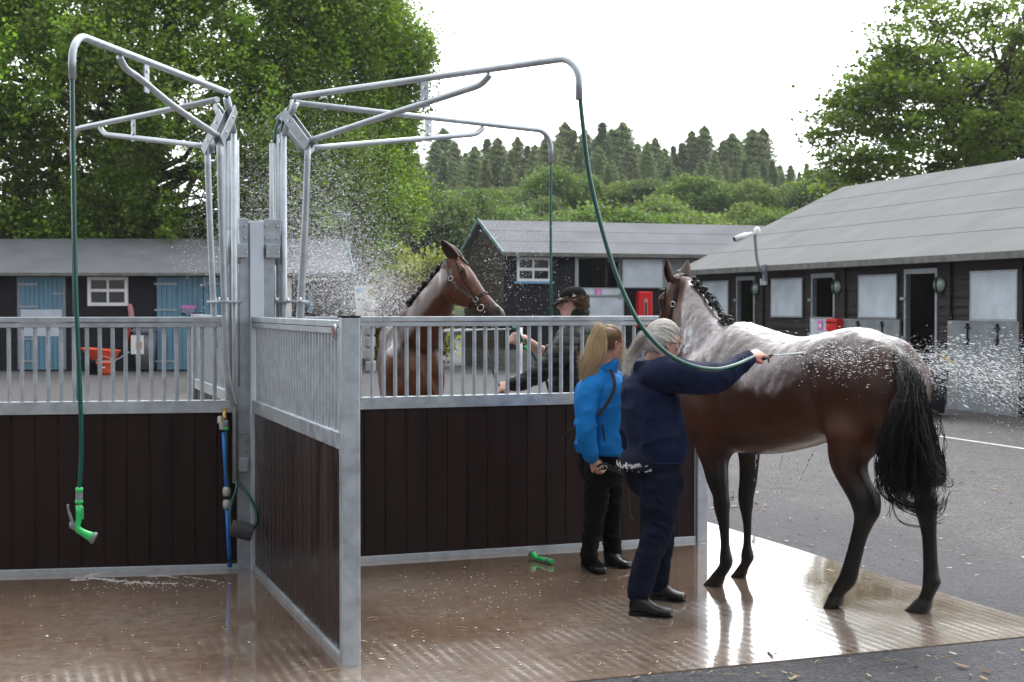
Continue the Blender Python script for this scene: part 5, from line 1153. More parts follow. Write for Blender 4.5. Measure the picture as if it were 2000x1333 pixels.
def horse2():
    F = F2; X, Y = F.h, F.l
    # neck sections use the view-side axis so the neck can bend
    t, me, c, q, H, l = horse('horse', 'bay horse behind the barred panel with head turned right and plaited mane', F, legs2, [], poll2, a2, n2_, None, None, hk=1.07, thin=.92)
    return t, me, c, q, H, l
# the neck loft needs its own sideways axis: patch horse() through a pre-built list
_old = MB.loft
def loft_neck(self, secs, n=24, k=1):
    if len(secs) == 0:
        rows = []
        for i, (cc, bp, bm2, w_, up) in enumerate(N2):
            a = N2[max(i - 1, 0)][0]; b = N2[min(i + 1, len(N2) - 1)][0]; T_ = (b - a).normalized(); S_ = T_.cross(up).normalized(); rows.append((cc, S_, up, w_, bp, bm2, 2.2))
        return _old(self, rows, 28, 4)
    return _old(self, secs, n, k)
MB.loft = loft_neck
h2, me, c, q, H2, l2 = horse2()
MB.loft = _old
def line2(q):                                             # water sheen along the crest side of the neck
    wn = N2; return np.full(len(q), -1.0)
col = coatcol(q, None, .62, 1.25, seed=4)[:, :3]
dd_ = []
hp = np.array(H2(0, 0, 0)); A3 = np.array(H2(1, 0, 0)) - hp; tt = (c - hp) @ A3
muz = sm(.44, .58, tt) * (tt < .7) * (c[:, 2] > 1.45) * ((c[:, 0] - hp[0]) > .2)
col = col * (1 - .8 * muz[:, None]) + np.array([.02, .016, .017])[None] * .8 * muz[:, None]
# wet sheen painted as pale streaks from the crest down the shoulder
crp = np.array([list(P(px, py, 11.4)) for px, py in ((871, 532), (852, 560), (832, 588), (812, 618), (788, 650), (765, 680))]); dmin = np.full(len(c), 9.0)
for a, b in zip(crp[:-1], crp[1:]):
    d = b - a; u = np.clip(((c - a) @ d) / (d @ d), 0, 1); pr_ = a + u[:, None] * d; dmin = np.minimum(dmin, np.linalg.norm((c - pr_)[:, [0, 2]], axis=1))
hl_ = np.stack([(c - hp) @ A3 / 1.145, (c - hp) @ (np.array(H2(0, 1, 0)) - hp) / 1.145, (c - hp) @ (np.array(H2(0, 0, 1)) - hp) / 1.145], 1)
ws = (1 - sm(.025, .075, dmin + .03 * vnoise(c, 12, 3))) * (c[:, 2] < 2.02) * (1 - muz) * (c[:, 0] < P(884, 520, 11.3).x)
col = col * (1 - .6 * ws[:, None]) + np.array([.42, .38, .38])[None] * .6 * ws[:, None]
col[q[:, 2] < .075] = (.02, .016, .014)
nos = np.exp(-(((hl_[:, 0] - .525) / .026) ** 2 + ((hl_[:, 1] + .006) / .024) ** 2)) * (np.abs(hl_[:, 2]) > .025); mou = np.exp(-((hl_[:, 1] + .072 + .2 * (hl_[:, 0] - .5)) / .006) ** 2) * (hl_[:, 0] > .44) * (hl_[:, 0] < .60)
eyz = np.exp(-(((hl_[:, 0] - .135) / .034) ** 2 + ((hl_[:, 1] - .010) / .026) ** 2)) * (np.abs(hl_[:, 2]) > .06)
col = col * (1 - .9 * np.clip(nos + mou * .8 + eyz * .55, 0, 1))[:, None]
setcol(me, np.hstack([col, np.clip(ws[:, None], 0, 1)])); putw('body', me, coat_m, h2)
for s in (-1, 1): ear(poll2 + n2_ * .02, a2, n2_, l2, s, 'ear', h2, (P(861, 478, 11.28) - P(886, 512, 11.28)).normalized() + l2 * s * .12, L=.20, open_=V((-.5, -.9, -.1)) if s < 2 else None)
crest(F2, [P(893, 500, 11.3), P(868, 519, 11.33), P(842, 548, 11.38), P(820, 575, 11.43), P(797, 594, 11.5)], 16, .034, h2, 8, 40)
mb = MB(); rg = np.random.default_rng(2)
for i in range(60): p = H2(-.03 + rg.random() * .05, .05, rg.normal() * .02); mb.tube(catmull([p, p + a2 * .05 + n2_ * .02, p + a2 * rg.uniform(.06, .11) + n2_ * .008 + l2 * rg.normal() * .01], 3), [.004, .004, .0035, .003, .002, .002, .001], 4, caps=False)
mb.build('forelock', hair_black, h2)
mb = MB(); mb.limb([F2.w(-1.45, 0, 1.42), F2.w(-1.56, 0, 1.2), F2.w(-1.56, 0, .9), F2.w(-1.54, 0, .6)], [.05, .07, .08, .03]); mb.build('tail', hair_black, h2)
eyes(H2, l2, h2); halter(H2, l2, h2, 'headcollar', leather, leather2)
# ---------------------------------------------------------------- people
skin = mat('skin', rough=.5, attr='Col', var=.06, vscale=60, spec=.4)
hairm = mat('hair', rough=.45, attr='Col', var=.2, vscale=120, spec=.5)
navy = mat('navy_jacket_cloth', (.0065, .0115, .040), .7, var=.25, vscale=9, bump=.2, bscale=240, spec=.12)
navy_t = mat('navy_trouser_cloth', (.0045, .0065, .018), .8, var=.25, vscale=9, bump=.2, bscale=300, spec=.1)
blue_c = mat('bright_blue_softshell', (.004, .165, .50), .65, var=.14, vscale=7, bump=.2, bscale=260, spec=.18)
black_c = mat('black_trouser_cloth', (.005, .005, .0055), .8, var=.3, vscale=9, bump=.3, bscale=260, spec=.1)
olive = mat('dark_olive_quilting', (.0085, .0092, .007), .5, spec=.22, var=.3, vscale=12, bump=.3, bscale=90)
cap_m = mat('black_cap_cloth', (.011, .010, .010), .85, spec=.1, var=.2, vscale=20, bump=.3, bscale=300)
shoe = mat('polished_black_leather', (.005, .0045, .0045), .3, var=.3, spec=.3, coat=.08, bump=.15, bscale=35)
white_lo = mat('white_lettering', (.7, .7, .7), .5)
HS = [(-.120, .078, .035, .018), (-.110, .086, .012, .034), (-.092, .089, -.02, .048), (-.065, .088, -.05, .058), (-.035, .087, -.078, .065), (-.005, .086, -.094, .070), (.03, .092, -.10, .0745), (.06, .088, -.098, .074), (.088, .072, -.084, .065), (.106, .048, -.062, .048), (.116, .018, -.035, .026)]
def HF(c, f, u, k=1.0):
    f, u = V(f).normalized(), V(u); u = (u - f * u.dot(f)).normalized(); l = u.cross(f)
    return (lambda x, y, z: V(c) + (f * x + l * y + u * z) * k), f, l, u
def head(mb, c, f, u, k=1.0):
    H, f, l, u = HF(c, f, u, k)
    mb.loft([(H((a + b) / 2, 0, z), l, f, w_ * k, (a - b) / 2 * k, (a - b) / 2 * k, 2.25) for z, a, b, w_ in HS], 26, 3)
    mb.limb([H(.090, 0, .022), H(.100, 0, .0), H(.110, 0, -.020)], [.008 * k, .009 * k, .0125 * k], 10)
    mb.limb([H(.097, -.014, -.026), H(.105, 0, -.028), H(.097, .014, -.026)], [.008 * k, .010 * k, .008 * k], 8)
    mb.limb([H(.082, -.022, -.052), H(.093, 0, -.050), H(.082, .022, -.052)], [.006 * k, .0085 * k, .006 * k], 8)
    mb.limb([H(.081, -.018, -.064), H(.091, 0, -.066), H(.081, .018, -.064)], [.007 * k, .009 * k, .007 * k], 8)
    mb.limb([H(.082, -.05, .030), H(.091, -.02, .034), H(.093, 0, .03), H(.091, .02, .034), H(.082, .05, .030)], [.008 * k] * 5, 8)
    for s in (-1, 1):
        mb.limb([H(.066, s * .052, -.008), H(.074, s * .044, -.022)], [.014 * k, .014 * k], 8)
        mb.limb([H(-.008, s * .072, -.028), H(.004, s * .078, -.012), H(.004, s * .083, .010), H(-.010, s * .087, .024), H(-.022, s * .087, .012), H(-.018, s * .08, -.012), H(-.010, s * .074, -.028)], [.007 * k, .006 * k, .006 * k, .007 * k, .007 * k, .006 * k, .007 * k], 8)
    return H, f, l, u
def hand(mb, w_, d, n, curl, k=1.0, thumb=1, spread=.12):
    # w_ wrist, d towards the knuckles, n out of the back of the hand; curl per finger (radians per joint)
    w_, d, n = V(w_), V(d).normalized(), V(n); n = (n - d * n.dot(d)).normalized(); s = d.cross(n) * thumb   # s points to the thumb side
    Q = lambda a, b, c: w_ + (d * a + s * b + n * c) * k
    mb.loft([(Q(-.02, 0, 0), s, n, .026 * k, .019 * k, .019 * k, 2.2), (Q(.01, 0, 0), s, n, .030 * k, .016 * k, .018 * k, 2.4), (Q(.045, .002, 0), s, n, .040 * k, .013 * k, .016 * k, 2.6), (Q(.080, 0, 0), s, n, .041 * k, .012 * k, .013 * k, 2.6), (Q(.092, 0, -.002), s, n, .036 * k, .008 * k, .010 * k, 2.4)], 18, 3)
    Ls = [(.034, .024, .019, .0088), (.040, .027, .021, .0092), (.037, .025, .020, .0088), (.029, .019, .017, .0078)]
    for i, (a, b, c, r) in enumerate(Ls):
        off = .030 - i * .0195; p = Q(.083 - (.004 if i in (0, 3) else 0) - (.006 if i == 3 else 0), off, 0); ang = 0; fd = (d + s * (spread * (1.2 - i * .8))).normalized(); pts = [p - fd * .012 * k, p]; rr = [r * 1.08 * k, r * 1.1 * k]
        for j, L in enumerate((a, b, c)):
            ang += curl[i] * (1, 1.25, .8)[j]; v = fd * math.cos(ang) - n * math.sin(ang); p = p + v * L * k; pts.append(p); rr.append(r * (1.03, .95, .82)[j] * k)
        mb.limb(pts, rr, 10, 3)
    ct = curl[4]
    mb.limb([Q(.018, .024, -.004), Q(.040, .044, -.012 - .01 * ct), Q(.064, .050 - .012 * ct, -.022 - .014 * ct), Q(.085, .045 - .026 * ct, -.026 - .02 * ct)], [.014 * k, .0125 * k, .0105 * k, .0085 * k], 10, 3)
    return Q
def strands(lines, r, cols, name, parent, m=hairm):
    vs, fs, cs = [], [], []; n = 3
    for L_, col in zip(lines, cols):
        mb = MB(); m_ = len(L_); mb.tube(L_, [r * (1 if i < m_ - 2 else (.6 if i == m_ - 2 else .15)) for i in range(m_)], n, caps=False); b = len(vs)
        vs += mb.v; fs += [tuple(b + q for q in f) for f in mb.f]; cs += [col] * len(mb.v)
    return big(name, vs, fs, m, cs, parent, smooth=True)
def skincol(c, H, f, l, u, base, k=1.0, lip=(.36, .12, .10)):
    o = np.array(H(0, 0, 0)); d = c - o; x, y, z = d @ np.array(f), d @ np.array(l), d @ np.array(u)
    col = np.repeat(np.array(base)[None], len(c), 0) * (1 + .05 * vnoise(c, 25, 1)[:, None])
    a = np.exp(-(((z + .058 * k) / .010) ** 2 + (y / .024) ** 2)) * (x > .082 * k); col = col * (1 - .8 * a[:, None]) + np.array(lip)[None] * .8 * a[:, None]
    b = np.exp(-(((z + .02) / .03) ** 2 + ((np.abs(y) - .045) / .025) ** 2)) * (x > .03); col = col * (1 - .35 * b[:, None]) + np.array([.50, .20, .16])[None] * .35 * b[:, None]
    e = np.exp(-(((z - .036 * k) / .005) ** 2)) * (np.abs(np.abs(y) - .032) < .02) * (x > .07); col = col * (1 - .6 * e[:, None])
    ea = (np.abs(y) > .077 * k) & (np.abs(z) < .05); col[ea] *= np.array([1.0, .72, .68])
    return col
def face_eyes(H, f, l, u, parent, k=1.0):
    for s in (-1, 1):
        mb = MB(); mb.ell(H(.0775, s * .032, .012), (.011 * k, .015 * k, .0075 * k), f, l, u, 12, 8); e = mb.build('eye', mat('eye_white', (.55, .5, .47), .2), parent)
        mb = MB(); mb.ell(H(.0875, s * .032, .012), (.0025 * k, .0058 * k, .0058 * k), f, l, u, 10, 6); mb.build('iris', eye_m, e)
def garment(mb, name, m, parent, voxel=.0075, it=4, amp=.006, sc=9, strx=(1, 1, 1.8), quilt=0, folds=(), seed=1, col=None):
    me = fuse(mb, voxel, it); c = coords(me); n = normals(me)
    w1 = vnoise(c * np.array(strx), sc, seed); w2 = vnoise(c * np.array(strx)[::-1], sc * 1.9, seed + 3)
    d = amp * (1 - 2 * np.abs(w1)) + amp * .5 * (1 - 2 * np.abs(w2))
    for (a, b, w_, dp) in folds:
        a, b = np.array(V(a)), np.array(V(b)); dd = b - a; t_ = np.clip(((c - a) @ dd) / (dd @ dd), 0, 1); ds = np.linalg.norm(c - (a + t_[:, None] * dd), axis=1); d = d + dp * np.exp(-(ds / w_) ** 2)
    if quilt: d = d * .5 + .010 * np.abs(np.sin(math.pi * (c[:, 2] + .015 * w1) / quilt)) ** .5
    setco(me, c + n * d[:, None]); return putw(name, me, m, parent)
def shoe_mesh(name, heel, toe, parent, w_=.048, h=.075, m=shoe, boot=.0):
    heel, toe = V(heel), V(toe); f = (toe - heel).normalized(); L = (toe - heel).length; s = V((-f.y, f.x, 0)); at = lambda t, z: heel + f * (L * t) + ZZ * z
    mb = MB(); mb.loft([(at(.0, .052), s, ZZ, .026, .03, .03, 2.3), (at(.06, .055), s, ZZ, .036, .045, .035, 2.5), (at(.22, .062), s, ZZ, .039, .052, .042, 2.4), (at(.42, .055), s, ZZ, .040, .045, .036, 2.4), (at(.62, .042), s, ZZ, .047, .030, .028, 2.5), (at(.82, .038), s, ZZ, .049, .022, .024, 2.6), (at(.95, .036), s, ZZ, .040, .017, .022, 2.6), (at(1.0, .034), s, ZZ, .024, .010, .018, 2.4)], 22, 3)
    mb.limb([at(.20, .08), at(.19, .13), at(.19, .17)], [.042, .040, .040])
    me = fuse(mb, .006, 3); sh = putw(name, me, m, parent)
    so_ = MB(); pr = [(0.0, .026), (.08, .036), (.25, .036), (.45, .036), (.66, .048), (.85, .049), (.96, .038), (1.01, .015)]
    pl = [at(t, .002) + s * a for t, a in pr] + [at(t, .002) - s * a for t, a in pr[::-1]]; so_.prism(pl, ZZ * .012)
    pl = [at(t, .0) + s * a for t, a in pr[:3]] + [at(t, .0) - s * a for t, a in pr[:3][::-1]]; so_.prism([p + ZZ * .012 for p in pl], ZZ * .016); so_.build('sole', rubber, sh); return sh
def scalp(H, dirs, tie, rad=(.100, .0815, .122), off=(-.004, 0, .0), k=1.0, lift=.006, n=9, rg=None):
    def srf(d, ex=0): d = np.array(d) / np.linalg.norm(d); q = d * (np.array(rad) + ex) + np.array(off); return H(*q)
    T = np.array(tie) / np.linalg.norm(tie); out = []
    for d in dirs:
        d = np.array(d) / np.linalg.norm(d); w_ = math.acos(max(-1, min(1, float(d @ T)))); L_ = []; e = lift * rg.random(); ja, jb = rg.normal() * .5, rg.uniform(0, 6.28)
        for i in range(n):
            t = i / (n - 1); v = (math.sin((1 - t) * w_) * d + math.sin(t * w_) * T) / (math.sin(w_) + 1e-6); L_.append(srf(v + np.array([0, .03, .03]) * ja * math.sin(t * 5 + jb), e + .004 * math.sin(t * math.pi)))
        out.append(L_)
    return out
def hcols(n, a, b, rg): t = rg.random((n, 1)) ** 1.3; return list(np.array(a)[None] * (1 - t) + np.array(b)[None] * t)
def torso_sec(p, wdt, dep, S, Fd, e=2.4): return (V(p), V(S), V(Fd), wdt, dep, dep, e)
# ======== older woman in navy
dW = 8.0; pw = lambda px, py, dd=0: P(px, py, dW + dd)
WF = V((.86, .51, 0)).normalized(); WS = V((WF.y, -WF.x, 0))
gw = G(1262, 1190); wom = thing('person', 'woman with grey ponytail and glasses in a navy jacket, arm stretched out hosing the horse', 'person', (pw(1270, 1190).x, dW, 0))
hf = V((.90, .42, -.20)).normalized(); hu = V((.22, .05, .97))
mb = MB(); Hw, fW, lW, uW = head(mb, pw(1294, 672, -.02), hf, hu, 1.02)
mb.limb([Hw(-.02, 0, -.06), pw(1272, 722, .02), pw(1264, 745, .03)], [.058, .054, .055])
mb.limb([pw(1264, 775, .02), pw(1270, 820, .02), pw(1275, 880, .02)], [.07, .10, .10])
WR = [pw(1296, 726, -.16), pw(1392, 742, -.10), pw(1462, 700, .08)]
mb.limb(WR, [.05, .04, .029]); hw_dir = (pw(1492, 688, .12) - pw(1464, 698, .06)).normalized()
Qw = hand(mb, pw(1463, 697, .065), hw_dir, V((-.10, -.62, .78)), (.45, 1.0, 1.15, 1.2, .8), 1.05, thumb=1)
WL = [pw(1240, 765, .17), pw(1234, 810, .2), pw(1236, 888, .22)]
mb.limb(WL, [.05, .042, .03]); hand(mb, WL[2], V((.1, 0, -1)), V((-.6, .5, 0)), (.5, .5, .5, .5, .3), .95, thumb=1)
for pts in ([pw(1282, 900, -.06), pw(1282, 1040, -.10), pw(1247, 1160, -.18)], [pw(1282, 900, .1), pw(1290, 1040, .12), pw(1284, 1145, .20)]): mb.limb(pts, [.08, .05, .035])
me = fuse(mb, .0065, 2); c = coords(me); setcol(me, skincol(c, Hw, fW, lW, uW, (.60, .35, .28), 1.02)); putw('body', me, skin, wom); face_eyes(Hw, fW, lW, uW, wom, 1.02)
# jacket
mb = MB()
T_ = [((1262, 730), .075, .070), ((1262, 742), .14, .09), ((1266, 762), .178, .116), ((1272, 800), .184, .136), ((1280, 845), .186, .149), ((1281, 880), .182, .147), ((1277, 898), .181, .146)]
mb.loft([torso_sec(pw(*p), a, b, WS, WF) for p, a, b in T_], 32, 4)
mb.limb([pw(1276, 735, -.08), pw(1310, 732, -.17), pw(1352, 738, -.16), pw(1396, 738, -.10), pw(1431, 721, -.02), pw(1457, 703, .05)], [.085, .094, .086, .078, .058, .046], 18)
mb.limb([pw(1246, 742, .1), pw(1237, 790, .18), pw(1233, 840, .21), pw(1236, 885, .22)], [.075, .07, .062, .052], 16)
mb.loft([(pw(1266, 745, .02), WS, WF, .11, .105, .105, 2.1), (pw(1268, 724, .01), WS, (WF + ZZ * .15).normalized(), .088, .092, .090, 2.1), (pw(1271, 699, .0), WS, (WF + ZZ * .28).normalized(), .080, .086, .084, 2.1)], 24, 3)
fl = [(pw(1290, 760, -.33), pw(1230, 800, -.1), .012, .010), (pw(1300, 790, -.2), pw(1345, 850, -.15), .016, .012), (pw(1240, 850, -.2), pw(1330, 820, -.2), .014, .008), (pw(1225, 880, -.1), pw(1310, 850, -.2), .012, .008), (pw(1350, 775, -.2), pw(1300, 740, -.3), .014, -.012), (pw(1400, 765, -.15), pw(1440, 735, -.05), .012, .010), (pw(1380, 700, -.2), pw(1420, 745, -.2), .012, -.010), (pw(1330, 715, -.3), pw(1320, 780, -.3), .015, -.013), (pw(1260, 770, -.2), pw(1300, 880, -.2), .008, -.007)]
jk = garment(mb, 'jacket', navy, wom, .008, 3, .0110, 5.2, (1, 1, 1.5), folds=fl, seed=2)
mb = MB(); ring = [(WR[2] + (WR[2] - WR[1]).normalized() * .01)]
# collar edge, hem and cuff as raised bands
mb.loft([torso_sec(pw(1277, 897), .187, .151, WS, WF), torso_sec(pw(1277, 903), .184, .148, WS, WF)], 40); mb.build('hem', navy, jk)
# printed blouse showing under the hem
mb = MB(); mb.loft([torso_sec(pw(1270, 884), .170, .140, WS, WF), torso_sec(pw(1262, 908), .178, .152, WS, WF), torso_sec(pw(1257, 915), .170, .150, WS, WF)], 40, 2); bl = mb.build('blouse', mat('dark_blouse', (.008, .010, .022), .9, spec=.1), wom)
mb = MB(); rg = np.random.default_rng(4)
for i in range(60):
    a = rg.uniform(.55, 2.3); z = rg.uniform(-.034, .006); p = pw(1262, 904) + WS * math.cos(a) * .1835 - WF * math.sin(a) * .1575; nr = (WS * math.cos(a) - WF * math.sin(a)).normalized(); tg = nr.cross(ZZ)
    p.z += z
    for j in range(5):
        th = j * 1.256 + i; q = p + (tg * math.cos(th) + ZZ * math.sin(th)) * .0055; mb.ell(q + nr * .001, (.0010, .0022, .0048), nr, tg, ZZ, 8, 5)
mb.build('leaf_print', white_lo, bl)
# trousers
mb = MB()
mb.loft([torso_sec(pw(1272, 885), .17, .135, WS, WF), torso_sec(pw(1274, 915), .178, .142, WS, WF), torso_sec(pw(1280, 945), .172, .138, WS, WF), torso_sec(pw(1284, 968), .14, .11, WS, WF)], 28, 3)
mb.limb([pw(1284, 925, -.07), pw(1287, 970, -.09), pw(1284, 1035, -.12), pw(1266, 1090, -.16), pw(1247, 1158, -.19)], [.108, .108, .084, .070, .062], 18)
mb.limb([pw(1286, 925, .08), pw(1292, 975, .10), pw(1291, 1040, .13), pw(1287, 1090, .17), pw(1285, 1138, .21)], [.10, .098, .078, .066, .060], 18)
fl = [(pw(1250, 950, -.2), pw(1300, 985, -.2), .010, .010), (pw(1255, 975, -.2), pw(1305, 1005, -.2), .010, .008), (pw(1262, 1012, -.2), pw(1300, 1030, -.2), .010, .010), (pw(1255, 1040, -.2), pw(1300, 1050, -.2), .010, .009), (pw(1240, 930, -.2), pw(1290, 945, -.2), .010, .009), (pw(1262, 1070, -.23), pw(1240, 1150, -.26), .008, .006)]
garment(mb, 'trousers', navy_t, wom, .0075, 3, .0075, 9, (1, 1, 1.6), folds=fl, seed=5)
fn = G(1236, 1200); mb = None
shoe_mesh('shoe', G(1230, 1203), G(1313, 1209), wom); shoe_mesh('shoe', G(1272, 1172), G(1338, 1178), wom)
# hair
rg = np.random.default_rng(6); tie = (-.75, .05, .22); dirs = []
for i in range(2300):
    a = rg.uniform(-3.1, 3.1); e = rg.uniform(-.1 if rg.random() < .6 else -.55, 1.35); e = e if abs(a) > 1.75 or e > -.1 else .1; d = (math.cos(a) * math.cos(e), math.sin(a) * math.cos(e), math.sin(e))
    if d[0] > .45 and d[2] < .50: d = (d[0], d[1], .5 + .4 * rg.random())
    if abs(d[1]) > .5 and d[2] < .12 and d[0] > .0: d = (d[0], d[1], .15 + rg.random() * .4)
    dirs.append(d)
L_ = scalp(Hw, dirs, tie, (.104, .086, .126), lift=.012, rg=rg)
tp0 = Hw(-.085, .004, .028)
for i in range(1100):
    o = V(rg.normal(size=3)) * .006; k = rg.random(); sx_ = rg.normal() * .010; e = pw(1224 + rg.normal() * 4, 728 - 45 * k ** 2 + rg.normal() * 5, -.02)
    L_.append(catmull([tp0 + o, tp0 + V((-.035, -.02, .006)) + o * 1.6, pw(1240 + sx_ * 250, 682, -.02) + o, pw(1230 + sx_ * 350, 706, -.02), e], 3))
for i in range(40):
    L_.append(catmull([Hw(.07, -.03 + rg.normal() * .012, .108), Hw(.088, -.056 + rg.normal() * .006, .06), Hw(.074, -.074, .01 + rg.normal() * .01), Hw(.058 + rg.normal() * .006, -.077, -.03 - rg.random() * .02)], 3))
hr = strands(L_, .00105, hcols(len(L_), (.46, .43, .40), (.95, .91, .85), rg), 'hair', wom)
mb = MB(); rws = []
mb.loft([(Hw(-.012 - (.028 if z < -.0 else 0), 0, z), lW, fW, w_ * 1.05, b_ * 1.0, b_ * 1.06, 2.1) for z, w_, b_ in ((-.058, .055, .052), (-.03, .064, .066), (.0, .072, .080), (.03, .077, .088), (.06, .0765, .088), (.09, .068, .076), (.11, .05, .055), (.122, .02, .022))], 26, 3)
def hair_cap(mb, name, parent, col): me = fuse(mb, .006, 1); setcol(me, np.repeat(np.array([col]), len(me.vertices), 0)); return putw(name, me, hairm, parent)
hair_cap(mb, 'hair_base', wom, (.36, .34, .33))
mb = MB(); mb.tube([tp0 + V((0, .012 * math.cos(t), .012 * math.sin(t))) for t in np.linspace(0, 6.28, 12)], .004, 6); mb.build('hair_tie', rubber, wom)
# glasses
gl = MB()
for s in (-1, 1):
    gl.tube([Hw(.104, s * .032 + .021 * math.cos(t), .008 + .017 * math.sin(t)) for t in np.linspace(0, 2 * math.pi, 16)], .0022, 6, caps=False); gl.tube([Hw(.102, s * .053, .012), Hw(.06, s * .079, .014), Hw(.0, s * .085, .012)], .0018, 6)
gl.tube([Hw(.104, -.011, .012), Hw(.107, 0, .015), Hw(.104, .011, .012)], .002, 6); gl.build('glasses', mat('dark_glasses_frame', (.02, .015, .012), .2), wom)
# nozzle in her hand
nz = thing('hose_nozzle', 'short black hose nozzle gripped in the navy jacketed woman\'s hand', 'nozzle', tuple(HAND1)); mb = MB(); n0, n1 = Qw(.035, .018, -.030), Qw(.150, .034, -.018); mb.tube([n0, n0.lerp(n1, .5), n1], [.011, .013, .009], 12); mb.build('barrel', rubber, nz)
# ======== girl in blue
dG = 9.12; pg = lambda px, py, dd=0: P(px, py, dG + dd)
GF = V((.72, .69, 0)).normalized(); GS = V((GF.y, -GF.x, 0))
girl = thing('person', 'young woman with long blonde ponytail in a bright blue jacket holding a bridle', 'person', (pg(1185, 1110).x, dG, 0))
hf = V((.80, .60, -.08)); hu = V((.05, 0, 1))
mb = MB(); Hg, fG, lG, uG = head(mb, pg(1190, 673, 0), hf, hu, .97)
mb.limb([Hg(-.02, 0, -.06), pg(1180, 718), pg(1178, 745)], [.052, .048, .05]); mb.limb([pg(1176, 775), pg(1173, 820), pg(1175, 880)], [.06, .09, .09])
GR = [pg(1150, 775, -.15), pg(1146, 830, -.17), pg(1158, 900, -.17)]
mb.limb(GR, [.045, .035, .024]); hand(mb, pg(1157, 898, -.17), V((.28, .0, -.95)), V((-.7, -.7, -.2)), (.75, .85, .9, .9, .5), .92, thumb=-1)
GLf = [pg(1207, 775, .14), pg(1222, 820, .1), pg(1228, 880, 0)]; mb.limb(GLf, [.045, .035, .024]); hand(mb, GLf[2], V((-.2, -.2, -.9)), V((.7, .3, .1)), (.6, .7, .7, .7, .4), .92)
for pts in ([pg(1172, 890, -.06), pg(1163, 1000, -.04), pg(1152, 1095, 0)], [pg(1190, 890, .07), pg(1192, 1000, .12), pg(1196, 1090, .18)]): mb.limb(pts, [.08, .05, .035])
me = fuse(mb, .0065, 2); c = coords(me); setcol(me, skincol(c, Hg, fG, lG, uG, (.58, .34, .26), .97)); putw('body', me, skin, girl); face_eyes(Hg, fG, lG, uG, girl, .97)
mb = MB()
T_ = [((1180, 728), .07, .065), ((1178, 740), .13, .085), ((1174, 758), .175, .11), ((1171, 800), .178, .122), ((1172, 840), .172, .125), ((1174, 870), .178, .132), ((1175, 886), .178, .132)]
mb.loft([torso_sec(pg(*p), a, b, GS, GF) for p, a, b in T_], 30, 4)
mb.limb([pg(1163, 745, -.08), pg(1148, 775, -.14), pg(1144, 830, -.18), pg(1153, 890, -.175)], [.075, .072, .062, .048], 16)
mb.limb([pg(1196, 745, .08), pg(1208, 790, .13), pg(1222, 830, .1), pg(1228, 872, .02)], [.07, .066, .058, .045], 16)
mb.loft([(pg(1180, 738), GS, GF, .080, .075, .075, 2.1), (pg(1183, 720), GS, (GF + ZZ * .2).normalized(), .068, .07, .064, 2.1), (pg(1186, 706), GS, (GF + ZZ * .3).normalized(), .064, .068, .06, 2.1)], 24, 3)
fl = [(pg(1150, 780, -.25), pg(1130, 860, -.3), .012, .008), (pg(1175, 760, -.2), pg(1200, 800, -.2), .014, .010), (pg(1160, 830, -.2), pg(1200, 850, -.2), .012, .009), (pg(1165, 770, -.26), pg(1170, 860, -.26), .010, -.014), (pg(1130, 840, -.25), pg(1160, 850, -.3), .01, .008), (pg(1130, 800, -.25), pg(1155, 790, -.3), .01, -.007)]
bj = garment(mb, 'jacket', blue_c, girl, .008, 3, .0100, 6, (1, 1, 1.4), folds=fl, seed=8)
mb = MB(); mb.loft([(pg(1180, 736, 0), GS, GF, .084, .079, .079, 2.1), (pg(1182.5, 724), GS, (GF + ZZ * .2).normalized(), .0735, .0755, .0695, 2.1)], 26); mb.build('collar_lining', mat('dark_collar', (.012, .014, .02), .8), bj)
mb = MB(); mb.bar(pg(1176, 830, -.22), pg(1181, 862, -.22), .012, .008, up=V((0, -1, 0))); mb.build('pocket_zip', rubber, bj)
mb = MB(); sp = [pg(1192, 722, -.10), pg(1200, 745, -.16), pg(1198, 765, -.19), pg(1185, 790, -.215), pg(1168, 812, -.235)]
pp = catmull(sp, 4)
for a, b in zip(pp[:-1], pp[1:]): mb.bar(a, b, .022, .004, up=V((0, -1, .2)))
mb.build('bag_strap', rubber, girl)
mb = MB(); mb.tube(catmull([pg(1127, 832, -.1), pg(1112, 842, -.1), pg(1098, 858, -.08), pg(1092, 866, -.08)], 4), .004, 5); mb.tube(catmull([pg(1124, 826, -.1), pg(1121, 850, -.1), pg(1112, 866, -.08)], 4), .003, 5); mb.build('strap_ends', rubber, girl)
mb = MB(); mb.loft([torso_sec(pg(1176, 872), .15, .118, GS, GF), torso_sec(pg(1177, 905), .152, .12, GS, GF), torso_sec(pg(1177, 930), .14, .11, GS, GF), torso_sec(pg(1178, 948), .11, .09, GS, GF)], 26, 3)
mb.limb([pg(1168, 915, -.06), pg(1167, 965, -.06), pg(1160, 1020, -.04), pg(1153, 1060, -.02), pg(1150, 1092, 0)], [.085, .075, .062, .055, .052], 16)
mb.limb([pg(1188, 915, .06), pg(1194, 965, .09), pg(1194, 1020, .13), pg(1195, 1055, .16), pg(1197, 1085, .19)], [.085, .072, .06, .056, .054], 16)
garment(mb, 'trousers', black_c, girl, .0075, 3, .008, 10, (1, 1, 2), seed=11)
shoe_mesh('shoe', G(1142, 1106), G(1176, 1125), girl); shoe_mesh('shoe', G(1184, 1106), G(1231, 1113), girl)
rg = np.random.default_rng(16); tie = (-.62, .02, .62); dirs = []
for i in range(1900):
    a = rg.uniform(-3.1, 3.1); e = rg.uniform(-.35, 1.3); d = [math.cos(a) * math.cos(e), math.sin(a) * math.cos(e), math.sin(e)]
    if d[0] > .4 and d[2] < .5: d[2] = .5 + .4 * rg.random()
    if abs(d[1]) > .5 and d[2] < .1 and d[0] > -.15: d[2] = .12 + rg.random() * .4
    dirs.append(d)
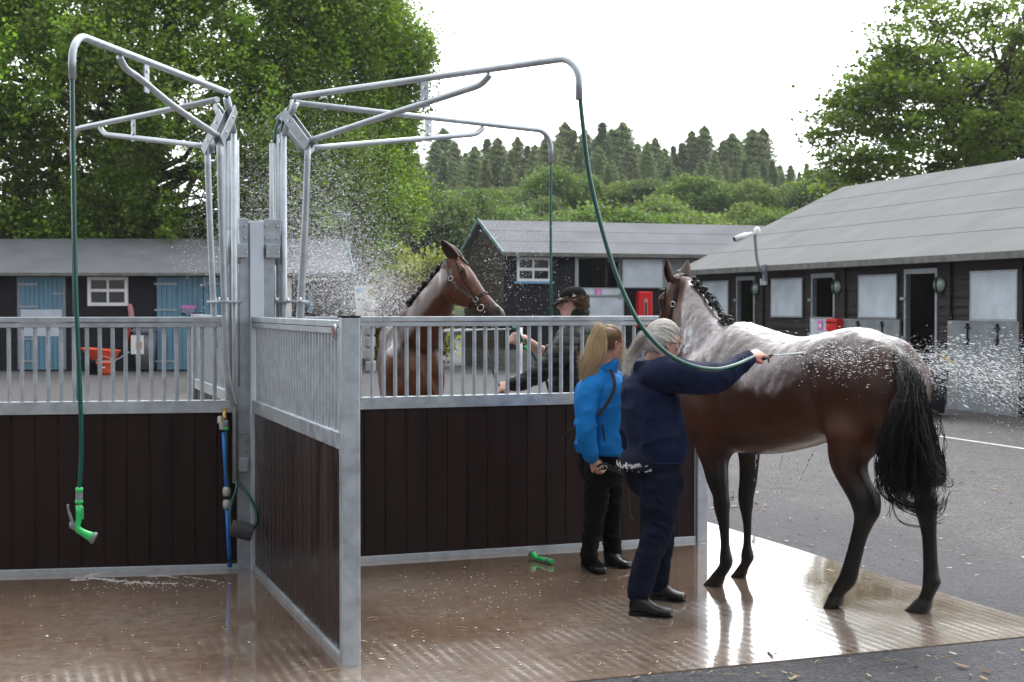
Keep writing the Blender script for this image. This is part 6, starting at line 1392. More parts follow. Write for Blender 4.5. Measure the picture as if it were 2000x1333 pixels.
L_ = scalp(Hg, dirs, tie, (.101, .083, .121), lift=.010, rg=rg); t0 = Hg(-.068, 0, .092); n0_ = len(L_)
cols = hcols(n0_, (.16, .085, .040), (.36, .24, .12), rg)
for i in range(2100):
    o = V(rg.normal(size=3)) * .006; k = rg.random(); sp_ = max(-2, min(2, rg.normal())); e = pg(1147 - 11 * k + sp_ * 6, 744 - 55 * k ** 3 + rg.normal() * 6, -.15)
    L_.append(catmull([t0 + o, t0 + V((-.025, -.035, .012)) + o * 2, pg(1165 + sp_ * 8.5, 668, -.12) + o, pg(1158 + sp_ * 8.5, 704, -.15) + o, e], 3))
cols += hcols(2100, (.36, .23, .11), (.74, .58, .36), rg)
for i in range(50):
    L_.append(catmull([Hg(.03, -.078, .05 + rg.normal() * .02), Hg(.045, -.084, .0), Hg(.06 + rg.normal() * .008, -.086, -.05), Hg(.05 + rg.normal() * .012, -.085, -.10 - .04 * rg.random())], 3))
cols += hcols(50, (.35, .24, .13), (.6, .45, .28), rg)
strands(L_, .0011, cols, 'hair', girl)
mb = MB(); mb.loft([(Hg(-.014, 0, z), lG, fG, w_ * 1.03, b_ * .98, b_ * 1.06, 2.1) for z, w_, b_ in ((-.03, .062, .068), (.0, .070, .078), (.03, .0745, .084), (.06, .074, .085), (.09, .066, .074), (.11, .05, .053), (.118, .02, .022))], 26, 3); hair_cap(mb, 'hair_base', girl, (.17, .10, .05))
mb = MB(); mb.tube([Hg(.01 , -.088, -.03), Hg(.01, -.090, -.034)], .004, 8); mb.build('earring', steel, girl)
mb = MB(); wv = pg(1156, 893, -.17); mb.tube([wv + V((.030 * math.cos(t), .028 * math.sin(t), 0)) for t in np.linspace(0, 2 * math.pi, 16)], .004, 6, caps=False); mb.build('bracelet', steel, girl)
# bridle in her hand
br = thing('bridle', 'dark leather bridle with a steel ring hanging from the blonde woman\'s hand', 'bridle', pg(1172, 915, -.2))
def leather_strip(pts, w_=.014, th=.005, up=V((0, -1, .4)), name='strap', k=5, m=leather):
    mb = MB(); pp = catmull(pts, k)
    for a, b in zip(pp[:-1], pp[1:]): mb.bar(a - (b - a) * .05, b + (b - a) * .05, th, w_, up=ZZ if abs((b - a).normalized()[2] if False else (V(b) - V(a)).normalized().z) < .8 else V((1, 0, 0))) if False else mb.bar(V(a), V(b), w_, th, up=up)
    return mb.build(name, m, br)
leather_strip([pg(1166, 912, -.23), pg(1182, 906, -.26), pg(1200, 914, -.24), pg(1226, 926, -.2)], .016)
leather_strip([pg(1170, 918, -.23), pg(1190, 916, -.25), pg(1215, 926, -.22), pg(1236, 932, -.15)], .012)
leather_strip([pg(1222, 925, -.2), pg(1226, 950, -.2), pg(1228, 985, -.2), pg(1231, 1005, -.2), pg(1236, 1015, -.2)], .010, up=V((1, -.4, 0)))
leather_strip([pg(1164, 918, -.22), pg(1146, 938, -.2), pg(1136, 950, -.2), pg(1130, 945, -.2)], .005, up=V((0, -1, .4)))
mb = MB(); cc = pg(1179, 915, -.25); mb.tube([cc + V((.022 * math.cos(t), -.005 * math.sin(t), .018 * math.sin(t))) for t in np.linspace(0, 2 * math.pi, 18)], .003, 6, caps=False); mb.build('ring', steel, br)
# ======== boy in cap
dB = 10.85; pb = lambda px, py, dd=0: P(px, py, dB + dd)
BF = V((-.80, .60, 0)).normalized(); BS = V((-BF.y, BF.x, 0)); BS = BS if BS.y < 0 else -BS
boy = thing('person', 'young man in black cap and dark quilted jacket washing the far horse', 'person', (pb(1125, 1000).x, dB, 0))
hf = V((-.97, -.12, -.10)); hu = V((-.06, 0, 1))
mb = MB(); Hb, fB, lB, uB = head(mb, pb(1118, 592), hf, hu, 1.04)
mb.limb([Hb(-.02, 0, -.06), pb(1128, 625), pb(1130, 650)], [.058, .055, .055]); mb.limb([pb(1130, 675), pb(1128, 720), pb(1130, 800)], [.08, .11, .11])
BA = [pb(1100, 684, -.24), pb(1062, 722, -.30), pb(1002, 752, -.30)]
mb.limb(BA, [.05, .042, .028]); hand(mb, pb(1000, 752, -.3), V((-.95, -.1, -.15)), V((.1, -.8, .6)), (.8, .95, 1.0, 1.0, .7), 1.02, thumb=-1)
BC = [pb(1108, 684, .18), pb(1068, 690, .12), pb(1024, 662, 0)]
mb.limb(BC, [.05, .045, .030]); hand(mb, pb(1023, 661, 0), V((-.85, -.3, .1)), V((.2, -.9, .3)), (.8, .95, 1.0, 1.0, .7), 1.0, thumb=-1)
for s in (-1, 1): mb.limb([pb(1130, 800) + BS * s * .09, V((pb(1130, 800).x, dB, .5)) + BS * s * .1, V((pb(1130, 800).x, dB, .09)) + BS * s * .11], [.09, .055, .04])
me = fuse(mb, .0065, 2); c = coords(me); setcol(me, skincol(c, Hb, fB, lB, uB, (.74, .45, .37), 1.04)); putw('body', me, skin, boy); face_eyes(Hb, fB, lB, uB, boy, 1.04)
mb = MB(); T_ = [((1130, 630), .085, .08), ((1131, 642), .17, .105), ((1130, 662), .235, .135), ((1127, 705), .235, .145), ((1124, 750), .225, .145), ((1124, 800), .235, .155)]
mb.loft([torso_sec(pb(*p), a, b, BS, BF) for p, a, b in T_], 30, 4)
mb.limb([pb(1115, 660, -.14), pb(1096, 690, -.25), pb(1062, 722, -.31), pb(1025, 745, -.31), pb(1002, 751, -.30)], [.092, .088, .070, .058, .046], 16)
mb.limb([pb(1130, 660, .14), pb(1100, 680, .16), pb(1072, 690, .12)], [.085, .078, .062], 16)
mb.loft([(pb(1130, 640), BS, BF, .09, .085, .085, 2.1), (pb(1130, 622), BS, BF, .078, .078, .075, 2.1), (pb(1131, 606), BS, BF, .074, .074, .070, 2.1)], 24, 3)
garment(mb, 'jacket', olive, boy, .008, 3, .004, 11, (1, 1, 1.4), quilt=.075, seed=14)
mb = MB(); cB = pb(1124, 800)
mb.loft([torso_sec(cB + ZZ * .05, .18, .14, BS, BF), torso_sec(V((cB.x, dB, .92)), .185, .145, BS, BF), torso_sec(V((cB.x, dB, .8)), .15, .12, BS, BF)], 26, 3)
for s in (-1, 1): mb.limb([V((cB.x, dB, .9)) + BS * s * .09, V((cB.x, dB, .5)) + BS * s * .10, V((cB.x, dB, .12)) + BS * s * .11], [.10, .078, .062], 16)
garment(mb, 'trousers', black_c, boy, .009, 3, .004, 10, seed=15)
for s in (-1, 1): b0 = V((cB.x, dB, 0)) + BS * s * .11 - BF * .06; shoe_mesh('shoe', b0, b0 + BF * .28, boy)
# curls
rg = np.random.default_rng(21); mb = MB(); L_ = []
for i in range(620):
    a = rg.uniform(.75, 2.9) * rg.choice([-1, 1]); e = rg.uniform(-.42, .34); d = np.array([math.cos(a) * math.cos(e), math.sin(a) * math.cos(e), math.sin(e)])
    if d[0] > .05 and d[2] < .08: continue
    q = d * np.array([.110, .088, .125]) + np.array([-.004, 0, 0]); c0 = Hb(*q); r_ = rg.uniform(.007, .013); ax = V(rg.normal(size=3)).normalized(); u_ = ax.orthogonal().normalized(); w_ = ax.cross(u_); o_ = V(c0) - Hb(0, 0, 0); o_.normalize()
    L_.append([c0 + (u_ * math.cos(t) + w_ * math.sin(t)) * r_ + o_ * t * .0028 for t in np.linspace(0, 6.6, 10)])
strands(L_, .0022, hcols(len(L_), (.045, .022, .012), (.19, .10, .05), rg), 'hair', boy)
mb = MB(); mb.loft([(Hb(-.02, 0, z), lB, fB, w_, b_, b_ * 1.08, 2.1) for z, w_, b_ in ((-.045, .064, .055), (-.01, .074, .072), (.03, .078, .082), (.06, .077, .083))], 24, 3); hair_cap(mb, 'hair_base', boy, (.05, .026, .014))
mb = MB(); mb.loft([(Hb(-.006, 0, z), lB, fB, w_ * 1.03, f_, b_, 2.1) for z, w_, f_, b_ in ((.030, .080, .100, .110), (.05, .082, .103, .112), (.075, .079, .094, .104), (.098, .066, .072, .088), (.114, .045, .045, .062), (.121, .015, .015, .022))], 32, 4)
cp = putw('cap', fuse(mb, .006, 3), cap_m, boy)
mb = MB(); rows = []
for i in range(7):
    t = i / 6; rows.append([Hb(.080 + .085 * math.sin(math.pi * j / 12) ** .6 * t + .01 * math.sin(math.pi * j / 12), .080 * math.cos(math.pi * j / 12) * (1 - .05 * t), .034 - .030 * t * math.sin(math.pi * j / 12) ** .5 - .012 * abs(math.cos(math.pi * j / 12)) * t) for j in range(13)])
vs = [p for r in rows for p in r] + [p - uB * .005 for r in rows for p in r]; N = 91; fs = []
for i in range(6):
    for j in range(12): a = i * 13 + j; fs += [(a, a + 1, a + 14, a + 13), (N + a + 1, N + a, N + a + 13, N + a + 14)]
for j in range(12): a = 78 + j; fs.append((a, a + 1, N + a + 1, N + a)); fs.append((j + 1, j, N + j, N + j + 1))
mb.add(vs, fs, True); mb.build('peak', cap_m, cp)
mb = MB(); mb.ell(Hb(-.008, 0, .121), (.007, .007, .004)); mb.build('button', cap_m, cp)
mb = MB(); mb.limb([Hb(-.112, -.03, .035), Hb(-.122, 0, .032), Hb(-.112, .03, .035)], [.010, .011, .010], 8); mb.build('strap', cap_m, cp)
sB = 1 if (lB.y < 0) else -1
mb = MB(); p0 = Hb(-.004, sB * .0850, .056); fw, up_ = fB, uB; o_ = lB * sB * .001
mb.prism([p0 + up_ * .014 + fw * .004, p0 - up_ * .012 + fw * .014, p0 - up_ * .012 + fw * -.002], lB * sB * .002); mb.prism([p0 + up_ * .006 - fw * .004, p0 - up_ * .012 - fw * .004, p0 - up_ * .012 - fw * .017, p0 + up_ * .000 - fw * .012], lB * sB * .002); mb.build('emblem', white_lo, cp)
mb = MB(); p0 = Hb(.100, sB * .030, .066); mb.ell(p0, (.004, .012, .016), fB, lB, uB, 10, 6); mb.build('front_emblem', mat('grey_thread', (.35, .35, .35), .7), cp)
# boy's gun, lead rope, scraper
bg = thing('spray_gun', 'dark green trigger nozzle in the young man\'s raised hand', 'spray gun', tuple(BN)); mb = MB()
mb.tube([pb(1019, 668, -.06), pb(1014, 655, -.06), pb(1010, 645, -.06)], [.013, .016, .018], 10); mb.tube([pb(1014, 643, -.06), pb(1004, 642, -.06), pb(1000, 642, -.06)], [.02, .017, .02], 12); mb.build('handle', mat('dark_green_plastic', (.01, .12, .08), .35), bg)
mb = MB(); mb.tube([pb(1012, 640, -.05), pb(1008, 632, -.05), pb(1003, 627, -.05)], .005, 6); mb.build('trigger', white_paint, bg)
mb = MB(); mb.tube([pb(1026, 676, -.03), pb(1033, 688, -.02)], .014, 10); mb.build('hose_nut', bright_green, bg)
ld = thing('lead_rope', 'black lead rope running from the far horse\'s headcollar to the young man\'s low hand', 'lead rope', tuple(pb(975, 755, -.3)))
mb = MB(); mb.tube(catmull([H2(.40, -.13, 0), P(940, 640, 11.0), P(952, 690, 10.75), P(966, 735, 10.6), P(975, 753, 10.55), P(984, 770, 10.55)], 6), .008, 6); mb.build('rope', rubber, ld)
# ---------------------------------------------------------------- yard props
def bin_(name, label, px0, px1, pyt, pyb, colr, dirv, open_lid=False):
    a, b = G(px0, pyb), G(px1, pyb); c = (a + b) / 2; w_ = (b - a).length * .92; h = P((px0 + px1) / 2, pyt, c.y).z; u = V(dirv).normalized(); n = V((-u.y, u.x, 0)); m = mat(name + '_plastic_' + str(int(colr[0] * 1000)), colr, .5, var=.15, bump=.15)
    t = thing(name, label, 'bin', c); mb = MB(); dp = w_ * 1.15
    mb.loft([(c + ZZ * .06 + n * dp * .5, u, n, w_ * .40, dp * .40, dp * .40, 7), (c + ZZ * (h * .9) + n * dp * .5, u, n, w_ * .5, dp * .5, dp * .5, 7)], 28); mb.build('tub', m, t)
    mb = MB(); mb.box(c + ZZ * (h * .93) + n * dp * .46, (w_ * 1.08, dp * 1.1, h * .045), u, n, ZZ); mb.box(c + ZZ * (h * .965) + n * dp * .5, (w_ * .95, dp * .9, h * .05), u, n, ZZ); mb.box(c + ZZ * (h * .9) - n * .03, (w_ * .9, .03, h * .04), u, n, ZZ); mb.build('lid', m, t, bevel=.012)
    for s in (-1, 1): mb = MB(); q = c + u * (s * w_ * .42) + n * dp * .95 + ZZ * .1; mb.tube([q - u * .03, q + u * .03], .1, 16); mb.build('wheel', rubber, t)
    return t, c, u, n, w_, h, dp
t, c, u, n, w_, h, dp = bin_('wheelie_bin', 'grey wheelie bin with a torn notice beside the blue double doors', 257, 299, 641, 727, (.16, .17, .20), (1, 0, 0))
mb = MB(); q = c - n * .0 + ZZ * h * .62; q.y = c.y + dp * .5 - dp * .5 - .025
mb.box(q - u * .12, (.34, .008, .5), u, n, ZZ); st = mb.build('notice', white_paint, t); mb = MB(); mb.box(q - u * .08 - ZZ * .02 - n * .006, (.16, .004, .18), u, n, ZZ); mb.build('print', mat('orange_print', (.7, .2, .04), .5), st)
ub = FRb.u
t, c, u, n, w_, h, dp = bin_('wheelie_bin', 'black wheelie bin against the brown stable, behind the wet horse\'s tail', 1776, 1862, 692, 816, (.030, .032, .040), (1, .0, 0))
fl = P(1807, 735, c.y - .12); mb = MB(); mb.box(fl, (.15, .006, .33)); nt_ = mb.build('notice', white_paint, t); mb = MB(); mb.box(fl + V((0, -.005, .1)), (.11, .003, .09)); mb.build('print', mat('orange_print'), nt_)
mb = MB(); mb.bar(P(1838, 692, c.y - .3), P(1862, 712, c.y - .3), .04, .008, up=V((0, -1, 0))); mb.build('strap', mat('yellow_strap', (.65, .42, .05), .5), t)
# wheelbarrow
dwb = G(200, 731).y; pp_ = lambda px, py, dd=0: P(px, py, dwb + dd)
wb = thing('wheelbarrow', 'bright orange wheelbarrow parked against the black stable wall', 'wheelbarrow', G(200, 731))
tl, tr, bl_, br_ = pp_(166, 681), pp_(229, 686), pp_(186, 706), pp_(222, 704)
mb = MB(); vs = []
for dd in (-.32, .32): vs += [tl + V((0, dd, 0)), tr + V((0, dd * .9, 0)), br_ + V((0, dd * .6, 0)), bl_ + V((0, dd * .5, 0))]
mb.add(vs, [(0, 1, 2, 3), (7, 6, 5, 4), (0, 3, 7, 4), (1, 5, 6, 2), (3, 2, 6, 7)]); ins = [v + (sum(vs, V((0, 0, 0))) / 8 - v) * .06 for v in vs]
mb.add(ins, [(3, 2, 1, 0), (4, 5, 6, 7), (4, 7, 3, 0), (2, 6, 5, 1), (7, 6, 2, 3)]); mb.tube([vs[0], vs[1], vs[5], vs[4], vs[0]], .022, 8); mb.build('tray', orange, wb)
for dd in (-.26, .26): mb = MB(); mb.tube(catmull([pp_(176, 716, dd * .3), pp_(190, 707, dd), pp_(225, 704, dd), pp_(252, 688, dd * 1.1)], 4), .018, 8); mb.tube([pp_(225, 704, dd), pp_(219, 718, dd), pp_(226, 729, dd)], .016, 8); mb.build('frame', galv, wb)
mb = MB(); cw = pp_(176, 717); mb.tube([cw + V((0, -.04, 0)), cw + V((0, .04, 0))], .19, 22); wl_ = mb.build('wheel', rubber, wb); mb = MB(); mb.tube([cw + V((0, -.045, 0)), cw + V((0, .045, 0))], .09, 16); mb.build('hub', galv, wl_)
bk = thing('bucket', 'small orange bucket standing in front of the wheelbarrow', 'bucket', G(204, 733)); g0 = G(204, 733); mb = MB(); mb.lathe([(.13, 0), (.16, .1), (.19, .33), (.205, .335), (.205, .30), (.185, .29), (.15, .06), (.01, .05)], g0, n=20); mb.build('pail', orange, bk)
mb = MB(); mb.tube([g0 + V((.2 * math.cos(a), -.03, .31 + .16 * math.sin(a))) for a in np.linspace(0, math.pi, 12)], .008, 6); mb.build('handle', galv, bk); mb = MB(); mb.box(g0 + V((0, -.20, .2)), (.16, .004, .03)); mb.build('label', white_paint, bk)
b2 = thing('bucket', 'black tub on the ground under the wheelbarrow tray', 'bucket', G(174, 733) + V((.05, .3, 0))); g0 = G(174, 733) + V((.05, .3, 0)); mb = MB(); mb.lathe([(.15, 0), (.2, .38), (.21, .38), (.2, .34), (.14, .05), (.01, .04)], g0, n=20); mb.build('pail', rubber, b2)
bm = thing('broom', 'yard broom with red shaft and worn pink head leaning by the grey bin', 'broom', P(244, 722, 37.5))
mb = MB(); mb.tube([P(244, 722, 37.4), P(250, 660, 37.6), P(257, 622, 37.68)], .018, 8); mb.build('handle', red, bm); mb = MB(); mb.limb([P(257, 622, 37.66), P(256, 610, 37.66), P(254, 598, 37.66)], [.07, .075, .06]); mb.build('head', mat('worn_pink_bristle', (.55, .25, .27), .8, bump=.4), bm)
# parked car behind the far partition
dc = 28.5; xl = (381 - 1000) / FPX * dc; car_p = mat('dark_car_paint', (.035, .045, .065), .25, coat=.6)
car = thing('parked_car', 'dark blue grey car parked behind the left barred panel', 'car', (xl + .87, dc + 2, 0)); cx = xl + .87
mb = MB(); prof = [(0, .35, .55, .80), (.12, .30, .75, .84), (.9, .28, .92, .87), (1.3, .28, .98, .87), (3.6, .28, 1.0, .87), (4.1, .32, .92, .84), (4.2, .4, .8, .78)]
mb.loft([(V((cx, dc + y, (a + b) / 2)), V((1, 0, 0)), ZZ, w_, (b - a) / 2, (b - a) / 2, 5) for y, a, b, w_ in prof], 32, 2); mb.build('body', car_p, car)
mb = MB(); mb.loft([(V((cx, dc + y, .9)), V((1, 0, 0)), ZZ, w_, h_, .1, 4) for y, h_, w_ in ((1.15, .10, .78), (1.9, .52, .68), (2.6, .56, .67), (3.5, .50, .66), (4.0, .12, .72))], 28, 2); gh = mb.build('cabin', glass, car)
mb = MB(); mb.loft([(V((cx, dc + y, 1.43)), V((1, 0, 0)), ZZ, w_, .045, .02, 3) for y, w_ in ((1.8, .5), (2.1, .58), (3.3, .58), (3.6, .5))], 20); mb.build('roof', car_p, car)
for s in (-1, 1):
    mb = MB(); mb.ell(V((cx + s * 1.0, dc + 1.35, 1.08)), (.11, .07, .085)); mb.bar(V((cx + s * .8, dc + 1.4, 1.0)), V((cx + s * .95, dc + 1.37, 1.05)), .04, .04); mb.build('mirror', car_p, car)
    mb = MB(); mb.ell(V((cx + s * .62, dc + .06, .66)), (.16, .08, .08)); mb.build('headlight', mat('headlamp_glass', (.6, .62, .65), .1), car)
    for y in (.75, 3.4): mb = MB(); q = V((cx + s * .80, dc + y, .32)); mb.tube([q - V((.1, 0, 0)), q + V((.1, 0, 0))], .32, 22); wl_ = mb.build('wheel', rubber, car); mb = MB(); mb.tube([q + V((s * .1, 0, 0)), q + V((s * .105, 0, 0))], .2, 18); mb.build('rim', galv, wl_)
mb = MB(); mb.box(V((cx, dc - .02, .5)), (.9, .04, .14)); mb.build('grille', rubber, car)
# flood-light pole and aerial behind the spray
px_ = P(693, 388, 43.5); fp = thing('floodlight_pole', 'thin black pole carrying two floodlights behind the left stable', 'light pole', (px_.x, 43.5, 0))
mb = MB(); mb.tube([V((px_.x, 43.5, 0)), V((px_.x, 43.5, px_.z))], .045, 8); mb.build('pole', black_iron, fp)
for py in (393, 403): q = P(697, py, 43.4); mb = MB(); mb.box(q, (.26, .2, .1)); mb.bar(q - V((.05, 0, 0)), V((px_.x, 43.5, q.z)), .04, .04); f_ = mb.build('lamp_head', black_iron, fp, bevel=.02); mb = MB(); mb.box(q - V((0, 0, .055)), (.2, .16, .012)); mb.build('lamp_glass', white_paint, f_)
ae = thing('tv_aerial', 'small television aerial on the end gable of the left stable', 'aerial', P(670, 468, 40.0)); q0 = P(670, 470, 40.0); q1 = P(670, 434, 40.0)
mb = MB(); mb.tube([q0, q1, P(676, 430, 40), P(676, 420, 40)], .02, 6); mb.tube([P(655, 419, 40), P(685, 420, 40)], .022, 6)
for px in (652, 658, 664, 670): mb.tube([P(px, 412, 39.8), P(px + 1, 427, 40.2)], .010, 5)
mb.tube([P(648, 411, 39.8), P(668, 413, 39.8)], .012, 5); mb.build('antenna', galv, ae)
# things under and beside the open end of the left stable
sb = thing('advert_banner', 'white advertising board with a blue wave beyond the left stable', 'banner', G(705, 727)); gb = G(705, 727).y
mb = MB(); mb.add([P(692, 559, gb), P(719, 558, gb), P(716, 700, gb), P(700, 700, gb), P(692, 559, gb + .04), P(719, 558, gb + .04), P(716, 700, gb + .04), P(700, 700, gb + .04)], [(0, 3, 2, 1), (4, 5, 6, 7), (0, 1, 5, 4), (1, 2, 6, 5), (2, 3, 7, 6), (3, 0, 4, 7)]); mb.build('board', mat('banner_white', (.72, .72, .72), .5), sb)
mb = MB(); mb.prism([P(694, 565, gb - .03), P(703, 563, gb - .03), P(712, 566, gb - .03), P(709, 570, gb - .03), P(700, 573, gb - .03), P(696, 571, gb - .03)], V((0, .01, 0))); mb.build('wave_mark', mat('banner_blue', (.1, .35, .6), .5), sb)
for px in (702, 706, 710): mb = MB(); mb.bar(P(px, 583, gb - .03), P(px, 588, gb - .03), .06, .01, up=V((0, 1, 0))); mb.build('print', rubber, sb)
for px0_ in (700, 716): mb = MB(); mb.tube([P(px0_, 700, gb + .02), V((P(px0_, 700, gb).x, gb + .02, 0))], .02, 6); mb.build('leg', galv, sb)
rgp = np.random.default_rng(3)
zt = 0
for k in range(6):
    q = P(721, 0, 37.0); zz_ = .16 + k * .32; bx_ = MB(); bx_.box(V((q.x + rgp.normal() * .01, 37, zz_)), (.24, .5, .30)); o = bx_.build('bale', mat('white_wrapped_bale', (.38, .38, .37), .7, var=.3, vscale=5, bump=.5, bscale=8), loc=(q.x, 37, zz_ - .15), bevel=.05)
    tag(o, ['white wrapped bale at the foot of the stack beyond the banner', 'second white wrapped bale from the ground', 'third white wrapped bale from the ground', 'fourth white wrapped bale from the ground', 'fifth white wrapped bale from the ground, one below the top', 'topmost white wrapped bale of the stack beside the banner'][k], 'bale', 'stacked white bales')
gp = thing('garden_pole', 'slim green pole standing in the open end of the left stable', 'pole', G(675, 724)); mb = MB(); q = G(675, 724); mb.tube([q, q + ZZ * 2.4], .03, 8); mb.build('shaft', mat('green_pole_paint', (.02, .25, .16), .4), gp)
bc = thing('hanging_coat', 'light blue coat hanging in the open end of the left stable', 'coat', P(605, 600, 38.6)); mb = MB(); mb.limb([P(605, 572, 38.6), P(606, 590, 38.6), P(605, 606, 38.6)], [.05, .10, .09]); mb.limb([P(605, 575, 38.6), P(601, 592, 38.55), P(600, 601, 38.55)], [.05, .05, .04]); putw('cloth', fuse(mb, .02, 2), pale_blue, bc)
tp_s = thing('tarpaulin', 'grey tarpaulin draped over stacked goods in the open end of the left stable', 'tarpaulin', G(635, 720)); gg = 39.2; mb = MB(); mb.prism([P(615, 716, gg), P(620, 580, gg), P(635, 562, gg), P(648, 566, gg), P(640, 610, gg), P(628, 716, gg)], V((0, .5, 0))); mb.prism([P(632, 716, gg - .1), P(641, 612, gg - .1), P(655, 605, gg - .1), P(664, 640, gg - .1), P(664, 716, gg - .1)], V((0, .5, 0))); mb.build('sheet', mat('grey_tarp', (.07, .075, .09), .6, var=.3, vscale=3, bump=.4, bscale=6), tp_s, bevel=.05)
rbx = thing('fire_point_box', 'small red box on the brown stable wall just above the wet horse\'s rump', 'box', P(1644, 640, 27.5)); a_, zq = FRb.uz(1644, 636); mb = MB(); FRb.box(mb, a_ - .2, a_ + .2, zq - .12, zq + .13, -.24, -.03); mb.build('case', red, rbx, bevel=.03); mb = MB(); FRb.box(mb, a_ - .21, a_ + .21, zq + .05, zq + .07, -.25, -.235); mb.build('lid_seam', rubber, rbx)
wp = thing('white_post', 'thin white jump post standing in the yard behind the young man\'s hands', 'post', G(1016, 742)); q = G(1016, 742); mb = MB(); mb.tube([q, P(1016, 640, q.y)], .055, 10); mb.build('shaft', white_paint, wp); mb = MB(); mb.box(q + ZZ * .03, (.4, .4, .06)); mb.build('foot', white_paint, wp)
# ---------------------------------------------------------------- litter on the slab and the yard
flake_m = mat('wood_shaving', rough=.8, attr='Col', var=.1)
def flakes(name, n, fn, smin, smax, cols, label, cat, z=.012, thin=.4, seed=1):
    rg = np.random.default_rng(seed); pts = []
    while len(pts) < n:
        p = fn(rg)
        if p is not None: pts.append(p)
    C = np.array(pts); s = rg.uniform(smin, smax, n) * np.where(rg.random(n) < .12, 1.8, 1); a = rg.uniform(0, 6.28, n); asp = rg.uniform(thin * .6, thin * 1.6, n)
    A = np.stack([np.cos(a), np.sin(a), rg.normal(size=n) * .12], 1); B = np.stack([-np.sin(a), np.cos(a), rg.normal(size=n) * .2], 1)
    sh = np.array([(-.5, -.3), (0, -.5), (.5, -.25), (.42, .3), (-.1, .5), (-.5, .25)]); v = []
    for (x, y) in sh: v.append(C + A * (x * s)[:, None] + B * (y * s * asp)[:, None] + np.array([0, 0, 1.0])[None] * (np.abs(x * y) * s * .5)[:, None])
    v = np.stack(v, 1).reshape(-1, 3); b = np.arange(n)[:, None] * 6; f = np.concatenate([np.hstack([b, b + 1, b + 2, b + 3]), np.hstack([b, b + 3, b + 4, b + 5])])
    cc = np.array(cols)[rg.integers(0, len(cols), n)] * rg.uniform(.7, 1.25, (n, 1)); o = big(name, v, f, flake_m, np.repeat(cc, 6, 0)); return tag(o, label, cat, kind='stuff')
def inpad(p): d = p - KC; return -9 < d.dot(U) < -.03 and d.dot(VV) < -.03
def pix_flake(regs):
    w_ = np.array([r[4] for r in regs], float); w_ /= w_.sum()
    def f(rg):
        x0, x1, y0, y1, _ = regs[rg.choice(len(regs), p=w_)]; p = G(rg.uniform(x0, x1), rg.uniform(y0, y1)); p.z = .012; return p
    return f
wood = [(.45, .36, .24), (.5, .44, .34), (.38, .27, .15), (.25, .13, .06), (.55, .5, .42)]
flakes('wood_shavings', 330, pix_flake([(700, 1400, 1110, 1330, 1.2), (0, 660, 1140, 1333, 1.5), (850, 1350, 1200, 1320, .8), (1350, 1900, 1130, 1290, .25), (700, 860, 1240, 1320, .7)]), .006, .017, wood, 'pale wood shavings scattered over the wet concrete', 'shavings', seed=2)
flakes('straw_litter', 620, pix_flake([(1370, 2000, 860, 1130, 1.6), (1200, 2000, 1270, 1333, .35), (1400, 1500, 960, 1000, .5), (1700, 2000, 930, 960, .4), (1820, 2000, 815, 850, .4)]), .012, .045, [(.33, .24, .12), (.4, .31, .18), (.22, .12, .05), (.10, .06, .03), (.45, .42, .38)], 'bits of straw and leaf lying on the damp asphalt', 'litter', .012, .3, 3)
rg = np.random.default_rng(8); mb = MB()
for i in range(70):
    x, y = (rg.uniform(1370, 2000), rg.uniform(900, 1120)) if rg.random() < .45 else ((rg.uniform(1150, 2000), rg.uniform(1290, 1330)) if rg.random() < .4 else (rg.uniform(0, 1300), rg.uniform(1160, 1330)))
    p = G(x, y); a = rg.uniform(0, 6.28); L = rg.uniform(.03, .12); d = V((math.cos(a), math.sin(a), 0)); e = V((-d.y, d.x, 0)); mb.tube(catmull([p + ZZ * .011, p + d * L * .5 + e * L * rg.normal() * .15 + ZZ * .014, p + d * L + ZZ * .011], 3), .0016, 4)
tag(mb.build('straw_stalks', mat('dry_straw', (.42, .33, .18), .8)), 'thin curved straw stalks lying on the slab and yard', 'straw', kind='stuff')
# soapy foam near the hub post
foam_m = mat('soap_foam', (.42, .41, .41), .5, var=.3, bump=.5, bscale=200)
mb = MB()
for pts, r in (([(150, 1136), (190, 1132), (230, 1137), (290, 1141), (350, 1142)], .024), ([(215, 1120), (185, 1124), (160, 1130), (145, 1136)], .014), ([(290, 1129), (320, 1127), (345, 1131)], .008), ([(352, 1128), (400, 1134), (452, 1142)], .007), ([(462, 1113), (485, 1112), (500, 1114)], .02)):
    q = catmull([G(*p) + ZZ * .006 for p in pts], 8)
    L = len(q)
    for i in range(L):
        for k in range(int(rg.integers(1, 7))):
            e = rg.normal(size=2); w0 = r * (.3 + .7 * math.sin(math.pi * (i + .5) / L)); p = V(q[i]) + V((e[0] * w0 * .9 + rg.uniform(-.02, .02), e[1] * w0 * .7, 0)); sz = rg.uniform(.15, .5) * w0 + .002
            mb.ell(p, (sz * rg.uniform(1, 2.2), sz, sz * .12 + .0012), n=9, m=5)
for i in range(230):
    x, y = (rg.normal() * 60 + 300, rg.normal() * 6 + 1144) if rg.random() < .6 else (rg.normal() * 90 + 930, rg.normal() * 26 + 1150)
    if y < 1118: continue
    p = G(x, y) + ZZ * .006; s = rg.uniform(.002, .0055); mb.ell(p, (s, s, s * .6), n=7, m=5)
tag(mb.build('soap_foam', foam_m), 'white soapy foam streaks and bubbles on the wet slab', 'foam', kind='stuff')
# ---------------------------------------------------------------- water in the air
wm = bpy.data.materials.new('water_spray'); wm.use_nodes = True; b_ = wm.node_tree.nodes['Principled BSDF']; b_.inputs['Base Color'].default_value = (.93, .96, 1, 1); b_.inputs['Roughness'].default_value = .1; b_.inputs['IOR'].default_value = 1.33

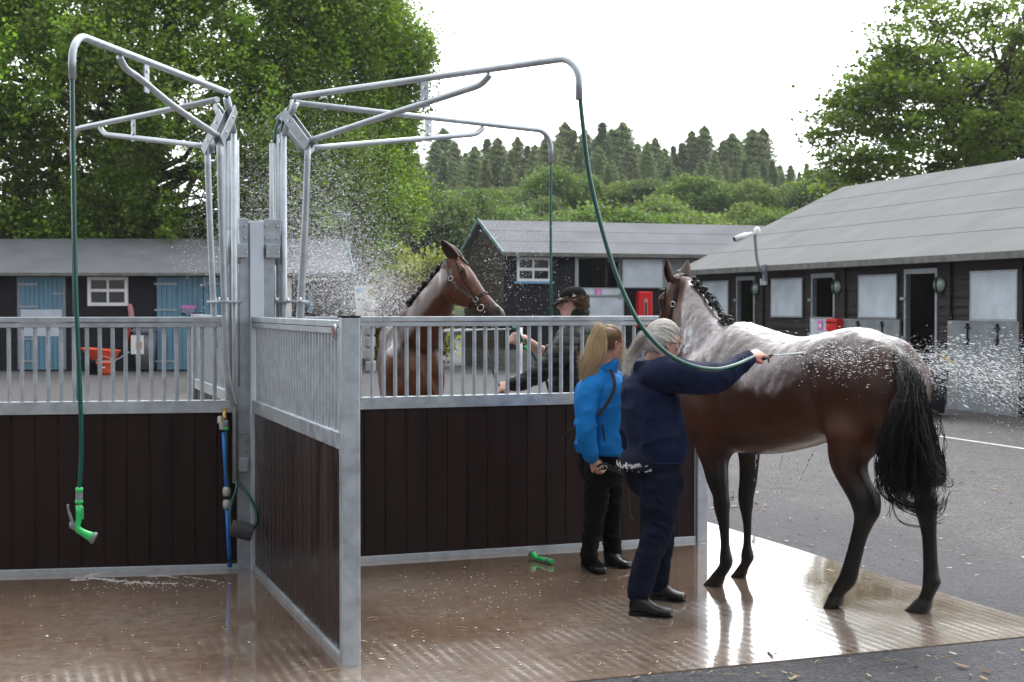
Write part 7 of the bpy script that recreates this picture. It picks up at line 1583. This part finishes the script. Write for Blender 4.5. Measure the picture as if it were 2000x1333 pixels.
tr_ = wm.node_tree.nodes.new('ShaderNodeBsdfTranslucent'); tr_.inputs['Color'].default_value = (1, 1, 1, 1); mw_ = wm.node_tree.nodes.new('ShaderNodeMixShader'); mw_.inputs[0].default_value = .55
wm.node_tree.links.new(b_.outputs[0], mw_.inputs[1]); wm.node_tree.links.new(tr_.outputs[0], mw_.inputs[2]); wm.node_tree.links.new(mw_.outputs[0], wm.node_tree.nodes['Material Output'].inputs['Surface'])
def drops(name, C, D, r, L, label, cat='water spray'):    # centres, directions, radius, half length
    C, D = np.asarray(C, float), np.asarray(D, float); D /= np.linalg.norm(D, axis=1)[:, None]; n = len(C)
    a = np.cross(D, np.array([.3, .2, 1.0])); a /= np.linalg.norm(a, axis=1)[:, None]; b = np.cross(D, a); r, L = np.asarray(r)[:, None], np.asarray(L)[:, None]
    v = np.stack([C - D * L, C + a * r, C + b * r, C - a * r, C - b * r, C + D * L], 1).reshape(-1, 3); k = np.arange(n)[:, None] * 6
    f = np.concatenate([np.hstack([k + i, k + j, k + l]) for i, j, l in ((0, 2, 1), (0, 3, 2), (0, 4, 3), (0, 1, 4), (5, 1, 2), (5, 2, 3), (5, 3, 4), (5, 4, 1))])
    return tag(big(name, v, f, wm, smooth=True), label, cat, kind='stuff')
rg = np.random.default_rng(12)
def pd(px, py, d): # arrays
    x = (px - 1000) / FPX; yb = (666.5 - py) / FPX; ry = CP + yb * SP; rz = -SP + yb * CP; k = d / ry; return np.stack([x * k, d, CAMZ + rz * k], 1)
# cloud blown off the far horse: thrown left and up from its neck and shoulder
def cloud(n, cx, cy, sx_, sy_, d0, sd_): return rg.normal(cx, sx_, n), rg.normal(cy, sy_, n), rg.normal(d0, sd_, n)
parts_ = [cloud(24000, 655, 545, 80, 60, 12.0, .3), cloud(17000, 735, 590, 48, 38, 11.9, .2), cloud(19000, 600, 430, 90, 75, 12.0, .4), cloud(4500, 560, 330, 110, 90, 12.0, .4), cloud(2000, 900, 480, 85, 80, 12.2, .3), cloud(1300, 1000, 520, 50, 60, 11.0, .4), cloud(1200, 800, 300, 110, 90, 11.8, .5), cloud(900, 420, 500, 40, 60, 11.6, .3)]
PX, PY, PD = [np.concatenate(q) for q in zip(*parts_)]; ok = (PY < 640) & (PY > 120) & (PD > 10.5); PX, PY, PD = PX[ok], PY[ok], PD[ok]; n = len(PX)
C = pd(PX, PY, PD); D = np.stack([(PX - 850) / 300 + rg.normal(size=n) * .25 - .4, rg.normal(size=n) * .2, -.7 + .5 * rg.random(n) + (PY - 620) / -700], 1); s = np.exp(rg.normal(size=n) * .45)
drops('water_spray', C, D, .0009 * s, .0009 * s * rg.uniform(1, 5, n), 'fine cloud of droplets flying off the far horse\'s neck')
# jet on horse 1, then the sheet breaking up past its rump
def jet(name, a, b, r0, r1, label, seed):
    rg_ = np.random.default_rng(seed); a, b = V(a), V(b); d = (b - a); n_ = 26; mb = MB(); t = thing(name, label, 'water jet', a)
    for k in range(5):
        off = V(rg_.normal(size=3)) * r1 * .5; pts = [a + d * (i / n_) + off * (i / n_) ** 1.5 + V(rg_.normal(size=3)) * r0 * .12 for i in range(n_ + 1)]
        mb.tube(pts, [(r0 + (r1 - r0) * i / n_) * rg_.uniform(.6, 1.1) * (.55 if k else 1) for i in range(n_ + 1)], 8)
    mb.build('stream', wm, t); return t
JE = P(1606, 688, 8.02)
jet('water_jet', n1, JE, .004, .012, 'white water jet leaving the black nozzle and striking the wet horse\'s back', 1)
jet('water_jet', P(998, 643, 10.78), P(868, 645, 11.2), .005, .013, 'white water jet crossing behind the bars to the far horse\'s neck', 2)
n = 8500; t_ = rg.random(n) ** .7; px = 1600 + t_ * 420; py = 686 + 14 * rg.normal(size=n) * (.5 + 2.4 * t_) + 62 * t_ ** 1.3; dd = 7.95 - .25 * t_ + rg.normal(size=n) * (.05 + .16 * t_)
sel = (px > 1815) | (rg.random(n) < .38); px, py, dd, t_ = px[sel], py[sel], dd[sel], t_[sel]; n = len(px)
C = pd(px, py, dd); D = np.stack([np.ones(n), rg.normal(size=n) * .1, -.16 - .25 * t_ + rg.normal(size=n) * .14 + (687 + 60 * t_ - py) / 260], 1); s = np.exp(rg.normal(size=n) * .45)
drops('water_spray', C, D, .00078 * s, .00078 * s * rg.uniform(2, 10, n), 'streaked droplets thrown past the wet horse\'s rump to the right')
n = 1500; px = rg.normal(1680, 75, n); py = rg.normal(690, 22, n) + (px - 1600) * .12; dd = rg.uniform(7.5, 7.85, n); C = pd(px, py, dd); D = np.stack([np.ones(n), np.zeros(n), -.2 + rg.normal(size=n) * .3], 1); s = np.exp(rg.normal(size=n) * .4)
drops('splash', C, D, .0011 * s, .0011 * s * rg.uniform(1, 6, n), 'splash of drops bouncing off the croup of the wet horse', 'splash')
# drips under the belly
cs, ds = [], []
for x0, y0, x1, y1, k in ((1528, 888, 1520, 940, 26), (1497, 888, 1494, 1000, 20), (1514, 890, 1517, 1035, 40), (1524, 900, 1521, 1000, 26), (1478, 888, 1476, 940, 12), (1540, 888, 1544, 960, 14), (1590, 880, 1540, 985, 60), (1560, 884, 1556, 940, 14), (1505, 890, 1508, 1010, 16), (1602, 900, 1600, 1010, 12)):
    for i in range(k): t0_ = rg.random(); cs.append((x0 + (x1 - x0) * t0_ + rg.normal() * 1.2, y0 + (y1 - y0) * t0_)); ds.append((x1 - x0, 0, -(y1 - y0)))
cs = np.array(cs); n = len(cs); s = np.exp(rg.normal(size=n) * .3); drops('water_drips', pd(cs[:, 0], cs[:, 1], np.full(n, 8.12)), np.array(ds), .0027 * s, .0027 * s * rg.uniform(1.2, 4, n), 'drops and threads of water falling from the wet horse\'s belly', 'water drips')
# ---------------------------------------------------------------- air
hz = MB(); hz.box((0, 118, 16.5), (560, 280, 36)); hm = bpy.data.materials.new('haze_air'); hm.use_nodes = True; t = hm.node_tree; t.nodes.clear()
pv = t.nodes.new('ShaderNodeVolumePrincipled'); pv.inputs['Density'].default_value = .00028; pv.inputs['Color'].default_value = (.9, .95, 1, 1); pv.inputs['Anisotropy'].default_value = .2
oo = t.nodes.new('ShaderNodeOutputMaterial'); t.links.new(pv.outputs[0], oo.inputs['Volume'])
tag(hz.build('haze', hm), kind='stuff')
